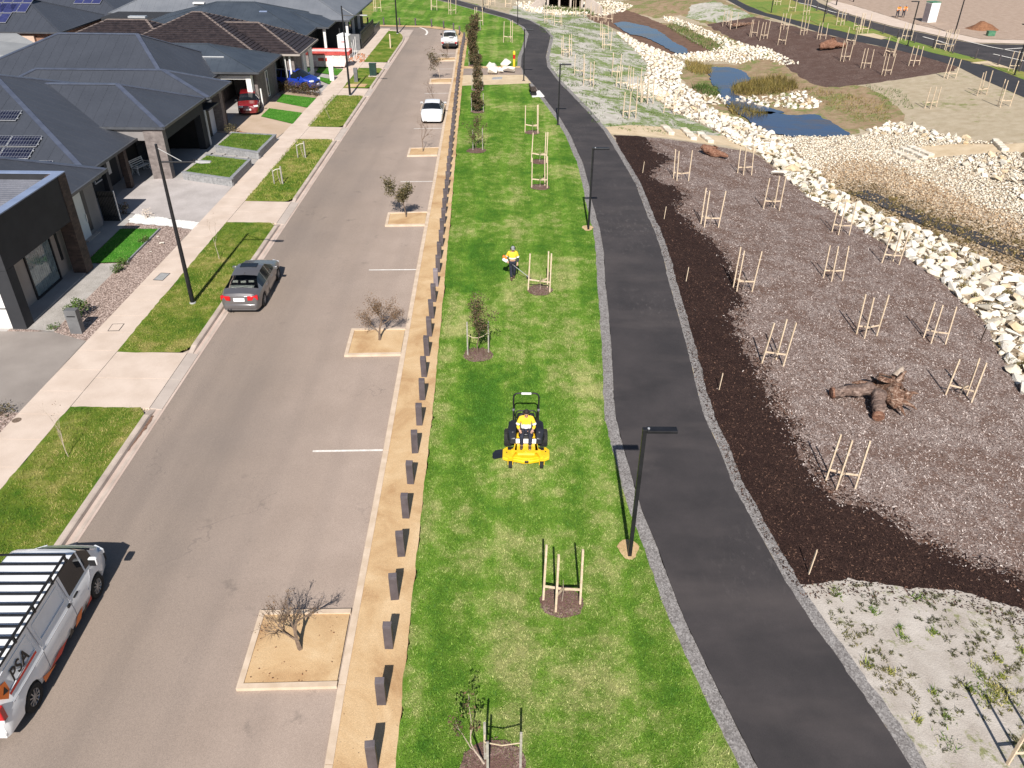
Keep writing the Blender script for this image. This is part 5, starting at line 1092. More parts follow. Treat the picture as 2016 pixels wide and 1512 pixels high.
# --- houses of the street behind
def back_house(label, x0, x1, y0, y1, ze, zr, he, hw, roof, wall, extra=None):
    P = thing('house', ((x0+x1)/2, (y0+y1)/2, 0), label, 'house', 'houses of the street behind'); hip_roof(P, x0, x1, y0, y1, ze, zr, he, hw, roof, 'roof_slate', wall=wall); return P
B1 = back_house('slate roofed back house with a block of blue solar panels at the left edge', -66, -47.6, 89.3, 101.0, 2.7, 5.2, 5.8, 5.8, 'roof_slate', 'brick_red')
pbox(B1, 'rendered_wall', 'wall_pink', -66, -50.5, 89.4, 89.7, .2, 2.3)
B2 = back_house('dark roofed back house with a single slab of solar panels near its ridge', -62, -45.5, 100.3, 114, 2.7, 5.4, 6.8, 6.8, 'roof_slate', 'render_charcoal')
for P, x0, y0, nx, ny, ze, ya in ((B1, -60.5, 90.6, 7, 2, 2.7, 89.3), (B1, -57.0, 92.4, 5, 2, 2.7, 89.3), (B2, -51.6, 102.6, 3, 2, 2.7, 100.3)):
    off = tuple(P.location); pit = math.atan2(2.5 if P is B1 else 2.7, 5.85 if P is B1 else 6.85)
    for i in range(nx):
        for j in range(ny):
            x, y = x0+i*1.05, y0+j*1.65; z = ze+math.tan(pit)*(y+.8-ya)
            o = MB().box(-.5, .5, -.83, .83, -.02, .03).build('solar_panel', 'alu', P); o.location = (x-off[0], y+.8-off[1], z+.12-off[2]); o.rotation_euler = (pit, 0, 0)
            g = MB().box(-.475, .475, -.8, .8, .03, .036).build('cell_sheet', 'solar_blue'); adopt(g, o)
t = thing('patio_roof', (-50, 80, 0), 'low pale grey patio roof behind the second house', 'patio roof'); off = tuple(t.location)
m = MB(off); m.add([(-60, 77, 2.7), (-46.6, 77, 2.7), (-46.2, 82.2, 2.7), (-49.5, 84.8, 3.3), (-60, 84.8, 3.3)], [(0, 1, 2, 3, 4)]); m.add([(-60, 77, 2.5), (-46.6, 77, 2.5), (-46.6, 77, 2.7), (-60, 77, 2.7)], [(0, 1, 2, 3)]); m.build('roof', 'roof_pale', t)
for x in (-47, -52): MB(off).box(x, x+.15, 77.5, 77.65, 0, 2.6).build('post', 'render_charcoal', t)
def panel_fence(name, label, a, b, z1, mat, n):
    a, b = Vector(a), Vector(b); t = thing(name, ((a.x+b.x)/2, (a.y+b.y)/2, 0), label, 'fence'); off = tuple(t.location)
    for i in range(n):
        p, q = a.lerp(b, (i+.01)/n), a.lerp(b, (i+.99)/n); MB(off).bar((p.x, p.y, z1/2), (q.x, q.y, z1/2), .05, z1).build('panel', mat, t)
    return t
panel_fence('boundary_fence', 'beige panel fence behind the brown tiled house', (-46.5, 93.5), (-41.0, 95.5), 1.9, 'fence_beige', 4)
panel_fence('boundary_fence', 'pale panel fence behind the patio roof', (-54, 86.5), (-44.5, 87.5), 1.8, 'wall_pink', 5)
panel_fence('boundary_fence', 'charcoal panel fence between the tiled house and the dark roofed house', (-40, 87.6), (-22.5, 87.6), 1.8, 'fence_black', 8)

# ------------------------------------------------------------------ vehicles
def car_mats():
    def paint(key, c, metallic=.0, rough=.28):
        t = NT(key); n = t.ramp(t.noise(2.0, 3), [(.3, .93), (.7, 1.05)]); t.col(t.mix(1.0, c, n, 'MULTIPLY')); t.set(Roughness=rough, Metallic=metallic)
        t.b.inputs['Coat Weight'].default_value = .8; t.b.inputs['Coat Roughness'].default_value = .05; t.done(key)
    paint('paint_white', (.80, .81, .83)); paint('paint_silver', (.16, .152, .155), .45, .28); paint('paint_red', (.17, .010, .013)); paint('paint_blue', (.012, .045, .36), .2)
    pmat('tyre', (.012, .012, .013), (.022, .021, .021), 8, .85, fine=.2); pmat('rim', (.28, .29, .31), (.40, .41, .43), 6, .35, metallic=.7, fine=.08)
    pmat('black_plastic', (.010, .010, .011), (.018, .018, .02), 6, .5, fine=.15); pmat('dark_glass', (.008, .010, .013), (.014, .017, .022), 1, .05, spec=.6, fine=0)
    pmat('lamp_red', (.42, .008, .012), (.55, .015, .02), 3, .15, fine=.05, coat=.6); pmat('lamp_clear', (.55, .57, .60), (.75, .77, .8), 3, .1, fine=.05, coat=.6)
    pmat('plate_white', (.74, .74, .74), (.80, .80, .80), 3, .4, fine=.04); pmat('chrome', (.55, .56, .58), (.65, .66, .68), 3, .15, metallic=.9, fine=.03)
    pmat('leather_cream', (.50, .50, .42), (.60, .60, .52), 4, .6, fine=.08)
    t = NT('tint_pane'); t.col(t.ramp(t.noise(.7), [(.3, (.42, .46, .48)), (.7, (.48, .52, .54))])); t.set(Roughness=.02, IOR=1.35); t.b.inputs['Transmission Weight'].default_value = 1.0; t.done('tint_pane')
    for k, c in (('decal_black', (.012, .012, .014)), ('decal_orange', (.72, .17, .03)), ('decal_red', (.52, .03, .02)), ('decal_grey', (.30, .30, .32))): pmat(k, c, tuple(q*1.12 for q in c), 5, .35, fine=.05)
car_mats()
def wheel(parent, x, y, r, wd, side, spokes=9, name='wheel'):
    o = MB().lathe([(r*.62, -wd/2), (r*.93, -wd/2), (r, -wd*.36), (r, wd*.36), (r*.93, wd/2), (r*.62, wd/2)], n=28, axis='x', cap=False).build(name, 'tyre', parent, smooth=40)
    o.location = (x, y, r); m = MB(); s = side*(wd/2-.03)
    m.lathe([(r*.20, s-.004), (r*.20, s+.016)] if side > 0 else [(r*.20, s-.016), (r*.20, s+.004)], n=14, axis='x')
    for k in range(spokes):
        a = 2*math.pi*k/spokes; ca, sa = math.cos(a), math.sin(a); m.bar((s, ca*r*.15, sa*r*.15), (s, ca*r*.60, sa*r*.60), .03, r*.13, up=(1, 0, 0))
    m.tube([(s, math.cos(a)*r*.60, math.sin(a)*r*.60) for a in np.linspace(0, 2*math.pi, 25)[:-1]], r*.055, 6, closed=True)
    rim = m.build('rim', 'rim', o, smooth=40); tag(rim)
    d = MB().lathe([(r*.58, s-side*.05), (r*.58, s-side*.045)] if side > 0 else [(r*.58, s-side*.045), (r*.58, s-side*.05)], n=20, axis='x').build('brake_shade', 'black_plastic', o)
    return o
def car(name, label, cat, loc, rz, top, belt, plan, W, wt, wheels, r, paint, glass, sill=.22, windows=(), screen=None, rear=None, group=None, tw=.2, spokes=9, side_glass='dark_glass', rear_glass='dark_glass', hoodw=.86):
    """body lofted along y (rear to front) with open wheel arches; glass cut out as parts of its own"""
    T = thing(name, loc, label, cat, group, rz)
    ys = set(p[0] for p in top) | set(p[0] for p in belt) | set(p[0] for p in plan)
    for wy in wheels:
        for k in (-1.16, -1.155, -1.0, -.7, -.35, 0, .35, .7, 1.0, 1.155, 1.16): ys.add(round(wy+k*r, 4))
    for a, b in windows: ys |= {a, b}
    for q in (screen, rear):
        if q: ys |= set(q)
    ys = sorted(ys); f = lambda L, y: float(np.interp(y, [p[0] for p in L], [p[1] for p in L]))
    rings = []
    for y in ys:
        zt, zb, w_ = f(top, y), f(belt, y), W/2*f(plan, y); zl = sill
        for wy in wheels:
            d = abs(y-wy)/r
            if d < 1.158: zl = max(zl, r+r*math.sqrt(max(0, 1.155**2-d*d)))
        cab = min(1.0, max(0.0, (zt-zb-.12)/.25)); wtop = w_*(hoodw*(1-cab)+wt*cab)
        zl = min(zl, zb-.1); zm = max(zl+.03, min(.55, zb-.2))
        p4z = zb+(zt-zb)*(.70*(1-cab)+.90*cab)
        half = [(w_*.93, zl), (w_*.995, zm), (w_*.985, zb-.07), (w_*.94, zb), (wtop, p4z), (wtop*.80, zt-.015), (0, zt+.01)]
        rings.append([(x, y, z) for x, z in half]+[(-x, y, z) for x, z in half[-2::-1]])
    n = len(rings[0]); V = [p for q in rings for p in q]; parts = {'body': [], 'side_window': [], 'windscreen': [], 'rear_window': []}
    for i in range(len(ys)-1):
        ym = (ys[i]+ys[i+1])/2
        for k in range(n-1):
            q = (i*n+k, i*n+k+1, (i+1)*n+k+1, (i+1)*n+k); key = 'body'
            if k in (3, n-5) and any(a < ym < b for a, b in windows): key = 'side_window'
            if 4 <= k <= n-6 and screen and screen[0] < ym < screen[1]: key = 'windscreen'
            if 4 <= k <= n-6 and rear and rear[0] < ym < rear[1]: key = 'rear_window'
            parts[key].append(q)
    parts['body'] += [tuple(range(n-1, -1, -1)), tuple((len(ys)-1)*n+k for k in range(n))]
    for key, fs in parts.items():
        if not fs: continue
        if key == 'side_window': sets = [[q for q in fs if V[q[0]][0]+V[q[2]][0] > 0], [q for q in fs if V[q[0]][0]+V[q[2]][0] <= 0]]
        else: sets = [fs]
        for q in sets:
            m = MB(); u = sorted({i for t in q for i in t}); ix = {a: b for b, a in enumerate(u)}
            m.add([V[i] for i in u], [tuple(ix[i] for i in t) for t in q])
            m.build(key, {'body': paint, 'side_window': side_glass, 'windscreen': 'dark_glass', 'rear_window': rear_glass}[key], T, smooth=32)
    for wy in wheels:
        for s in (-1, 1): wheel(T, s*(W/2-tw/2-.015), wy, r, tw, s, spokes)
    MB().box(-W*.36, W*.36, wheels[0]-r, wheels[-1]+r, .16, .45).build('underbody', 'black_plastic', T)
    return T
def part(T, name, mat, c, d, rot=None, bevel=.02, label=None):
    o = MB().cbox(c, d, rot).build(name, mat, T, bevel=bevel, smooth=40)
    if label: o['label'] = label
    return o
# silver sedan at the kerb
SED_TOP = [(-2.27, .58), (-2.235, .90), (-2.15, 1.00), (-1.66, 1.04), (-.98, 1.37), (-.45, 1.43), (.1, 1.42), (.38, 1.37), (1.12, .98), (1.85, .87), (2.14, .76), (2.26, .52)]
SED_BELT = [(-2.27, .50), (-2.235, .80), (-1.7, .93), (0, .91), (1.1, .89), (1.9, .79), (2.26, .44)]
SED_PLAN = [(-2.27, .80), (-2.2, .88), (-2.0, .95), (-1.5, .995), (0, 1), (1.3, .99), (1.9, .93), (2.15, .82), (2.26, .66)]
def sedan(label, loc, rz, paint, rear_glass='dark_glass', name='parked_car'):
    T = car(name, label, 'car', loc, rz, SED_TOP, SED_BELT, SED_PLAN, 1.82, .66, (-1.36, 1.42), .325, paint, None, windows=[(-1.32, -.62), (-.55, .10), (.17, .92)], screen=(.36, 1.10), rear=(-1.64, -.98), rear_glass=rear_glass)
    for s in (-1, 1):
        part(T, 'tail_light', 'lamp_red' if paint != 'paint_white' else 'lamp_clear', (s*.60, -2.175, .80), (.46, .15, .21 if paint != 'paint_white' else .09), Matrix.Rotation(s*.22, 3, 'Z')); part(T, 'headlight', 'lamp_clear', (s*.62, 2.06, .68), (.36, .18, .13), Matrix.Rotation(-s*.45, 3, 'Z'))
        mm = part(T, 'mirror', paint, (s*.97, .78, .96), (.20, .12, .14)); g = MB().cbox((s*.97, .715, .96), (.15, .01, .10)).build('mirror_glass', 'chrome'); adopt(g, mm)
        for y in (-.75, .2): part(T, 'door_handle', 'chrome', (s*.905, y, .80), (.03, .16, .03), bevel=.008)
        part(T, 'door_seam', 'black_plastic', (s*.893, -.45, .58), (.02, .014, .58), bevel=0)
    part(T, 'number_plate', 'plate_white', (0, -2.265, .74), (.50, .025, .17), bevel=.004); part(T, 'bumper', paint, (0, -2.2, .42), (1.46, .20, .22), bevel=.05); part(T, 'front_bumper', paint, (0, 2.16, .38), (1.24, .18, .22), bevel=.05)
    part(T, 'boot_trim', 'chrome', (0, -2.235, .90), (.86, .03, .025), bevel=.005); part(T, 'grille', 'black_plastic', (0, 2.23, .58), (.5, .06, .14))
    for s in (-1, 1): part(T, 'exhaust', 'black_plastic', (-.5+s*.06, -2.26, .24), (.07, .14, .07))
    return T
S1 = sedan('silver grey sedan parked at the kerb beside the tall street light', (-12.41, 34.35, 0), R(1.5), 'paint_silver', 'tint_pane')
part(S1, 'roof_glass', 'dark_glass', (0, -.02, 1.438), (.78, .44, .012), bevel=.003); part(S1, 'antenna', 'paint_silver', (0, -.86, 1.42), (.03, .10, .06))
part(S1, 'parcel_shelf', 'leather_cream', (0, -1.47, .99), (1.05, .24, .03))
for x in (-.36, 0, .36): part(S1, 'headrest', 'leather_cream', (x, -1.20, 1.12 if x else 1.09), (.24, .08, .13), bevel=.03)
part(S1, 'rear_seat', 'interior', (0, -1.0, .85), (1.2, .16, .3))
S2 = sedan('white sedan parked in the bays, seen from behind', (-6.72, 67.25, 0), R(1.8), 'paint_white')
# red hatchback in the carport, nose out
HT = [(-2.05, .55), (-2.02, .95), (-1.9, 1.12), (-1.45, 1.42), (-.6, 1.50), (.1, 1.48), (.4, 1.42), (1.2, 1.02), (1.75, .88), (1.98, .74), (2.06, .48)]
HB = [(-2.05, .5), (-1.95, .9), (-1, .95), (.3, .92), (1.2, .92), (1.8, .78), (2.06, .42)]
HP = [(-2.05, .84), (-1.9, .94), (-1.3, 1), (1.2, 1), (1.7, .93), (1.95, .80), (2.06, .62)]
T = car('parked_car', 'red hatchback parked under the white framed carport', 'car', (-22.25, 68.6, .11), R(194), HT, HB, HP, 1.74, .70, (-1.25, 1.27), .31, 'paint_red', None, windows=[(-1.3, -.55), (-.48, .2), (.27, .95)], screen=(.38, 1.18), rear=(-1.9, -1.5))
for s in (-1, 1):
    part(T, 'headlight', 'lamp_clear', (s*.58, 1.88, .72), (.36, .2, .14), Matrix.Rotation(-s*.5, 3, 'Z')); part(T, 'mirror', 'black_plastic', (s*.95, .85, 1.0), (.2, .12, .14))
part(T, 'number_plate', 'plate_white', (0, 2.075, .50), (.40, .03, .13), bevel=.004); part(T, 'front_bumper', 'paint_red', (0, 1.94, .36), (1.22, .22, .2), bevel=.05); part(T, 'grille', 'black_plastic', (0, 2.03, .37), (.8, .06, .1)); part(T, 'bonnet_badge', 'chrome', (0, 2.035, .64), (.1, .03, .05))
# blue wagon on the next driveway, side on
UT = [(-2.25, .6), (-2.22, 1.0), (-2.1, 1.25), (-1.75, 1.62), (-.6, 1.70), (.1, 1.67), (.45, 1.58), (1.25, 1.10), (1.8, .98), (2.15, .84), (2.26, .55)]
UB = [(-2.25, .55), (-2.15, 1.0), (-1, 1.04), (.5, 1.0), (1.3, 1.0), (1.9, .86), (2.26, .5)]
UP = [(-2.25, .84), (-2.1, .94), (-1.4, 1), (1.3, 1), (1.9, .92), (2.15, .80), (2.26, .62)]
T = car('parked_car', 'blue four wheel drive wagon parked behind the clipped hedge', 'car', (-20.3, 76.95, .1), R(-106), UT, UB, UP, 1.86, .72, (-1.36, 1.36), .35, 'paint_blue', None, windows=[(-1.7, -1.0), (-.92, -.1), (-.02, .95)], screen=(.43, 1.22), rear=(-2.1, -1.78), sill=.28)
for s in (-1, 1):
    part(T, 'headlight', 'lamp_clear', (s*.66, 1.98, .84), (.34, .34, .14), Matrix.Rotation(-s*.45, 3, 'Z')); part(T, 'mirror', 'paint_blue', (s*1.0, .85, 1.1), (.2, .12, .16)); part(T, 'tail_light', 'lamp_red', (s*.8, -2.12, 1.0), (.16, .2, .3))
    o = MB().bar((s*.60, -1.5, 1.70), (s*.60, .15, 1.72), .05, .05).build('roof_rail', 'alu', T)
part(T, 'front_bumper', 'paint_blue', (0, 2.14, .42), (1.3, .22, .24), bevel=.05); part(T, 'number_plate', 'plate_white', (0, 2.27, .5), (.4, .03, .13)); part(T, 'grille', 'black_plastic', (0, 2.22, .66), (.7, .08, .14))
# white single cab utility at the far end of the bays
KT = [(-2.4, .95), (-2.36, 1.02), (-.75, 1.02), (-.70, 1.55), (-.55, 1.66), (.2, 1.68), (.5, 1.6), (1.2, 1.12), (2.1, 1.0), (2.35, .6)]
KB = [(-2.4, .92), (-.75, .95), (1.2, .98), (2.0, .9), (2.35, .5)]
T = car('parked_ute', 'white utility with a tray back parked at the far end of the bays', 'ute', (-7.6, 99.5, 0), R(2), KT, KB, [(-2.4, .97), (0, 1), (1.6, .97), (2.2, .85), (2.35, .68)], 1.80, .74, (-1.35, 1.5), .36, 'paint_white', None, windows=[(-.5, .15), (.2, .95)], screen=(.5, 1.15), rear=(-.74, -.66), sill=.5)
m = MB(); m.box(-.92, .92, -2.5, -.85, .86, .92); m.build('tray', 'alu', T)
for a in ((-.92, -.88, -2.5, -.85), (.88, .92, -2.5, -.85), (-.88, .88, -2.5, -2.46)): MB().box(a[0], a[1], a[2], a[3], .92, 1.2).build('tray_side', 'paint_white', T)
for x, y, mm in ((-.3, -1.5, 'leather_cream'), (.25, -1.8, 'fence_grey'), (.1, -1.2, 'paint_white')): part(T, 'tool_box', mm, (x, y, 1.08), (.5, .4, .3))
for s in (-1, 1): part(T, 'tail_light', 'lamp_red', (s*.75, -2.5, .75), (.22, .06, .12)); part(T, 'mirror', 'black_plastic', (s*1.05, .8, 1.15), (.2, .1, .2))
part(T, 'rear_guard', 'black_plastic', (0, -2.45, .55), (1.6, .06, .35)); MB().tube([(-.85, -.8, 1.0), (-.85, -.8, 1.75), (.85, -.8, 1.75), (.85, -.8, 1.0)], .03, 6).build('headboard', 'black_plastic', T)

# white van with a roof rack, lettered sides
VT = [(-2.82, .75), (-2.80, 1.35), (-2.74, 1.80), (-2.55, 1.96), (-1, 2.0), (1.0, 2.0), (1.45, 1.95), (1.62, 1.88), (2.30, 1.20), (2.62, 1.04), (2.78, .80), (2.84, .52)]
VB = [(-2.82, .72), (-2.78, 1.16), (1.6, 1.16), (2.3, 1.08), (2.65, .90), (2.84, .46)]
VP = [(-2.82, .90), (-2.7, .965), (-2.3, 1), (1.7, 1), (2.2, .97), (2.55, .89), (2.75, .76), (2.84, .62)]
VAN = car('work_van', 'white work van with a black roof rack and PSA lettering', 'van', (-12.32, 13.62, 0), R(1.0), VT, VB, VP, 1.95, .86, (-1.78, 1.74), .345, 'paint_white', None, windows=[(.62, 1.50), (1.56, 2.02)], screen=(1.60, 2.28), sill=.30, tw=.22, spokes=10, hoodw=.88)
def van():
    T = VAN; X = .975
    for s in (-1, 1):
        part(T, 'tail_light', 'lamp_red', (s*.87, -2.74, 1.08), (.18, .16, .42)); part(T, 'reverse_light', 'lamp_clear', (s*.875, -2.76, .88), (.17, .14, .12)); part(T, 'headlight', 'lamp_clear', (s*.72, 2.42, .94), (.34, .40, .16), Matrix.Rotation(-s*.5, 3, 'Z'))
        mm = part(T, 'mirror', 'paint_white', (s*1.10, 1.72, 1.32), (.22, .13, .26), bevel=.04); g = MB().cbox((s*1.10, 1.65, 1.32), (.18, .012, .21)).build('mirror_glass', 'black_plastic'); adopt(g, mm)
        part(T, 'door_handle', 'black_plastic', (s*(X-.005), .78, 1.06), (.05, .22, .05), bevel=.01); part(T, 'slide_handle', 'black_plastic', (s*(X-.005), .40, 1.06), (.05, .12, .08), bevel=.01)
        def strip(pts, wd, mat, name):
            m = MB(); P = [Vector((s*(x), y, z)) for x, y, z in pts]
            for a, b in zip(P[:-1], P[1:]): m.bar(a, b, .012, wd, up=(1, 0, 0))
            m.build(name, mat, T)
        for pts in ([(X-.004, .55, .42), (X-.004, .55, .75), (X-.004, .50, 1.12), (.93, .50, 1.30), (.845, .50, 1.88)], [(X-.004, -.98, .42), (X-.004, -.98, 1.12), (.93, -.98, 1.30), (.845, -.98, 1.88)], [(X-.004, 1.32, .66), (X-.004, 1.55, .95), (X-.012, 1.62, 1.12)]): strip(pts, .014, 'decal_grey', 'door_seam')
        strip([(X+.001, -2.4, 1.02), (X+.001, .45, 1.02)], .028, 'decal_grey', 'slide_rail')
        # raised panel outlines pressed into the upper side
        for y0, y1 in ((-.85, .38), (-2.45, -1.12)):
            q = lambda z: .92+(1.30-z)*.155
            strip([(q(1.28)+.005, y0, 1.28), (q(1.28)+.005, y1, 1.28), (q(1.78)+.005, y1+(.0), 1.78), (q(1.78)+.005, y0, 1.78), (q(1.28)+.005, y0, 1.28)], .03, 'paint_white', 'panel_rib')
    part(T, 'bumper', 'paint_white', (0, -2.78, .52), (1.72, .16, .30), bevel=.05); part(T, 'front_bumper', 'black_plastic', (0, 2.72, .42), (1.5, .26, .30), bevel=.06); part(T, 'wiper_cowl', 'black_plastic', (0, 2.27, 1.215), (1.45, .10, .03))
    for s in (-.35, .35): o = MB().bar((s-.3, 2.24, 1.25), (s+.3, 2.20, 1.29), .025, .02).build('wiper', 'black_plastic', T)
    part(T, 'number_plate', 'plate_white', (0, -2.87, .62), (.40, .02, .13)); part(T, 'rear_glass', 'dark_glass', (0, -2.775, 1.5), (1.3, .06, .5), Matrix.Rotation(-.10, 3, 'X'))
    # roof rack
    for s in (-1, 1):
        MB().tube([(s*.86, -2.55, 2.16), (s*.86, 1.12, 2.16)], .035, 8).build('rack_rail', 'black_plastic', T, smooth=40); MB().bar((s*.90, -2.45, 2.02), (s*.90, 1.1, 2.02), .03, .04).build('rack_foot_rail', 'black_plastic', T)
        for y in (-2.4, -1.5, -.6, .3, 1.05): MB().bar((s*.88, y, 1.96), (s*.87, y, 2.15), .06, .05).build('rack_foot', 'black_plastic', T)
    for i in range(12): y = -2.52+i*.33; MB().bar((-.86, y, 2.165), (.86, y, 2.165), .055, .035).build('rack_bar', 'black_plastic', T)
    # lettering and emblem on the right-hand rear panel
    M_ = Matrix(((0, 0, 1), (1, 0, 0), (0, 1, 0)))       # text x -> +y, text y -> +z, normal -> +x
    def text(body, size, y, z, mat, name):
        cu = bpy.data.curves.new(name, 'FONT'); cu.body = body; cu.size = size; cu.extrude = .003; cu.shear = .18; cu.space_character = 1.08; cu.offset = .006
        o = bpy.data.objects.new(name, cu); link(o); dg = bpy.context.evaluated_depsgraph_get(); dg.update()
        me = bpy.data.meshes.new_from_object(o.evaluated_get(dg)); bpy.data.objects.remove(o); me.materials.clear(); me.materials.append(MATS[mat])
        q = bpy.data.objects.new(name, me); link(q); adopt(q, T); tilt = Matrix.Rotation(-.155, 4, 'Y')
        q.matrix_local = Matrix.Translation((.938, y, z)) @ tilt @ M_.to_4x4()
    text('PSA', .42, -2.10, 1.34, 'decal_black', 'lettering')
    def flat(pts, mat, name, x=.979, tilt=False):
        V = [((.979 if not tilt else .925+(1.30-z)*.155+.012), y, z) for y, z in pts]; m = MB(); m.add(V+[(x_+.004, y, z) for x_, y, z in V], [tuple(range(len(V))), tuple(range(len(V), 2*len(V)))]); m.build(name, mat, T)
    flat([(-2.62, 1.42), (-2.54, 1.66), (-2.26, 1.58), (-2.28, 1.34), (-2.44, 1.20)], 'decal_orange', 'emblem', tilt=True)
    flat([(-2.50, 1.40), (-2.36, 1.52), (-2.33, 1.34)], 'decal_black', 'emblem_triangle', tilt=True)
    bpy.data.objects['emblem_triangle'].location.x += .006
    flat([(-2.34, 1.20), (-1.16, 1.20), (-1.16, 1.255), (-2.34, 1.255)], 'decal_red', 'underline', tilt=True); flat([(-2.02, 1.275), (-1.5, 1.275), (-1.5, 1.31), (-2.02, 1.31)], 'decal_grey', 'small_print', tilt=True)
    for pts, mm in (([(-1.34, .31), (-1.34, .50), (-1.1, .40), (-.8, .31)], 'decal_orange'), ([(-1.05, .40), (-.5, .31), (-.1, .42), (-.55, .46)], 'decal_red'), ([(-.05, .32), (.22, .33), (.16, .50)], 'decal_black'), ([(.30, .33), (.62, .33), (.86, .54), (.52, .52)], 'decal_orange'), ([(.98, .34), (1.28, .34), (1.30, .47)], 'decal_red'), ([(.76, .33), (.94, .33), (1.06, .52)], 'decal_black')): flat(pts, mm, 'sill_graphic')
van()

# ------------------------------------------------------------------ people
def people_mats():
    pmat('skin', (.42, .24, .17), (.50, .30, .22), 8, .6, fine=.08); pmat('hair', (.012, .009, .008), (.025, .018, .015), 30, .7, fine=.3); pmat('hivis_yellow', (.80, .52, .025), (.90, .62, .05), 6, .8, fine=.1, fscale=40)
    pmat('hivis_orange', (.78, .22, .03), (.88, .30, .05), 6, .8, fine=.1); pmat('reflective', (.74, .73, .70), (.82, .81, .78), 10, .5, fine=.08); pmat('navy', (.012, .014, .026), (.024, .027, .045), 7, .9, fine=.2)
    pmat('boot_brown', (.05, .03, .02), (.09, .055, .035), 9, .7, fine=.2); pmat('cap_grey', (.20, .21, .22), (.28, .29, .30), 7, .8, fine=.15); pmat('mower_yellow', (.78, .46, .012), (.86, .54, .025), 3, .35, fine=.05, coat=.4)
    pmat('tank_black', (.014, .015, .02), (.022, .024, .032), 4, .38, fine=.1); pmat('tool_orange', (.75, .17, .02), (.82, .22, .04), 4, .4, fine=.05); pmat('tool_white', (.70, .70, .69), (.78, .78, .77), 4, .4, fine=.05)
people_mats()
def figure(T, J, shirt='hivis_yellow', forearm='navy', legs='navy', boots='boot_brown', hair='hair', cap=None, muffs=None, pale_front=False, detail=True):
    """J: joints in thing-local metres. One skinned body; clothes are skinned children a little larger."""
    V = []; E = []; Rr = []
    def add(p, r, par=None):
        V.append(tuple(p)); Rr.append(r); i = len(V)-1
        if par is not None: E.append((par, i))
        return i
    pv = add(J['pelvis'], (.145, .11)); ch = add(J['chest'], (.165, .115), pv); nb = add(J['neck'], .06, ch); hd0 = Vector(J['neck']).lerp(Vector(J['head']), .45); h0 = add(hd0, .06, nb); h1 = add(J['head'], (.082, .098), h0); h2 = add(Vector(J['head'])+Vector((0, 0, .085)), (.07, .085), h1)
    for s in ('L', 'R'):
        sh = add(J['sh'+s], .062, ch); el = add(J['el'+s], .046, sh); wr = add(J['wr'+s], .034, el)
        d = (Vector(J['hd'+s])-Vector(J['wr'+s])); pm = add(Vector(J['wr'+s])+d*.5, (.042, .022), wr); sg = 1 if s == 'L' else -1
        if detail:
            dn = d.normalized(); side = dn.cross(Vector((0, 0, 1))); side = side.normalized() if side.length > .1 else Vector((1, 0, 0)); curl = side.cross(dn).normalized()
            if curl.z > 0: curl = -curl
            for k, (o, L) in enumerate(((-.03, .07), (-.01, .082), (.01, .078), (.03, .062))):
                b0 = Vector(J['wr'+s])+d+side*o; f0 = add(b0, .010, pm); f1 = add(b0+dn*L*.55, .009, f0); add(b0+dn*L*.75+curl*L*.45, .008, f1)
            t0 = add(Vector(J['wr'+s])+d*.4-side*.045, .011, pm); add(Vector(J['wr'+s])+d*.75-side*.06+curl*.03, .009, t0)
        hp = add(J['hip'+s], .088, pv); kn = add(J['kn'+s], .060, hp); an = add(J['an'+s], .042, kn); add(J['toe'+s], .036, an)
    body = skin('body', V, E, Rr, 'skin', T, 2)
    hx, hy, hzz = J['head']; fd = Vector(J.get('face', (0, -1, 0))).normalized(); sd = fd.cross(Vector((0, 0, 1))).normalized(); H_ = Vector(J['head'])
    def hb(name, mat, f, s, u, d, smooth=60): return MB().cbox(H_+fd*f+sd*s+Vector((0, 0, u)), d, Matrix((sd, fd, Vector((0, 0, 1)))).transposed()).build(name, mat, T, bevel=min(d)*.3, smooth=smooth)
    hb('nose', 'skin', .10, 0, -.005, (.022, .03, .04)); hb('mouth', 'lamp_red', .094, 0, -.052, (.045, .012, .012))
    for s in (-1, 1): hb('eye', 'hair', .092, s*.034, .03, (.022, .012, .012)); hb('ear', 'skin', -.005, s*.085, .01, (.02, .045, .06))
    m = MB(); m.lathe([(.092, .0), (.098, .035), (.088, .085), (.055, .118), (.01, .128)], (hx-fd.x*.012, hy-fd.y*.012, hzz+.03), 14); m.build('cap' if cap else 'hair', cap or hair, T, smooth=60)
    if cap: hb('cap_peak', cap, .13, 0, .035, (.13, .11, .014))
    if muffs:
        for s in (-1, 1): hb('ear_muff', muffs, -.005, s*.105, .015, (.045, .07, .09))
        m = MB(); m.tube([H_+sd*(.112*math.cos(a))+Vector((0, 0, .02+.145*math.sin(a))) for a in np.linspace(0, math.pi, 9)], .012, 6); m.build('headband', muffs, T, smooth=60)
    # clothes
    V, E, Rr = [], [], []
    pv = add(Vector(J['pelvis']).lerp(Vector(J['chest']), .12), (.175, .135)); md = add(Vector(J['pelvis']).lerp(Vector(J['chest']), .55), (.178, .132), pv); ch = add(Vector(J['chest'])+Vector((0, 0, .02)), (.185, .132), md); add(Vector(J['neck'])-Vector((0, 0, .02)), .085, ch)
    for s in ('L', 'R'): sh = add(J['sh'+s], .082, ch); el = add(Vector(J['sh'+s]).lerp(Vector(J['el'+s]), .95), .066, sh)
    skin('shirt', V, E, Rr, shirt, T, 2)
    for s in ('L', 'R'): skin('sleeve', [J['el'+s], Vector(J['el'+s]).lerp(Vector(J['wr'+s]), .5), Vector(J['el'+s]).lerp(Vector(J['wr'+s]), .9)], [(0, 1), (1, 2)], [.064, .056, .046], forearm, T, 2)
    V, E, Rr = [], [], []
    pv = add(J['pelvis'], (.165, .13))
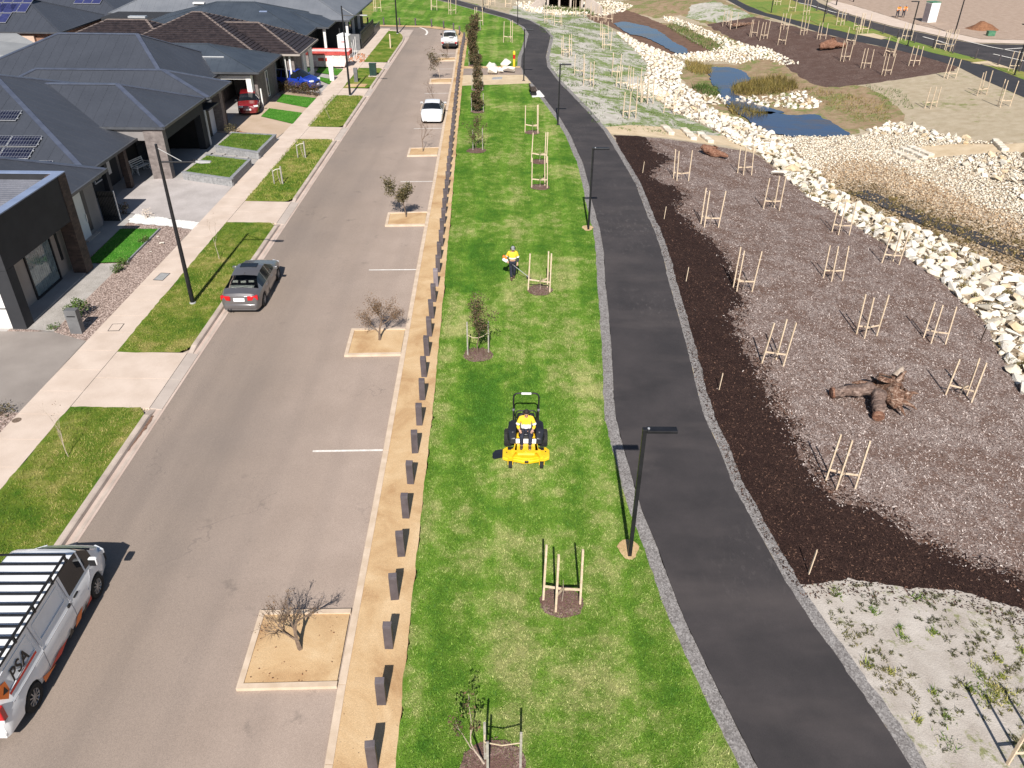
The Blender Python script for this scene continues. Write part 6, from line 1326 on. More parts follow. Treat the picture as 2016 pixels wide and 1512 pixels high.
    for s in ('L', 'R'): hp = add(J['hip'+s], .108, pv); kn = add(J['kn'+s], .080, hp); add(Vector(J['kn'+s]).lerp(Vector(J['an'+s]), .88), .066, kn)
    skin('trousers', V, E, Rr, legs, T, 2)
    for s in ('L', 'R'): skin('boot', [Vector(J['an'+s])+Vector((0, 0, .07)), Vector(J['an'+s])-Vector((0, 0, .01)), J['toe'+s]], [(0, 1), (1, 2)], [.06, .062, .052], boots, T, 2)
    # reflective hoop round the belly and the upper arms
    a, b = Vector(J['pelvis']).lerp(Vector(J['chest']), .40), Vector(J['pelvis']).lerp(Vector(J['chest']), .62)
    rings = []
    for c in (a, a.lerp(b, .5), b): rings.append([(c.x+.186*math.cos(t), c.y+.142*math.sin(t), c.z) for t in np.linspace(0, 2*math.pi, 19)[:-1]])
    MB().loft(rings, cap=False).build('reflective_band', 'reflective', T, smooth=60)
    for s in ('L', 'R'):
        p, q = Vector(J['sh'+s]).lerp(Vector(J['el'+s]), .68), Vector(J['sh'+s]).lerp(Vector(J['el'+s]), .9); MB().tube([p, q], .074, 12, cap=False).build('sleeve_band', 'reflective', T, smooth=60)
    return body
P1 = thing('person', (-.03, 36.05, .04), 'worker in a hi-vis shirt and grey cap walking with a grass trimmer', 'person')
figure(P1, dict(pelvis=(0, 0, .97), chest=(0, -.03, 1.33), neck=(0, -.05, 1.50), head=(.01, -.09, 1.64), face=(.15, -1, -.1), shL=(.19, -.03, 1.43), elL=(.27, -.04, 1.16), wrL=(.24, -.22, .96), hdL=(.23, -.30, .91), shR=(-.19, -.03, 1.43), elR=(-.29, .06, 1.17), wrR=(-.25, -.14, 1.02), hdR=(-.23, -.22, 1.00),
        hipL=(.09, 0, .92), knL=(.10, -.05, .50), anL=(.07, .10, .10), toeL=(.08, -.03, .05), hipR=(-.09, 0, .92), knR=(-.07, -.10, .51), anR=(-.04, -.16, .09), toeR=(-.04, -.30, .05)), cap='cap_grey', muffs='black_plastic')
TR = thing('grass_trimmer', (.3, 36.0, .04), 'orange and white grass trimmer held by the walking worker', 'grass trimmer')
def trimmer():
    T = TR; e, hd = Vector((-.62, -.08, 1.08)), Vector((.55, -.06, .10)); d = (hd-e).normalized()
    MB().tube([e, hd], .016, 8).build('shaft', 'alu', T); part(T, 'engine', 'tool_white', e-d*.10-Vector((0, 0, .05)), (.26, .22, .16), Matrix.Rotation(.6, 3, 'Y'), bevel=.03); part(T, 'engine_cover', 'tool_orange', e-d*.12+Vector((0, 0, .06)), (.24, .20, .12), Matrix.Rotation(.6, 3, 'Y'), bevel=.04)
    c = e+d*.55; MB().tube([c+Vector((0, .12, .05)), c+Vector((0, .10, .14)), c+Vector((0, -.10, .14)), c+Vector((0, -.14, .04))], .013, 6).build('handle', 'black_plastic', T, smooth=60)
    MB().lathe([(.05, .0), (.06, .05), (.03, .09)], hd-Vector((0, 0, .07)), 12).build('cutter_head', 'black_plastic', T); part(T, 'guard', 'black_plastic', hd-d*.12-Vector((0, 0, .02)), (.20, .26, .02), Matrix.Rotation(.4, 3, 'Y'))
trimmer()

MW = thing('ride_on_mower', (.5, 22.02, .04), 'yellow zero turn ride-on mower with a black roll bar on the lawn', 'mower')
def mower():
    T = MW
    for s in (-1, 1):
        o = MB().lathe([(.15, -.14), (.27, -.14), (.30, -.10), (.30, .10), (.27, .14), (.15, .14)], n=26, axis='x', cap=False).build('rear_wheel', 'tyre', T, smooth=40); o.location = (s*.62, .42, .30)
        adopt(MB().lathe([(.15, s*.09), (.15, s*.10)] if s > 0 else [(.15, s*.10), (.15, s*.09)], n=16, axis='x').build('rim', 'mower_yellow'), o); tr = MB()
        for k in range(22):
            a = 2*math.pi*k/22; tr.cbox((0, .298*math.cos(a), .298*math.sin(a)), (.24, .035, .03), Matrix.Rotation(a, 3, 'X'))
        q = tr.build('tread', 'tyre'); adopt(q, o); tag(q, kind='stuff')
        o = MB().lathe([(.05, -.06), (.125, -.06), (.14, -.03), (.14, .03), (.125, .06), (.05, .06)], n=20, axis='x').build('caster_wheel', 'tyre', T, smooth=40); o.location = (s*.53, -.88, .14); adopt(MB().lathe([(.06, -.063), (.06, .063)], n=12, axis='x').build('hub', 'fence_grey'), o)
        MB().box(s*.53-.09, s*.53-.07, -.92, -.70, .14, .33).box(s*.53+.07, s*.53+.09, -.92, -.70, .14, .33).box(s*.53-.09, s*.53+.09, -.92, -.70, .31, .35).build('caster_fork', 'mower_yellow', T)
        MB().bar((s*.52, -.80, .36), (s*.36, -.45, .38), .09, .08).build('caster_arm', 'mower_yellow', T); MB().bar((s*.36, -.47, .38), (s*.34, .5, .38), .09, .09).build('frame_rail', 'mower_yellow', T)
        tk = MB().loft([[(s*.34, -.12, .40), (s*.56, -.10, .40), (s*.54, -.06, .58), (s*.36, -.06, .62)], [(s*.32, .2, .40), (s*.66, .2, .42), (s*.62, .2, .76), (s*.34, .2, .78)], [(s*.30, .62, .40), (s*.64, .62, .44), (s*.60, .62, .84), (s*.32, .62, .86)], [(s*.30, .86, .44), (s*.52, .84, .46), (s*.50, .82, .78), (s*.32, .82, .80)]]).build('fuel_tank', 'tank_black', T, bevel=.03, smooth=40)
        MB().lathe([(.03, 0), (.03, .025)], (s*.46, .12, .74), 10).build('control_knob' if s < 0 else 'fuel_cap', 'fence_grey', T)
        MB().tube([(s*.30, .28, .62), (s*.30, .12, .86), (s*.26, .0, .92), (s*.12, -.06, .92)], .018, 6).build('lap_bar', 'black_plastic', T, smooth=60)
        MB().bar((s*.44, .86, .42), (s*.44, .86, 1.18), .055, .05).build('roll_bar_post', 'black_plastic', T); part(T, 'roll_bar_hinge', 'fence_grey', (s*.44, .86, 1.18), (.09, .08, .09))
    n = 14; arc = lambda w_, z0, z1, rr, y: [(-w_, y, z0)]+[(-w_+rr-rr*math.cos(t), y, z1-rr+rr*math.sin(t)) for t in np.linspace(0, math.pi/2, 6)]+[(w_-rr+rr*math.sin(t), y, z1-rr+rr*math.cos(t)) for t in np.linspace(0, math.pi/2, 6)]+[(w_, y, z0)]
    MB().tube(arc(.44, 1.18, 1.86, .16, .88), .030, 8).build('roll_bar', 'black_plastic', T, smooth=50); MB().tube(arc(.36, .8, 1.24, .14, .72), .024, 8).build('seat_guard', 'black_plastic', T, smooth=50)
    part(T, 'roll_bar_sticker', 'plate_white', (0, .862, 1.862), (.34, .05, .062), bevel=.004)
    # cutting deck with stepped edge, chute and footplate
    dk = [(-.80, -.62), (-.62, -.70), (-.30, -.76), (-.12, -.82), (.14, -.82), (.34, -.76), (.62, -.70), (.80, -.58), (.82, -.20), (.70, -.04), (-.68, -.04), (-.80, -.18)]
    MB().prism(dk, .11, .235).build('deck', 'mower_yellow', T, bevel=.018, smooth=40); MB().prism([(x*.80, -.40+(y+.40)*.78) for x, y in dk], .235, .265).build('deck_top', 'mower_yellow', T, bevel=.012)
    for x in (-.42, 0, .42): MB().lathe([(.10, .0), (.10, .03), (.06, .05)], (x, -.30, .265), 14).build('spindle', 'mower_yellow', T, smooth=50)
    for x, y in ((-.66, -.36), (-.58, -.50), (.60, -.48), (.68, -.30)): MB().lathe([(.022, 0), (.022, .02)], (x, y, .236), 8).build('bolt', 'black_plastic', T)
    for s in (-1, 1): part(T, 'deck_cutout', 'black_plastic', (s*.53, -.17, .25), (.20, .18, .05))
    MB().add([(-.80, -.60, .235), (-1.08, -.58, .13), (-1.15, -.48, .10), (-1.15, -.22, .10), (-1.06, -.14, .16), (-.80, -.16, .24), (-.80, -.60, .215), (-1.08, -.58, .11), (-1.15, -.48, .08), (-1.15, -.22, .08), (-1.06, -.14, .14), (-.80, -.16, .22)], [(0, 1, 2, 3, 4, 5), (11, 10, 9, 8, 7, 6)]+[(i, (i+1) % 6, (i+1) % 6+6, i+6) for i in range(6)]).build('discharge_chute', 'tank_black', T, bevel=.01)
    MB().prism([(-.40, -.50), (-.28, -.62), (.30, -.62), (.42, -.50), (.38, -.10), (-.36, -.10)], .40, .425).build('foot_plate', 'mower_yellow', T, bevel=.008); MB().cbox((0, -.61, .37), (.58, .03, .10), Matrix.Rotation(-.5, 3, 'X')).build('foot_plate_front', 'mower_yellow', T, bevel=.01)
    part(T, 'front_plate', 'plate_white', (0, -.05, .50), (.72, .03, .16), Matrix.Rotation(-.3, 3, 'X'), bevel=.006); part(T, 'tow_hook', 'black_plastic', (.02, -.83, .20), (.14, .05, .08)); part(T, 'control_box', 'black_plastic', (0, .05, .60), (.44, .12, .10))
    part(T, 'seat', 'tank_black', (0, .30, .66), (.52, .50, .12), bevel=.04); part(T, 'backrest', 'tank_black', (0, .56, .94), (.50, .12, .52), Matrix.Rotation(-.16, 3, 'X'), bevel=.05); part(T, 'engine', 'black_plastic', (0, .98, .62), (.62, .46, .42), bevel=.05)
    MB().lathe([(.16, 0), (.17, .05), (.10, .08)], (0, 1.0, .83), 16).build('engine_shroud', 'fence_grey', T, smooth=50); part(T, 'rear_frame', 'mower_yellow', (0, .75, .36), (.70, .8, .10))
mower()
P2 = thing('person', (.5, 22.02, .04), 'rider in a yellow and white hi-vis shirt seated on the mower', 'person')
figure(P2, dict(pelvis=(0, .26, .80), chest=(0, .28, 1.15), neck=(0, .24, 1.34), head=(0, .19, 1.48), face=(0, -1, -.25), shL=(.20, .26, 1.26), elL=(.30, .16, 1.02), wrL=(.22, -.02, .95), hdL=(.19, -.10, .935), shR=(-.20, .26, 1.26), elR=(-.30, .16, 1.02), wrR=(-.23, -.02, .95), hdR=(-.20, -.10, .935),
        hipL=(.10, .20, .79), knL=(.15, -.20, .80), anL=(.13, -.34, .47), toeL=(.13, -.50, .455), hipR=(-.10, .20, .79), knR=(-.16, -.20, .80), anR=(-.15, -.33, .47), toeR=(-.17, -.48, .455)), forearm='hivis_yellow', muffs='black_plastic')
a, b = Vector((0, .262, .86)), Vector((0, .275, 1.06))
MB().loft([[(c.x+w_*math.cos(t), c.y+d_*math.sin(t), c.z) for t in np.linspace(0, 2*math.pi, 19)[:-1]] for c, w_, d_ in ((a, .185, .15), (a.lerp(b, .5), .19, .148), (b, .188, .142))], cap=False).build('shirt_hem', 'reflective', P2, smooth=60)
for i, (p, lab) in enumerate((((54.81, 124.75), 'worker in an orange shirt standing left of the far cabinet'), ((55.81, 125.05), 'worker in an orange shirt beside the far cabinet, nearer to it'))):
    Q = thing('person', (p[0], p[1], .06), lab, 'person'); b_ = .22 if i else .12
    figure(Q, dict(pelvis=(0, .05, .92), chest=(0, -b_, 1.26), neck=(0, -b_-.08, 1.42), head=(0, -b_-.14, 1.54), shL=(.19, -b_, 1.34), elL=(.26, -b_-.08, 1.08), wrL=(.2, -b_-.2, .9), hdL=(.19, -b_-.25, .84), shR=(-.19, -b_, 1.34), elR=(-.26, -b_-.06, 1.08), wrR=(-.2, -b_-.18, .9), hdR=(-.19, -b_-.23, .84),
        hipL=(.1, .04, .88), knL=(.13, -.03, .48), anL=(.14, .05, .09), toeL=(.14, -.1, .05), hipR=(-.1, .04, .88), knR=(-.13, -.03, .48), anR=(-.14, .05, .09), toeR=(-.14, -.1, .05)), shirt='hivis_orange', forearm='hivis_orange', cap='cap_grey', detail=False)

# ------------------------------------------------------------------ street furniture
def misc_mats():
    pmat('bollard_grey', (.066, .055, .061), (.098, .082, .09), 3, .6, .1, 50, fine=.12, fscale=50); pmat('bollard_pale', (.17, .145, .16), (.21, .18, .195), 3, .5, fine=.1)
    pmat('lamp_black', (.010, .010, .012), (.016, .016, .019), 3, .4, fine=.08); pmat('stake_wood', (.50, .385, .27), (.62, .50, .37), 9, .85, .3, 40, fine=.2, fscale=50); pmat('stake_grey', (.26, .24, .21), (.36, .335, .295), 9, .85, .3, 40, fine=.2)
    pmat('hessian', (.42, .34, .22), (.55, .46, .32), 20, .95, .4, 80, fine=.2); pmat('tie_cloth', (.60, .55, .45), (.72, .68, .58), 12, .95, fine=.15)
    pmat('bark_pale', (.30, .235, .185), (.46, .38, .31), 14, .9, .4, 50, fine=.25); pmat('bark_brown', (.11, .075, .055), (.20, .145, .105), 14, .9, .4, 50, fine=.25); pmat('bark_dark', (.05, .035, .028), (.10, .07, .055), 14, .9, .4, 50, fine=.25)
    pmat('green_steel', (.012, .035, .028), (.02, .05, .04), 3, .5, fine=.1); pmat('lid_metal', (.28, .28, .28), (.36, .355, .35), 6, .6, fine=.15); pmat('bin_red', (.38, .045, .04), (.50, .085, .07), 3, .6, fine=.2, fscale=8); pmat('bin_pink', (.62, .47, .45), (.78, .68, .66), 1.6, .7, fine=.2, fscale=8)
    pmat('bin_green', (.05, .16, .09), (.09, .22, .13), 3, .5, fine=.1); pmat('pipe_yellow', (.75, .46, .02), (.82, .54, .04), 4, .5, fine=.08); pmat('rubble_red', (.36, .14, .07), (.50, .24, .14), 3, .9, fine=.3, fscale=6); pmat('mound_soil', (.17, .075, .038), (.24, .115, .06), 2.2, .95, .8, 12, fine=.3, fscale=10)
    def wood(key, a, b_, c):
        t = NT(key); v = t.mapped((1.2, 3.5, 3.5), t.n('ShaderNodeTexCoord').outputs['Object']); f = t.math('ADD', t.math('MULTIPLY', t.noise(2.6, 6, .65, v, 1.2), .7), t.math('MULTIPLY', t.noise(11, 4), .3))
        t.col(t.ramp(f, [(.34, a), (.5, b_), (.68, c)])); t.set(Roughness=.9); t.bump(f, 1.0, .06); t.done(key)
    wood('driftwood', (.020, .009, .006), (.14, .068, .040), (.48, .38, .31)); wood('driftwood_grey', (.030, .018, .014), (.15, .098, .078), (.34, .26, .22)); wood('driftwood_red', (.04, .018, .012), (.19, .085, .05), (.34, .21, .15))
    def leaf(key, cols):
        t = NT(key); isl = t.geo.outputs['Random Per Island']; t.col(t.ramp(isl, cols)); t.set(Roughness=.6); t.b.inputs['Specular IOR Level'].default_value = .3; t.done(key)
    leaf('leaf_dead', [(0, (.085, .048, .026)), (.5, (.15, .088, .045)), (1, (.22, .14, .075))]); leaf('leaf_olive', [(0, (.045, .042, .016)), (.5, (.085, .075, .03)), (1, (.14, .105, .05))])
    leaf('leaf_bronze', [(0, (.04, .036, .018)), (.4, (.075, .072, .028)), (.8, (.115, .075, .04)), (1, (.16, .09, .055))]); leaf('leaf_green', [(0, (.03, .055, .012)), (.5, (.06, .105, .02)), (1, (.11, .16, .035))]); leaf('leaf_hedge', [(0, (.035, .03, .013)), (.5, (.075, .065, .025)), (1, (.13, .055, .035))]); leaf('petal_pale', [(0, (.55, .45, .38)), (1, (.70, .62, .52))])
misc_mats()
# --- timber bollards along the sand strip
def bollard_proto(mat, name='bollard', h_=.92, w_=.225, d_=.15):
    T = thing(name, (0, 0, 0), 'dark grey timber bollard in the long row between parking bays and lawn', 'bollard', 'bollards along the sand strip')
    MB().box(-w_/2, w_/2, -d_/2, d_/2, -.1, h_-.10).build('post', mat, T, bevel=.01)
    MB().add([(-w_/2, -d_/2, h_-.10), (w_/2, -d_/2, h_-.10), (w_/2, d_/2, h_-.10), (-w_/2, d_/2, h_-.10), (-w_/2, -d_/2+.01, h_-.05), (w_/2, -d_/2+.01, h_-.05), (w_/2, d_/2, h_), (-w_/2, d_/2, h_)], [(0, 1, 5, 4), (1, 2, 6, 5), (2, 3, 7, 6), (3, 0, 4, 7), (4, 5, 6, 7)]).build('sloped_top', mat, T, bevel=.006)
    return T
BL = [(-3.05, 10.36), (-3.09, 11.95), (-3.13, 13.62), (-3.20, 15.25), (-3.22, 16.95), (-3.27, 18.50), (-3.31, 20.11), (-3.35, 21.85), (-3.36, 23.35), (-3.40, 24.85), (-3.50, 26.31), (-3.54, 27.79), (-3.58, 29.29), (-3.68, 32.22), (-3.79, 36.60), (-3.95, 41.23), (-4.43, 53.84), (-4.85, 64.23), (-5.34, 76.49)]
BL = BL + [(-5.95, 94), (-6.1, 101.4), (-6.15, 104.5)]
pos = [BL[0]]; acc = 0; SP = 1.655
for a, b in zip(BL[:-1], BL[1:]):
    a, b = Vector(a), Vector(b); L = (b-a).length; t_ = SP-acc
    while t_ <= L: pos.append(tuple(a.lerp(b, t_/L))); t_ += SP
    acc = L-(t_-SP)
ORD = 'first second third fourth fifth sixth seventh eighth ninth tenth eleventh twelfth thirteenth fourteenth fifteenth sixteenth seventeenth eighteenth nineteenth twentieth'.split()
PALE = min(range(len(pos)), key=lambda i: abs(pos[i][1]-34.6))
proto = None
for i, (x, y) in enumerate(pos):
    if i == PALE:
        o = bollard_proto('bollard_pale'); o['label'] = 'paler grey bollard standing out in the long dark row beside the lawn'; o.location = (x, y, .03); o.rotation_euler = (R(-1), 0, R(3)); continue
    if proto is None: proto = o = bollard_proto('bollard_grey'); o.location = (x, y, .03)
    else: o = copy_tree(proto, (x, y, .03))
    o.rotation_euler = (R(RNG.uniform(-2, 2)), R(RNG.uniform(-1.5, 1.5)), R(RNG.uniform(-5, 8)))
    if i != PALE and abs(i-PALE) <= 20: o['label'] = 'dark grey timber bollard, %s one %s the paler bollard' % (ORD[abs(i-PALE)-1], 'before' if i < PALE else 'beyond')
    elif i != PALE: o['label'] = 'small far dark bollard in the crowded upper end of the long row'
for (x, y) in [(-7.0, 107.6), (-7.9, 109.9), (-9.3, 111.6), (-11, 112.9)] + [(-13.2-2.1*k, 113.8+.05*k) for k in range(9)]:
    BN = globals().get('BN', -1)+1; o = copy_tree(proto, (x, y, .03), rz=RNG.uniform(-.2, .2), label='dark bollard round the top bend, %s from the parked utility' % ORD[BN], group='bollards round the bend'); o.scale = (.8, 1, 1)
FB = [(44.67, 138.04), (45.75, 127.86), (46.59, 118.54), (47.82, 108.34), (49.23, 102.26), (50.84, 95.89), (52.00, 92.91), (52.92, 87.13)]
acc = 0; SPF = 3.4
for a, b in zip(FB[:-1], FB[1:]):
    a, b = Vector(a), Vector(b); L = (b-a).length; t_ = SPF-acc
    while t_ <= L:
        p = a.lerp(b, t_/L); o = copy_tree(proto, (p.x, p.y, .02), rz=.5, label='slim dark bollard edging the far road, %s from the top' % ORD[(FN := globals().get('FN', -1)+1)], group='bollards along the far road'); o.scale = (.6, .8, 1.15); t_ += SPF
    acc = L-(t_-SPF)
# --- path lamps with a flat box head
def lamp(name, label, group, H, head, hw=.22, hl=.86):
    T = thing(name, (0, 0, 0), label, 'street lamp', group)
    MB().box(-.055, .055, -.055, .055, 0, H).build('pole', 'lamp_black', T, bevel=.006); MB().box(-.14, .14, -.14, .14, 0, .03).build('base_plate', 'lamp_black', T)
    MB().box(head*.05 if head > 0 else -hl, hl if head > 0 else -.05, -hw/2, hw/2, H-.06, H+.03).build('lamp_head', 'lamp_black', T, bevel=.012); MB().box(-.06, .10*head if head > 0 else .06, -.07, .07, H-.07, H+.035).build('bracket', 'lamp_black', T, bevel=.01)
    MB().lathe([(.035, 0), (.03, .025)], (.10*head, 0, H+.03), 10).build('sensor', 'alu', T)
    return T
LP = [((3.53, 17.04), 'black path lamp nearest the camera, its shadow falling on the lawn'), ((4.25, 42.67), 'black path lamp level with the trimming worker, second along the path'), ((3.50, 65.02), 'black path lamp just past the bench pad'), ((0.86, 81.18), 'black path lamp on the sand patch by the white boulders'), ((0.29, 115.36), 'black path lamp on the inside of the far bend'), ((-4.77, 127.65), 'farthest black path lamp at the top of the lawn')]
L0 = None
for (p, lab) in LP:
    if L0 is None: L0 = o = lamp('path_lamp', lab, 'lamps along the shared path', 4.62, 1); o.location = (p[0], p[1], .03)
    else: o = copy_tree(L0, (p[0], p[1], .03), label=lab)
for i, (p, lab) in enumerate((((51.35, 86.07), 'black lamp at the right edge beside the far path'), ((47.21, 102.56), 'black lamp between far path and far road, head to the left'), ((41.30, 116.08), 'black lamp on the far grass strip near its top'), ((37.87, 128.87), 'farthest black lamp on the far grass strip'))):
    if i == 0: LF = o = lamp('path_lamp', lab, 'lamps along the far path', 4.8, -1); o.location = (p[0], p[1], .03)
    else: o = copy_tree(LF, (p[0], p[1], .03), label=lab)
LB = None
for p, lab in (((56.66, 110.79), 'tall plain black pole on the kerb of the far road'), ((50.35, 137.27), 'far black pole by the island of the far road'), ((54.64, 141.68), 'distant black pole on the dirt lot verge')):
    T = thing('street_light', (p[0], p[1], .03), lab, 'street light', 'poles along the far road'); MB().tube([(0, 0, 0), (0, 0, 7.2)], [.09, .06], 10).build('pole', 'lamp_black', T, smooth=40); MB().tube([(0, 0, 7.0), (-1.4, 0, 7.15)], .035, 6).build('arm', 'lamp_black', T); part(T, 'lamp_head', 'lamp_black', (-1.6, 0, 7.15), (.5, .2, .08))
def street_light(p, lab, H=7.35):
    T = thing('street_light', (p[0], p[1], .12), lab, 'street light', 'street lights on the verge')
    MB().tube([(0, 0, 0), (0, 0, 2.2), (0, 0, H)], [.105, .09, .055], 12).build('pole', 'lamp_black', T, smooth=40); MB().lathe([(.15, 0), (.14, .05), (.11, .07)], n=14).build('base_collar', 'lid_metal', T)
    MB().tube([(0, 0, H-.75), (1.55, 0, H-.72)], .036, 8).build('arm', 'lamp_black', T, smooth=40); MB().tube([(0, 0, H-.15), (.95, 0, H-.73)], .018, 6).build('stay', 'lid_metal', T)
    m = MB(); m.loft([[(1.5, -.05, H-.76), (1.5, .05, H-.76), (1.5, .05, H-.68), (1.5, -.05, H-.68)], [(1.75, -.13, H-.77), (1.75, .13, H-.77), (1.75, .10, H-.67), (1.75, -.10, H-.67)], [(2.15, -.11, H-.75), (2.15, .11, H-.75), (2.15, .08, H-.69), (2.15, -.08, H-.69)]]); m.build('lamp_head', 'lid_metal', T, bevel=.02, smooth=40)
street_light((-14.85, 32.94), 'tall black street light on the verge beside the silver sedan'); street_light((-14.79, 73.92), 'tall black street light on the verge before the blue wagon'); street_light((-14.70, 106.82), 'tall black street light at the bend of the street')

# ------------------------------------------------------------------ trees and plants
def leaves_np(name, C_, n, R_, size, mat, parent, z0=None, flat=1.0, aspect=.5):
    """leaf quads spread through clumps C_ = [(x, y, z, r)]"""
    P = []
    w_ = np.array([c[3]**2 for c in C_]); w_ = w_/w_.sum(); k = NR.choice(len(C_), n, p=w_); cc = np.array(C_)[k]
    d = NR.normal(size=(n, 3)); d /= np.linalg.norm(d, axis=1)[:, None]; P = cc[:, :3]+d*(cc[:, 3]*NR.uniform(.25, 1, n)**.6)[:, None]*np.array([1, 1, flat])
    a = NR.normal(size=(n, 3)); a /= np.linalg.norm(a, axis=1)[:, None]; b = np.cross(a, NR.normal(size=(n, 3))); b /= np.linalg.norm(b, axis=1)[:, None]; s = (size*NR.uniform(.6, 1.35, n))[:, None]
    V = np.stack([P-a*s*.5, P+b*s*aspect*.5, P+a*s*.5, P-b*s*aspect*.5], 1).reshape(-1, 3)
    return tag(mesh_np(name, V, np.arange(4*n).reshape(-1, 4), mat, parent), kind='stuff')
def branches(seed, H, spread, lean=(0, 0), levels=3, split=3, r0=.04, first=.35, droop=0.0, kids=(3, 4)):
    rg = random.Random(seed); m = MB(); tips = []
    def grow(p, d, L, r, lev):
        q = [p]; n = 3
        for i in range(n):
            d = (d+Vector((rg.gauss(0, .13), rg.gauss(0, .13), rg.gauss(0, .08)-droop*lev))).normalized(); q.append(q[-1]+d*L/n)
        m.tube(q, [r*(1-.5*i/n) for i in range(n+1)], 5 if lev < 2 else 4, cap=False); tips.append((q[-1], lev)); tips.append((q[2], lev))
        if lev < levels:
            for k in range(rg.randint(*kids)):
                t = rg.uniform(.45, 1.0) if k else 1.0; a = q[min(3, int(t*3))]; nd = (d+Vector((rg.gauss(0, spread), rg.gauss(0, spread), rg.gauss(.1, spread*.5)))).normalized(); grow(a, nd, L*rg.uniform(.55, .8), r*.52, lev+1)
    d0 = Vector((lean[0], lean[1], 1)).normalized(); grow(Vector((0, 0, 0)), d0, H*first, r0, 0)
    return m, tips
def tree(name, p, label, seed, H, spread=.6, lean=(0, 0), bark='bark_brown', leaf=None, n=0, size=.09, clump=.22, levels=3, r0=.035, z=.06, group=None, first=.4, kids=(3, 4), cat='tree'):
    T = thing(name, (p[0], p[1], z), label, cat, group); m, tips = branches(seed, H, spread, lean, levels, r0=r0, first=first, kids=kids); k_ = H/max(v[2] for v in m.v); m.v = [(x*k_, y*k_, z_*k_) for x, y, z_ in m.v]; tips = [(q*k_, lev) for q, lev in tips]; m.build('trunk', bark, T, smooth=60, normals=False)
    if leaf and n:
        C_ = [(q.x, q.y, q.z, clump*RNG.uniform(.6, 1.2)) for q, lev in tips if lev >= 2] or [(q.x, q.y, q.z, clump) for q, lev in tips]
        leaves_np('crown', C_, n, 0, size, leaf, T)
    return T
tree('bare_tree', (-5.41, 13.52), 'bare pale branched tree in the nearest sand pit', 3, 1.9, .50, (-.22, .05), 'bark_brown', 'leaf_dead', 260, .05, .14, 5, .04, .09, 'trees in the parking pits', .27, (3, 4))
tree('dry_tree', (-5.71, 29.70), 'dry tree with brown leaves in the second sand pit', 8, 2.2, .60, (-.06, 0), 'bark_brown', 'leaf_dead', 2300, .055, .20, 5, .036, .09, 'trees in the parking pits', .25)
tree('olive_tree', (-6.27, 44.24), 'small olive leafed tree in the third sand pit', 15, 2.3, .36, (-.12, 0), 'bark_brown', 'leaf_olive', 1700, .11, .30, 3, .035, .09, 'trees in the parking pits', .42)
tree('bare_tree', (-6.58, 57.19), 'thin bare tree in the fourth sand pit', 21, 2.4, .5, (-.1, 0), 'bark_brown', 'leaf_dead', 90, .07, .15, 3, .028, .09, 'trees in the parking pits')
tree('bare_tree', (-7.0, 70.3), 'thin bare tree just in front of the white sedan', 22, 2.4, .5, (-.1, 0), 'bark_brown', 'leaf_dead', 80, .07, .15, 3, .028, .09, 'trees in the parking pits')
tree('round_tree', (-7.25, 80.92), 'round brown crowned tree in the pit behind the white sedan', 27, 2.7, .42, (-.05, 0), 'bark_pale', 'leaf_bronze', 900, .13, .36, 3, .032, .09, 'trees in the parking pits', .46)
tree('bare_tree', (-7.4, 91.2), 'low bare tree in the pit behind the white utility', 31, 2.0, .5, (0, 0), 'bark_brown', 'leaf_dead', 120, .08, .18, 3, .028, .09, 'trees in the parking pits')
# young trees in the lawn
def mulch_ring(p, r, parent=None):
    n = 26; m = MB(); V = [(p[0], p[1], .085)]; 
    for k in range(n): a = 2*math.pi*k/n; q = r*(1+.10*mnoise.noise((math.cos(a)*1.5+p[0], math.sin(a)*1.5, p[1]))+RNG.uniform(-.04, .04)); V.append((p[0]+q*math.cos(a), p[1]+q*.95*math.sin(a), .062))
    m.add(V, [(0, 1+k, 1+(k+1) % n) for k in range(n)]); o = m.build('mulch_ring', 'ring_mulch', smooth=60); tag(o, kind='structure')
    X, Y = scatter([(p[0]+r*math.cos(t), p[1]+r*math.sin(t)) for t in np.linspace(0, 6.28, 20)[:-1]], 150 if p[1] < 40 else 40)
    if len(X): blades('mulch_chips', X, Y, .07, .03, .06, 'ring_mulch', 1.5)
def staked_tree(p, label, seed, H, stakes, leaf='leaf_bronze', n=700, size=.10, clump=.25, spread=.30, lean=(0, 0), ring=.6, stake_h=1.5, first=.42, bark='bark_brown', group='young trees on the lawn', kids=(3, 4)):
    T = tree('young_tree', p, label, seed, H, spread, lean, bark, leaf, n, size, clump, 3, .03, .07, group, first, kids)
    for (dx, dy) in stakes:
        MB().box(dx-.027, dx+.027, dy-.027, dy+.027, -.05, stake_h*RNG.uniform(.93, 1.05)).build('stake', 'stake_grey', T)
        z = .85; MB().tube([(dx, dy, z+.1), (dx*.5, dy*.5-.05, z), (.02, .0, z-.05)], .016, 5).build('tie', 'hessian', T, smooth=60)
    if ring: mulch_ring(p, ring)
staked_tree((-1.44, 28.58), 'young bronze leafed tree with two grey stakes, nearest on the lawn beside the bollards', 41, 3.0, [(-.42, -.02), (.44, .22)], n=1300, size=.085, clump=.27, spread=.26, ring=.62, first=.46)
staked_tree((-2.75, 57.69), 'young bushy topped tree with stakes on a mulch ring by the bollards', 44, 2.5, [(-.25, .1), (.45, .1)], n=900, size=.11, clump=.32, spread=.34, ring=.7, first=.52)
staked_tree((-.55, 10.45), 'young tree with loose white ties at the bottom edge of the lawn', 47, 1.55, [(.02, .12), (.82, -.1), (.1, -.4)], leaf='leaf_bronze', n=190, size=.085, clump=.18, spread=.25, lean=(-.42, .1), ring=0, stake_h=1.35, bark='bark_pale', kids=(1, 2)); mulch_ring((-.35, 10.35), .75)
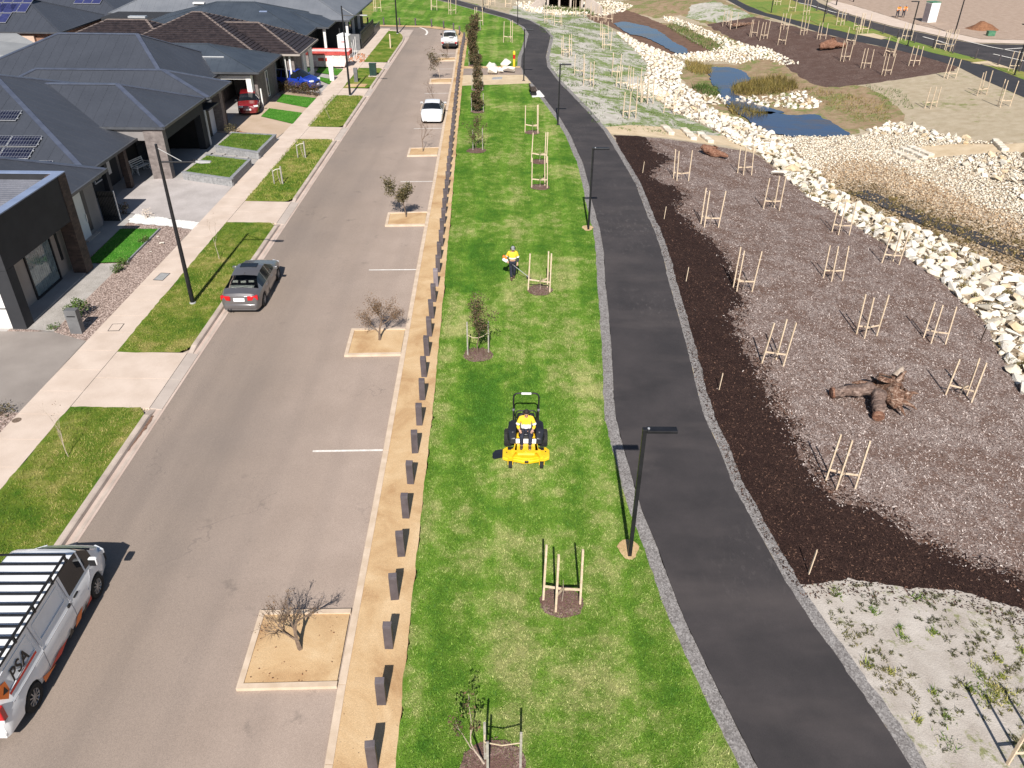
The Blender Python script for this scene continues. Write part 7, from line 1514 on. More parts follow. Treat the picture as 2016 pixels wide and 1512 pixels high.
for p, lab, H, w_, n in (((-3.14, 68.94), 'dense dark young tree right after the bushy topped tree', 2.6, .52, 2200), ((-3.48, 76.98), 'dark young tree with a bare stem beside the sand patch', 3.1, .55, 1500), ((-4.32, 88.10), 'tall dense column shaped tree beside the link path', 4.6, .85, 4200), ((-5.01, 110.55), 'small dark tree in front of the far lawn bend', 1.9, .5, 800)):
    T = thing('young_tree', (p[0], p[1], .06), lab, 'tree', 'dense young trees along the sand strip'); MB().tube([(0, 0, 0), (.03, 0, H*.5), (0, .02, H*.9)], [.04, .03, .012], 6).build('trunk', 'bark_dark', T, smooth=60)
    bare = .8 if 'bare stem' in lab else .25
    C_ = [(RNG.gauss(0, w_*.30), RNG.gauss(0, w_*.36), bare+(H-bare)*(k+.5)/16, w_*RNG.uniform(.5, .8)*(1-.5*abs(k/16-.4))) for k in range(16)]
    leaves_np('crown', C_, int(n*1.7), 0, .13, 'leaf_bronze', T)
    for s in (-1, 1): MB().box(s*.5-.025, s*.5+.025, -.03, .03, 0, 1.5).build('stake', 'stake_grey', T)
    mulch_ring(p, .6)
# saplings on the street verge
for p, lab, H, sd, ln in (((-15.13, 21.38), 'bare leaning sapling on the nearest verge', 2.2, 51, (-.32, .1)), ((-15.18, 37.89), 'thin bare sapling on the verge just past the street light', 2.1, 52, (-.12, .1)), ((-15.04, 66.03), 'faint bare sapling on the verge before the red car', 1.9, 53, (-.1, 0))):
    tree('bare_sapling', p, lab, sd, H, .32, ln, 'bark_pale', 'leaf_dead', 20, .05, .1, 3, .018, .12, 'saplings on the street verge', .5, (2, 3), 'sapling')
def staked_stump(p, lab):
    T = thing('staked_sapling', (p[0], p[1], .12), lab, 'sapling', 'staked saplings on the verge'); MB().box(.10, .19, -.05, .05, 0, 1.15).build('stake', 'stake_grey', T); MB().box(-.42, -.36, -.03, .03, 0, .95).build('stake', 'stake_grey', T); MB().tube([(.02, 0, 0), (-.1, .02, .6), (-.05, .0, 1.0)], .02, 5).build('stem', 'bark_pale', T); MB().tube([(.12, 0, 1.0), (-.15, -.03, .97), (-.39, 0, .82)], .025, 5).build('tie', 'tie_cloth', T)
staked_stump((-14.99, 49.74), 'staked sapling with white ties on the verge, nearer of the pair'); staked_stump((-14.78, 55.36), 'staked sapling with white ties on the verge, farther of the pair')
# three-stake guards round tube saplings
GUARD = {}
def guard_proto(kind):
    T = thing('staked_sapling', (0, 0, 0), 'three timber stakes round a tiny sapling', 'staked sapling', 'staked saplings'); rg = random.Random(kind*7+1)
    A = [[(-.50, .12), (-.22, -.30), (.48, -.10)], [(-.52, -.02), (.34, .30), (.42, -.22)], [(-.44, .22), (-.30, -.22), (.46, .04)]][kind % 3]
    for (x, y) in A:
        H = 2.05*rg.uniform(.93, 1.06); t = (rg.uniform(-.04, .04), rg.uniform(-.04, .04)); MB().bar((x, y, -.15), (x+t[0], y+t[1], H), .062, .055).build('stake', 'stake_wood', T)
        MB().bar((x, y, .55+rg.uniform(-.08, .08)), (x*.08, y*.08, .5), .018, .075).build('tie', 'stake_wood', T)
    MB().tube([(0, 0, 0), (.02, .01, .4), (.0, .03, .8)], [.012, .009, .004], 5).build('stem', 'bark_pale', T)
    leaves_np('leaves', [(.0, .02, .65, .16), (.02, .0, .45, .12)], 40 if kind % 2 else 14, 0, .05, 'leaf_olive', T)
    return T
def guard(p, lab, i, group, z=None, s=1.0, rz=None, ring=0):
    k = i % 3
    z = hz(*p) if z is None else z; rz = RNG.uniform(-.5, .5) if rz is None else rz
    if k not in GUARD: GUARD[k] = o = guard_proto(k); o.location = (p[0], p[1], z); o.rotation_euler = (0, 0, rz); o['label'] = lab; o['group'] = group
    else: o = copy_tree(GUARD[k], (p[0], p[1], z), rz, lab, group)
    o.scale = (s*RNG.uniform(.9, 1.1), s*RNG.uniform(.9, 1.1), s*RNG.uniform(.93, 1.06)); o.rotation_euler = (RNG.gauss(0, .022), RNG.gauss(0, .022), rz)
    if ring: mulch_ring(p, ring)
    return o
for i, (p, lab) in enumerate((((1.44, 15.22), 'three tall pale stakes on a mulch ring, nearest on the lawn'), ((1.31, 34.80), 'three tall pale stakes on a mulch ring being trimmed around by the worker'), ((1.68, 49.82), 'three pale stakes on the lawn, nearer of the pair before the path lamp'), ((1.78, 55.17), 'three pale stakes on the lawn, farther of the pair before the path lamp'), ((1.40, 62.67), 'three pale stakes on the lawn below the bench pad'), ((-0.87, 101.99), 'pale stakes on the lawn inside the far bend'), ((-4.85, 114.63), 'pale stakes at the far end of the lawn'))):
    guard(p, lab, [0, 1, 1, 1, 1, 1, 0][i], 'staked saplings on the lawn', .05, [1.02, 1.02, 1.05, 1.05, 1.05, 1.15, 1.1][i], [.1, .0, .1, .0, -.1, .2, 0][i], .62 if i < 5 else 0)
for i, (p, lab) in enumerate(zip([(11.13, 20.76), (10.95, 28.65), (16.34, 31.97), (19.57, 32.11), (18.46, 27.35), (11.36, 35.57), (16.79, 38.07), (21.11, 41.16), (11.47, 44.08), (19.78, 45.37), (16.40, 48.64), (11.28, 52.53), (16.53, 56.05)], ('stakes nearest the dark mulch corner, below the big root stump', 'stakes on the mulch left of the big root stump', 'stakes on the mulch straight above the big root stump', 'stakes on the mulch to the upper right of the big root stump', 'stakes on the mulch to the right of the big root stump', 'stakes at the edge of the dark mulch, level with the trimming worker', 'stakes in the middle of the grey mulch', 'stakes close to the white rock bank', 'stakes at the dark mulch edge above the second marker peg', 'stakes near the rock bank in the upper mulch bed', 'stakes in the upper middle of the grey mulch', 'stakes in the upper mulch nearest the path', 'tall stakes just right of the small red stump'))):
    guard(p, 'three timber '+lab, i, 'staked saplings on the near mulch bed', None, .96+.05*(i > 6), RNG.uniform(-.3, .3))
for i, p in enumerate([(36.23, 115.99), (33.77, 108.00), (37.49, 111.38), (38.66, 108.05), (40.84, 103.92), (38.03, 97.21), (38.90, 93.22), (42.93, 97.09), (39.76, 89.52), (43.67, 92.17), (30.13, 123.76), (30.55, 120.83), (31.80, 114.45), (32.43, 111.94)]): guard(p, 'timber stakes on the brown far mulch, %s %s of the dark gnarled stump' % (ORD[i], 'left' if p[0] < (36.80, 99.34)[0] else 'right'), i, 'staked saplings on the far mulch bed', None, 1.02)
for i, p in enumerate([(44.56, 85.55), (44.26, 78.44), (44.06, 73.87), (38.81, 76.43)]): guard(p, ('dark shadowed stakes on the dry slope under the far path' if i < 3 else 'short stakes on the dry slope above the stone bed'), i, 'staked saplings on the dry slope', None, 1.02)
SLO = sorted([(5.81, 116.87), (5.92, 95.78), (5.62, 94.47), (11.05, 102.74), (11.67, 111.91), (6.59, 85.08), (7.15, 80.78), (10.54, 87.75), (10.65, 82.48), (9.76, 68.99), (12.04, 77.21), (14.03, 73.77), (4.56, 118.77), (9.27, 131.68), (10.72, 130.31), (11.74, 128.70), (12.94, 129.28), (14.48, 132.88), (11.93, 82.04), (12.54, 77.37), (-1.18, 134.87), (-3.72, 135.69)], key=lambda p: p[1])
ORD += ['twenty first', 'twenty second', 'twenty third']
for i, p in enumerate(SLO): guard(p, 'sapling stakes on the pale seeded slope, '+ORD[SLO.index(p)]+' up from the sandy crossing', i, 'staked saplings on the seeded slope', None, 1.05)
for i, p in enumerate([(41.08, 137.21), (41.33, 130.13), (42.46, 126.65), (44.22, 117.53), (45.24, 113.82), (45.02, 111.03), (48.46, 106.01), (50.07, 100.34), (50.70, 99.09), (52.33, 88.11)]): guard(p, 'pale sapling stakes on the far grass strip, '+ORD[i]+' from its top', i, 'staked saplings on the far grass strip', .03, 1.05)
for i, p in enumerate(((-12, 128), (-4.5, 130), (-9, 124), (-20, 126))): guard(p, 'pale stakes on the lawn beyond the bend', i, 'staked saplings beyond the bend', .03, 1.1)
guard((12.05, 10.75), 'three stakes at the lower right corner throwing long shadows over chalky ground', 0, 'staked sapling on the chalky ground', hz(12.05, 10.75), 1.0, .3)
# marker pegs
PG = None
for p, lab in zip([(8.66, 16.44), (8.15, 26.22), (8.62, 36.10), (8.86, 44.64), (8.75, 53.27), (21.98, 32.53), (19.96, 52.07), (16.75, 67.76)], ('tall slanting marker peg in the dark mulch corner', 'marker peg in the dark mulch level with the mower', 'marker peg in the dark mulch level with the trimming worker', 'marker peg in the dark mulch by the path scuffs', 'marker peg at the top of the dark mulch', 'dark marker peg at the right end of the rock bank', 'dark marker peg where mulch meets the rock bank', 'thin steel peg on the sandy crossing')):
    T = thing('marker_peg', (p[0], p[1], hz(*p)), lab, 'peg', 'marker pegs along the path'); s = 1.25 if 'tall' in lab else 1.0; mt = 'stake_wood' if 'dark m' not in lab.replace('dark mulch', '') and 'steel' not in lab else 'bark_dark'
    MB().bar((0, 0, -.1), (.05, .02, .72*s), .06, .03).build('peg', mt, T); MB().add([(.035, .005, .72*s), (.07, .005, .72*s), (.07, .035, .72*s), (.035, .035, .72*s), (.052, .02, .78*s)], [(0, 1, 4), (1, 2, 4), (2, 3, 4), (3, 0, 4)]).build('peg_tip', mt, T)

# ------------------------------------------------------------------ driftwood stumps
def lumpy(o, amp, sc, seed):
    for v in o.data.vertices:
        n = v.co*sc; k = mnoise.noise((n.x+seed, n.y, n.z))+.5*mnoise.noise((n.x*2.7+seed, n.y*2.7, n.z*2.7)); v.co += v.normal*amp*k
    o.data.update()
def at(u, z): return Vector((u[0], u[1], hz(*u)+z))
a0 = (14.36, 26.01); O = at(a0, 0)
ST = thing('driftwood_stump', tuple(O), 'big weathered root stump with sawn limbs lying on the grey mulch', 'stump', 'driftwood on the mulch')
o = skin('limb', [(.1, .42, .55), (-.45, .48, .50), (-.85, .36, .50), (-1.2, .42, .40), (-1.50, .30, .44), (-1.66, .34, .42)], [(0, 1), (1, 2), (2, 3), (3, 4), (4, 5)], [.36, (.31, .24), (.24, .20), (.22, .27), (.26, .20), (.22, .27)], 'driftwood_grey', ST, 3); lumpy(o, .075, 2.2, 3.3); lumpy(o, .03, 7, 1.3)
o = skin('limb', [(.15, .30, .5), (.02, -.05, .48), (-.10, -.40, .36), (-.16, -.72, .34), (-.30, -.98, .28)], [(0, 1), (1, 2), (2, 3), (3, 4)], [.36, (.30, .25), (.24, .28), (.27, .2), (.24, .29)], 'driftwood_grey', ST, 3); lumpy(o, .075, 2.3, 7.3); lumpy(o, .03, 7, 5.3)
MB().tube([(-.2, .66, .62), (-.5, .72, .66), (-.75, .82, .58)], [.13, .10, .04], 8).build('stub', 'driftwood', ST, smooth=60); MB().tube([(.95, .85, .85), (1.15, 1.0, 1.05), (1.3, 1.2, 1.12)], [.2, .14, .03], 8).build('bleached_tip', 'bark_pale', ST, smooth=60)
o = skin('root_mass', [(.35, .45, .5), (.85, .75, .62), (1.25, 1.1, .85), (.75, .0, .42), (.60, -.42, .2), (1.15, .35, .5), (1.2, -.1, .3), (.25, .95, .45)], [(0, 1), (1, 2), (0, 3), (3, 4), (0, 5), (5, 6), (0, 7)], [.42, .31, .07, .34, .2, .26, .15, .16], 'driftwood', ST, 3); lumpy(o, .12, 2.6, 4.3); lumpy(o, .05, 7, 2.3)
for p, dd in (((-1.70, .335, .395), (-1, -.05, -.05)), ((-.345, -1.12, .255), (-.3, -1, -.2))):
    dd = Vector(dd).normalized(); p = Vector(p); MB().tube([p-dd*.10, p, p+dd*.012], [.235, .215, .12], 14).build('sawn_face', 'driftwood_red', ST, smooth=40)
MB().tube([(.38, .62, .84), (.42, .66, 1.02)], [.33, .27], 14, cap=False).build('hollow_rim', 'driftwood', ST, smooth=60); MB().tube([(.39, .60, .9), (.42, .66, .985)], [.2, .24], 14).build('hollow_shade', 'interior', ST)  # solid black plug paints in the shade inside the hollow
for (x, y, z, dx, dy, dz) in ((1.2, .9, .9, .18, .35, .15), (1.3, .2, .5, .3, -.1, .12), (.75, -.4, .25, .1, -.35, -.1), (1.1, -.2, .3, .35, -.2, -.1), (.3, 1.0, .5, -.1, .4, .1), (1.0, .6, 1.0, .2, .1, .3)):
    b = Vector((x, y, z)); q = Vector((dx, dy, dz)); MB().tube([b-q*.6, b, b+q*.6, b+q+Vector((.03, 0, -.08))], [.13, .10, .06, .015], 7).build('root', 'driftwood', ST, smooth=60)
a0 = (14.95, 59.77); O = at(a0, 0); S_ = thing('driftwood_stump', tuple(O), 'small red brown stump at the top of the grey mulch bed', 'stump', 'driftwood on the mulch')
o = skin('trunk', [(-.75, .5, .8), (-.5, .25, .4), (0, 0, .35), (.6, -.15, .25), (1.15, -.45, .12), (.2, .35, .7), (.6, .4, .2)], [(0, 1), (1, 2), (2, 3), (3, 4), (2, 5), (2, 6)], [.22, .36, .34, .24, .13, .12, .14], 'driftwood_red', S_, 3); lumpy(o, .12, 2.5, 9.1)
a0 = (38.08, 102.78); O = at(a0, 0); S_ = thing('driftwood_stump', tuple(O), 'dark gnarled stump lying on the brown far mulch bed', 'stump', 'driftwood on the far mulch')
o = skin('trunk', [(-1.4, .2, .3), (-.5, .0, .5), (.3, .1, .6), (1.2, -.1, .5), (1.9, .2, .5), (.2, .4, 1.3)], [(0, 1), (1, 2), (2, 3), (3, 4), (2, 5)], [.3, .5, .4, .3, .25, .14], 'driftwood_red', S_, 3); lumpy(o, .2, 1.6, 5.1)
a0 = (32.15, 121.17); O = at(a0, 0); S_ = thing('fallen_log', tuple(O), 'pale fallen log on the far mulch edge', 'log', 'driftwood on the far mulch')
o = skin('trunk', [(-1.8, -.5, .2), (-.4, -.1, .25), (.8, .6, .25), (1.9, 1.0, .3), (-.9, .4, .5)], [(0, 1), (1, 2), (2, 3), (1, 4)], [.26, .24, .2, .14, .08], 'driftwood', S_, 3); lumpy(o, .1, 2, 2.2)

# ------------------------------------------------------------------ creek plants, limestone steps, culvert
def tussocks(name, poly, dens, hgt, mat, label):
    X, Y = scatter(poly, dens); o = blades(name, X, Y, -.02, hgt, .05, mat, .45); return o
tussocks('reeds', [(23.24, 88.93), (26.17, 91.94), (29.33, 93.35), (30.50, 90.61), (30.10, 87.90), (27.86, 85.99), (24.39, 84.81), (22.50, 85.66)], 55, .75, 'blade_sedge', '')
tussocks('reeds', [(20.65, 102.57), (22.02, 101.96), (23.25, 100.16), (22.55, 95.58), (20.87, 95.01), (19.82, 97.22)], 45, .6, 'blade_sedge', ''); tussocks('reeds', [(18.76, 88.84), (20.70, 89.84), (21.57, 87.48), (21.14, 84.75), (19.41, 84.71)], 45, .6, 'blade_green', '')
tussocks('reeds', [(20.66, 80.91), (22.08, 80.53), (24.07, 78.60), (23.91, 76.70), (22.19, 75.94), (20.62, 77.39)], 45, .65, 'blade_sedge', '')
tussocks('bank_grass', [(23.99, 131.53), (24.97, 128.33), (25.87, 119.33), (27.71, 113.32), (27.20, 110.00), (25.21, 109.11), (24.20, 114.13), (23.25, 120.40), (22.64, 129.17)], 22, .5, 'blade_green', ''); tussocks('bank_grass', [(29.80, 89.08), (32.97, 85.71), (36.06, 80.31), (34.68, 74.25), (32.07, 74.51), (31.03, 79.68), (30.39, 85.69)], 14, .35, 'blade_sedge', ''); tussocks('bank_grass', [(36.57, 87.22), (38.92, 82.74), (37.43, 76.62), (35.77, 79.52)], 14, .3, 'blade_green', '')
X, Y = scatter([(7.09, 63.75), (5.67, 72.10), (4.28, 81.19), (3.63, 88.21), (4.54, 100.36), (3.06, 114.26), (8.95, 132.66), (13.12, 119.69), (14.80, 95.62), (13.64, 79.81), (14.85, 75.21), (17.54, 68.17), (11.79, 64.95)], 1.6); k = NR.random(len(X)) < .35; X, Y = np.repeat(X[k], 14)+NR.normal(0, .3, 14*k.sum()), np.repeat(Y[k], 14)+NR.normal(0, .3, 14*k.sum()); blades('slope_grass', X, Y, 0, .16, .05, 'blade_green', .7)
# weeds on the chalky ground
wp = [(p[0], p[1]) for p in [(8.59, 15.84), (10.19, 16.18), (11.95, 16.07), (13.92, 15.76), (14.67, 15.60), (14.33, 13.90), (12.52, 10.84), (9.85, 10.59), (9.40, 12.09), (8.99, 13.74)]]
X, Y = scatter(wp, 16); m_ = np.array([mnoise.noise((x*.5, y*.5, 4.0))+.5*mnoise.noise((x*1.6, y*1.6, 8.0)) for x, y in zip(X, Y)]); k = m_ > -.12; X, Y = X[k], Y[k]; n = 18
sz = np.repeat(NR.uniform(.015, .06, len(X)), n); Xs, Ys = np.repeat(X, n)+NR.normal(0, 1, len(X)*n)*sz, np.repeat(Y, n)+NR.normal(0, 1, len(X)*n)*sz; blades('weeds', Xs, Ys, 0, .05, .026, 'blade_weed', 1.0)
X, Y = scatter(wp, .9); sz = np.repeat(NR.uniform(.05, .16, len(X)), 60); Xs, Ys = np.repeat(X, 60)+NR.normal(0, 1, len(X)*60)*sz, np.repeat(Y, 60)+NR.normal(0, 1, len(X)*60)*sz; blades('weeds', Xs, Ys, 0, .08, .026, 'blade_verge', .9)
q = (12.23, 12.60); X, Y = NR.normal(q[0], .30, 420), NR.normal(q[1], .22, 420); blades('weeds', X, Y, 0, .09, .028, 'blade_verge', .8)
def steps(label, rows):
    T = thing('limestone_steps', (rows[0][0][0], rows[0][0][1], hz(*rows[0][0])), label, 'steps'); off = Vector(T.location)
    for a, b, n in rows:
        a, b = Vector(a), Vector(b)
        for i in range(n):
            p = a.lerp(b, (i+.5)/n); L = (b-a).length/n; d = (b-a).normalized(); z = hz(p.x, p.y)
            o = MB().cbox((0, 0, 0), (L*.94, .55*RNG.uniform(.85, 1.1), .36)).build('block', 'limestone', T, bevel=.05); o.location = Vector((p.x, p.y, z+.06))-off; o.rotation_euler = (RNG.gauss(0, .03), RNG.gauss(0, .03), math.atan2(d.y, d.x)+RNG.gauss(0, .05))
steps('rows of pale limestone blocks stepping across the sandy crossing', [((12.44, 67.41), (12.69, 64.81), 3), ((14.12, 67.38), (14.39, 64.16), 4), ((15.31, 66.67), (15.75, 63.92), 4)])
steps('dark fronted stone steps descending the pale stone bed', [((31.29, 65.27), (31.91, 62.26), 5), ((32.09, 65.97), (32.76, 62.99), 5), ((32.77, 66.13), (33.40, 63.40), 5)])
steps('flat limestone edge across the right hand sand ramp', [((38.94, 64.97), (38.49, 62.44), 5)])
for p, s in (((19.96, 62.13), .8), ((19.98, 59.11), 1.5), ((20.96, 58.80), 1.7), ((20.51, 56.72), 1.0), ((19.11, 56.76), .9), ((18.21, 67.85), 1.1), ((18.47, 66.93), .9)):
    o = bpy.data.objects.new('boulder', STONE_ME[RNG.randrange(6)*3+(2 if s > 1.6 or s == .8 else 0)]); link(o); o.location = (p[0], p[1], hz(*p)+s*.2); o.scale = (s*1.2, s, s); o.rotation_euler = (RNG.gauss(0, .2), RNG.gauss(0, .2), RNG.uniform(0, 6)); tag(o, ('honey coloured boulder' if s > 1.6 or s == .8 else 'big white boulder')+' where the rock bank meets the sandy crossing', 'boulder', 'boulders at the crossing')
CV = (7.87, 139.00); zc = hz(*CV)
T = thing('box_culvert', (CV[0], CV[1], zc), 'concrete box culvert with three dark openings at the head of the creek', 'culvert'); 
def cb(n, mt, *b): MB().box(*b).build(n, mt, T)
cb('top_slab', 'layback_concrete', -3.6, 3.6, -.6, 3, 1.7, 2.3)
for x in (-2.75, -.95, .85, 2.65): cb('pier', 'layback_concrete', x-.15, x+.15, -.45, 3, -.4, 1.7)
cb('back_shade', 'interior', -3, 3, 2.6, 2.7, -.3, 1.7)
for s in (-1, 1): MB().add([(s*3.2, -.6, -.3), (s*5.6, -2.2, -.3), (s*5.6, -2.2, .6), (s*3.2, -.6, 2.2), (s*3.4, -.4, -.3), (s*5.8, -2.0, -.3), (s*5.8, -2.0, .6), (s*3.4, -.4, 2.2)], [(0, 1, 2, 3), (7, 6, 5, 4), (3, 2, 6, 7), (1, 5, 6, 2)]).build('wing_wall', 'layback_concrete', T)
X, Y = NR.uniform(CV[0]-3.5, CV[0]+4.5, 700), NR.uniform(CV[1]-3.2, CV[1]-1.0, 700); blades('reeds', X, Y, 0, .6, .08, 'blade_green', .5)

# ------------------------------------------------------------------ small things on the path side
p = (1.53, 76.57); T = thing('park_bench', ((1.70, 75.57)[0], (1.70, 75.57)[1], .05), 'dark park bench on a white concrete pad beside the path', 'bench', rz=R(95))
for y in (-.2, -.05, .1, .25): MB().box(-.9, .9, y-.06, y+.06, .43, .47).build('seat_slat', 'bark_dark', T)
for z in (.58, .72): MB().box(-.9, .9, .30, .34, z-.05, z+.05).build('back_slat', 'bark_dark', T)
for s in (-.7, .7): MB().box(s-.04, s+.04, -.2, .3, 0, .43).build('leg', 'lamp_black', T); MB().box(s-.03, s+.03, .26, .30, .43, .8).build('back_post', 'lamp_black', T)
o = MB().prism([(1.39, 76.36), (2.30, 76.91), (2.70, 74.63), (1.59, 74.29)], .02, .075).build('bench_pad', 'white_pebble'); tag(o, kind='structure')
o = MB().prism([(-2.19, 82.28), (-1.24, 82.56), (-1.28, 81.63), (-2.27, 81.36)], .04, .09).build('drain_grate', 'lid_metal'); tag(o, 'steel grated drain lid on the sand patch by the path', 'drain')
for q, s in (((-2.75, 87.39), 1.1), ((-2.34, 86.14), 1.5), ((-2.19, 84.17), 1.6), ((-1.06, 87.99), 1.5), ((-0.66, 84.73), 1.5), ((-1.53, 84.57), 1.0)):
    o = bpy.data.objects.new('boulder', STONE_ME[RNG.randrange(6)*3]); link(o); o.location = (q[0], q[1], .05+s*.22); o.scale = (s*1.15, s*.9, s*.9); o.rotation_euler = (0, 0, RNG.uniform(0, 6)); tag(o, 'white limestone boulder beside the link path', 'boulder', 'boulders beside the link path')
q = (-0.10, 85.99); T = thing('marker_post', (q[0], q[1], .05), 'yellow and red gas marker post beside the white boulders', 'marker post'); MB().lathe([(.12, 0), (.12, 1.1)], n=12).build('post', 'pipe_yellow', T, smooth=40); MB().lathe([(.125, 1.1), (.125, 1.5)], n=12).build('red_band', 'lamp_red', T, smooth=40); MB().lathe([(.12, 1.5), (.12, 1.75), (.06, 1.85)], n=12).build('cap', 'pipe_yellow', T, smooth=40)
for q in ((3.52, 17.12), (4.22, 42.70)):
    n = 22; m = MB(); m.add([(q[0]+(.30+.05*math.sin(3*a)+RNG.uniform(-.03, .03))*math.cos(a), q[1]+.16+(.42+RNG.uniform(-.04, .04))*math.sin(a), .066) for a in np.linspace(0, 2*math.pi, n+1)[:-1]], [tuple(range(n))]); o = m.build('lamp_footing_sand', 'sand'); tag(o, kind='structure')
# --- houses' side: letterboxes, lids, plants, bin
q = (-18.87, 30.12); T = thing('letterbox', (q[0], q[1], .1), 'grey pillar letterbox in the pink gravel bed', 'letterbox'); MB().box(-.25, .25, -.16, .16, 0, .62).build('pillar', 'fence_grey', T, bevel=.01); MB().box(-.255, .255, -.165, .165, .63, 1.12).build('box', 'fence_grey', T, bevel=.01); MB().box(-.18, .18, -.17, -.16, .82, .87).build('slot', 'black_plastic', T)
for (u, lab, mt) in (([(305,555), (319,541), (336,542), (323,556)], 'square steel service lid in the footpath by the street light', 'lid_metal'), ([(213,656), (222,643), (247,642), (236,656)], 'square concrete service lid with a dark frame in the footpath', 'footpath_concrete')):
    pass
for pl, lab, mt in (([(-17.64, 35.35), (-17.56, 36.20), (-17.06, 36.15), (-17.13, 35.30)], 'square steel service lid in the footpath near the street light', 'lid_metal'), ([(-17.62, 30.19), (-17.69, 30.85), (-17.16, 30.89), (-17.13, 30.22)], 'square concrete service lid framed dark in the footpath by the letterbox', 'footpath_concrete')):
    c = (sum(a[0] for a in pl)/4, sum(a[1] for a in pl)/4); T = thing('manhole_cover', (c[0], c[1], .12), lab, 'manhole cover'); off = (c[0], c[1], .12); MB(off).prism(pl, .10, .129).build('frame', 'black_plastic', T); MB(off).prism([(a[0]*.88+c[0]*.12, a[1]*.88+c[1]*.12) for a in pl], .11, .134).build('lid', mt, T)
q = (-18.02, 23.49); o = MB((q[0], q[1], .12)).lathe([(.16, 0), (.16, .012)], (q[0], q[1], .122), 16).build('manhole_cover', 'bark_brown'); o.location = (q[0], q[1], .12); tag(o, 'small round rusty lid in the footpath at the left edge', 'manhole cover')
for q, lab, dims, mt in (((-17.58, 80.02), 'white pillar letterbox beside the far turf patches', (.4, .3, 1.35), 'render_white'), ((-15.19, 79.56), 'dark grey slim pillar on the verge past the street light', (.34, .25, 1.25), 'fence_grey')):
    T = thing('letterbox', (q[0], q[1], .12), lab, 'letterbox'); MB().box(-dims[0]/2, dims[0]/2, -dims[1]/2, dims[1]/2, 0, dims[2]*.62).build('pillar', mt, T, bevel=.01); MB().box(-dims[0]/2-.01, dims[0]/2+.01, -dims[1]/2-.01, dims[1]/2+.01, dims[2]*.63, dims[2]).build('box', mt, T, bevel=.01)
q = (-13.94, 82.09); T = thing('electrical_cabinet', (q[0], q[1], .12), 'dark green electrical cabinet on a concrete plinth on the verge', 'cabinet'); MB().box(-.45, .45, -.35, .35, 0, .08).build('plinth', 'layback_concrete', T); MB().box(-.32, .32, -.22, .22, .08, 1.15).build('body', 'green_steel', T, bevel=.02); MB().box(-.36, .36, -.26, .26, 1.15, 1.21).build('lid', 'green_steel', T, bevel=.015); MB().box(-.005, .005, -.225, -.22, .14, 1.1).build('door_seam', 'black_plastic', T)
q = (-14.93, 77.93); o = MB((q[0], q[1], .12)).prism([(q[0]-.9, q[1]-.5), (q[0]+.9, q[1]-.5), (q[0]+1.0, q[1]+.5), (q[0]-.8, q[1]+.5)], .125, .17).build('service_pit', 'sand'); o.location = (q[0], q[1], .12); tag(o, 'sandy service pit cover on the verge before the dark pillar', 'pit cover')
q = (-14.26, 97.06); T = thing('sapling_tube', (q[0], q[1], .12), 'pale stake standing alone on the last verge', 'stake'); MB().box(-.06, .06, -.05, .05, 0, 1.5).build('stake', 'stake_wood', T); MB().tube([(.05, 0, 0), (.1, 0, 1.0)], .015, 5).build('stem', 'bark_pale', T)
# skip bin, tall white box, cooling unit, rubble
q = (-19.0, 86.6); T = thing('skip_bin', (q[0], q[1], .1), 'pale red rimmed skip bin full of dust in front of the dark roofed house', 'skip bin')
prof = [(-2.1, 1.55), (-1.55, .15), (1.55, .15), (2.1, 1.55)]
MB().loft([[(x, -.85, z) for x, z in prof]+[(2.0, -.85, 1.5), (-2.0, -.85, 1.5)][0:0], [(x, .85, z) for x, z in prof]], cap=True).build('body', 'bin_pink', T)
MB().box(-2.16, 2.16, -.93, -.83, 1.28, 1.62).box(-2.16, 2.16, .83, .93, 1.28, 1.62).box(-2.2, -2.08, -.83, .83, 1.28, 1.62).box(2.08, 2.2, -.83, .83, 1.28, 1.62).build('rim', 'bin_red', T)
for x in (-1.3, -.4, .5, 1.3): MB().box(x-.05, x+.05, -.92, -.85, .2, 1.28).build('rib', 'bin_pink', T)
MB().cbox((-.6, -.87, .85), (.9, .02, .3)).build('worn_panel', 'bin_red', T)
q = (-18.35, 91.3); T = thing('tall_cabinet', (q[0], q[1], .1), 'tall white site toilet beside the black fence', 'site toilet'); MB().box(-.6, .6, -.6, .6, 0, 2.3).build('cabin', 'tool_white', T, bevel=.03); MB().add([(-.66, -.66, 2.3), (.66, -.66, 2.3), (.66, .66, 2.3), (-.66, .66, 2.3), (0, 0, 2.55)], [(0, 1, 4), (1, 2, 4), (2, 3, 4), (3, 0, 4), (3, 2, 1, 0)]).build('roof', 'tool_white', T); MB().box(-.4, .4, -.62, -.6, .1, 2.0).build('door', 'plate_white', T, bevel=.008); MB().box(-.2, .25, -.625, -.62, 1.65, 1.75).build('sign', 'lamp_red', T)
for i in range(3): MB().bar((.8+.18*i, .2, 0), (.75+.2*i, .3, 1.5+.3*i), .04, .04).build('leaning_timber', 'render_white', T)
q = (-19.18, 88.11); T = thing('cooling_unit', (q[0], q[1], .1), 'grey slatted unit standing before the skip bin', 'air conditioner'); MB().box(-.5, .5, -.35, .35, 0, 1.15).build('case', 'render_beige', T, bevel=.02)
for i in range(6): MB().box(-.42+i*.15, -.36+i*.15, -.37, -.35, .12, 1.05).build('slat', 'bark_brown', T)
rp = [(-17.6, 88.6), (-15.9, 88.8), (-15.9, 92.6), (-17.0, 93.4), (-18.0, 91)]; X, Y = scatter(rp, 12); o = stones_mesh('brick_rubble', X, Y, NR.uniform(.12, .4, len(X)), 'rubble_red', zadd=.1); o['kind'] = 'stuff'
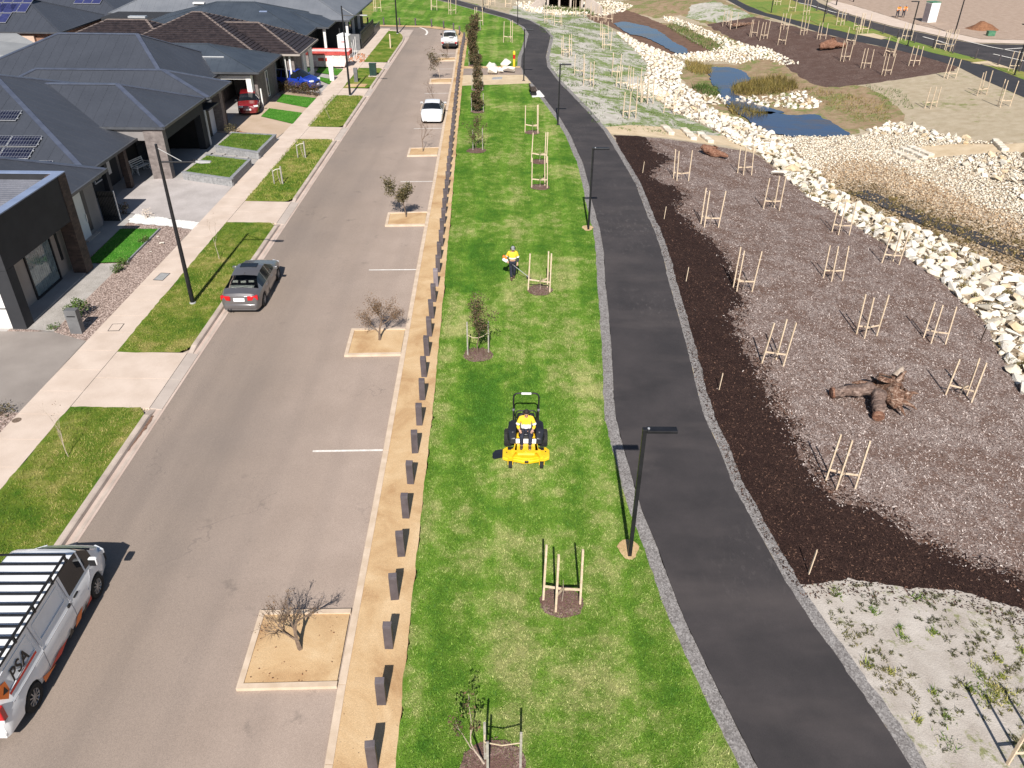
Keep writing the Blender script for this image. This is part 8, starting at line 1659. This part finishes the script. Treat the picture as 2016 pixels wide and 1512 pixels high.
X, Y = scatter([(-21.2, 84.5), (-16.6, 84.6), (-16.6, 86), (-21.2, 85.6)], 5); o = stones_mesh('brick_rubble', X, Y, NR.uniform(.08, .22, len(X)), 'rubble_red', zadd=.1); o['kind'] = 'stuff'
def bush(name, p, label, r, hgt, n, leaf, size, z=.1, group=None, cat='shrub'):
    T = thing(name, (p[0], p[1], z), label, cat, group); C_ = [(RNG.gauss(0, r*.42), RNG.gauss(0, r*.42), hgt*RNG.uniform(.25, .85), r*RNG.uniform(.35, .6)) for _ in range(9)]
    m = MB()
    for c in C_[:6]: m.tube([(0, 0, 0), (c[0]*.5, c[1]*.5, c[2]*.6), c[:3]], [.018, .012, .005], 4)
    q = m.build('stems', 'bark_brown', T); tag(q, kind='stuff'); leaves_np('foliage', C_, n, 0, size, leaf, T)
    return T
bush('green_shrub', (-19.52, 31.61), 'bright green shrub behind the pillar letterbox', .62, .85, 900, 'leaf_green', .10); bush('small_shrub', (-19.76, 36.24), 'small dark shrub at the edge of the aggregate path', .34, .45, 260, 'leaf_green', .085, group='small plants in the gravel bed'); bush('small_shrub', (-19.79, 37.22), 'low shrub at the corner of the bright turf', .4, .35, 240, 'leaf_green', .085, group='small plants in the gravel bed')
bush('rose_bush', (-22.82, 44.30), 'dark rose bush by the black gate', .42, .75, 380, 'leaf_hedge', .08); bush('rose_bush', (-21.30, 60.77), 'pale flowered bush beside the farther raised lawn', .5, .8, 420, 'leaf_olive', .1); bush('rose_bush', (-21.15, 43.70), 'pale rose bush on the white pebbles', .34, .5, 200, 'petal_pale', .07); bush('small_shrub', (-18.85, 23.89), 'scrubby plants at the left edge of the footpath', .6, .4, 380, 'leaf_olive', .08); bush('small_shrub', (-19.95, 40.12), 'spiky plant by the turf edging', .3, .3, 160, 'leaf_green', .09, group='small plants in the gravel bed'); bush('small_shrub', (-20.04, 30.37), 'weedy tuft beside the aggregate path', .3, .25, 150, 'leaf_green', .07)
for q, s in (((-18.89, 39.87), .3), ((-19.48, 40.85), .16), ((-19.07, 38.78), .14)): o = bpy.data.objects.new('white_rock', STONE_ME[0]); link(o); o.location = (q[0], q[1], .1+s*.2); o.scale = (s, s, s); tag(o, 'white rock on the pink gravel bed', 'rock', 'rocks on the gravel bed')
o = MB((-18.6, 40, .1)).bar((*(-19.76, 37.47), .14), (*(-19.78, 41.94), .14), .08, .09).build('garden_edging', 'planter_cap'); o.location = (-18.6, 40, .1); tag(o, 'grey edging strip between bright turf and pink gravel', 'edging')
ha, hb_ = Vector((-21.41, 75.23)), Vector((-17.72, 73.81)); T = thing('clipped_hedge', (ha.x, ha.y, .1), 'clipped bronze green hedge in front of the blue wagon', 'hedge'); C_ = []
for i in range(26): v = ha.lerp(hb_, i/25)-ha; C_.append((v.x+RNG.gauss(0, .12), v.y+RNG.gauss(0, .12), RNG.uniform(.25, .9), RNG.uniform(.28, .42)))
leaves_np('foliage', C_, 3600, 0, .11, 'leaf_hedge', T); m = MB()
for c in C_: m.tube([(c[0], c[1], 0), c[:3]], .02, 4)
tag(m.build('stems', 'bark_dark', T), kind='stuff')
o = MB((-18.5, 62, .1)).prism([(-21.36, 61.89), (-18.97, 60.57), (-17.84, 59.93), (-17.85, 59.39), (-21.42, 61.04)], .12, .19).build('brick_edging', 'rubble_red'); o.location = (-18.5, 62, .1); tag(o, 'red brick edging round the small flower bed by the beige driveway', 'edging')
# --- far right: cabinet, mound, bin
q = (57.77, 120.98); T = thing('kiosk_cabinet', (q[0], q[1], .05), 'tall white and green power kiosk on the far dirt lot', 'kiosk', rz=R(20)); MB().box(-.75, .75, -.55, .55, 0, 2.5).build('body', 'tool_white', T, bevel=.02); MB().box(-.78, .78, -.58, .58, 2.5, 2.6).build('lid', 'bin_green', T); MB().box(-.77, -.75, -.5, .5, .1, 2.4).build('side_panel', 'bollard_pale', T)
q = (62.38, 115.22); T = thing('soil_mound', (q[0], q[1], .03), 'red brown heap of soil on the far dirt lot', 'mound'); V = [(0, 0, 1.0)]; F = []
for r_, z_ in ((.5, .85), (1.1, .5), (1.7, .15), (2.2, -.05)):
    for k in range(16): a = 2*math.pi*k/16; V.append((r_*math.cos(a)*RNG.uniform(.88, 1.15), r_*.8*math.sin(a)*RNG.uniform(.88, 1.15), z_*RNG.uniform(.85, 1.15)))
F += [(0, 1+k, 1+(k+1) % 16) for k in range(16)]
for i in range(3): F += [(1+i*16+k, 1+i*16+16+k, 1+i*16+16+(k+1) % 16, 1+i*16+(k+1) % 16) for k in range(16)]
MB().add(V, F).build('heap', 'mound_soil', T, smooth=70)
q = (60.85, 109.99); T = thing('green_box', (q[0], q[1], .05), 'small green service box on the far footpath edge', 'service box'); MB().box(-.45, .45, -.3, .3, 0, .5).build('body', 'bin_green', T, bevel=.02); MB().box(-.48, .48, -.33, .33, .5, .56).build('lid', 'bin_green', T)
# --- driftwood twigs and litter near the bays: clods on the sand, leaves in the pit
X, Y = scatter([(-6.6, 12.5), (-4.5, 12.6), (-4.5, 14.7), (-6.6, 14.6)], 16); o = stones_mesh('clods', X, Y, NR.uniform(.02, .07, len(X)), 'mound_soil', zadd=.075); o['kind'] = 'stuff'
X, Y = scatter(BAY_R[1:6]+LAWN_L[1:6][::-1], 5); o = stones_mesh('clods', X, Y, NR.uniform(.012, .045, len(X)), 'stone_tan', zadd=.04); o['kind'] = 'stuff'

X, Y = scatter([p for p in [r[1] for r in REG if r[0] == 'pebble_bed'][0]], 60); X = X+NR.normal(0, .08, len(X)); Y = Y+NR.normal(0, .10, len(Y)); o = stones_mesh('pebbles', X, Y, NR.uniform(.03, .09, len(X)), 'white_pebble', zadd=.12); o['kind'] = 'stuff'

# ------------------------------------------------------------------ separate pieces become parts of their own
def split_pieces():
    cache = {}
    for o in list(C.objects):
        if o.type != 'MESH' or o.get('kind') or o.parent is None or len(o.data.vertices) > 3000 or len(o.data.vertices) < 8: continue
        me = o.data
        if me.name not in cache:
            bm = bmesh.new(); bm.from_mesh(me); bm.verts.ensure_lookup_table(); seen = {}; isl = []
            for v in bm.verts:
                if v.index in seen: continue
                st = [v]; seen[v.index] = len(isl); g = [v.index]
                while st:
                    x = st.pop()
                    for ed in x.link_edges:
                        y = ed.other_vert(x)
                        if y.index not in seen: seen[y.index] = len(isl); g.append(y.index); st.append(y)
                isl.append(g)
            if len(isl) < 2 or len(isl) > 60: cache[me.name] = None; bm.free(); continue
            co = np.array([v.co[:] for v in bm.verts]); lo = np.array([co[g].min(0) for g in isl]); hi = np.array([co[g].max(0) for g in isl]); size = (hi-lo).max(1); par = list(range(len(isl)))
            def find(i):
                while par[i] != i: i = par[i]
                return i
            for i in range(len(isl)):
                for j in range(i):
                    gap = np.maximum(0, np.maximum(lo[i]-hi[j], lo[j]-hi[i])); 
                    if np.sqrt((gap**2).sum()) <= max(.02, .5*max(size[i], size[j])): par[find(i)] = find(j)
            roots = sorted({find(i) for i in range(len(isl))})
            if len(roots) < 2: cache[me.name] = None; bm.free(); continue
            out = []
            for r_ in roots:
                keep = {v for i, g in enumerate(isl) if find(i) == r_ for v in g}; b2 = bm.copy(); b2.verts.ensure_lookup_table(); bmesh.ops.delete(b2, geom=[v for v in b2.verts if v.index not in keep], context='VERTS')
                m2 = me.copy(); b2.to_mesh(m2); b2.free(); out.append(m2)
            cache[me.name] = out; bm.free()
        ms = cache[me.name]
        if not ms or o.children: continue
        for m2 in ms[1:]:
            q = o.copy(); q.data = m2; link(q)
        o.data = ms[0]
split_pieces()
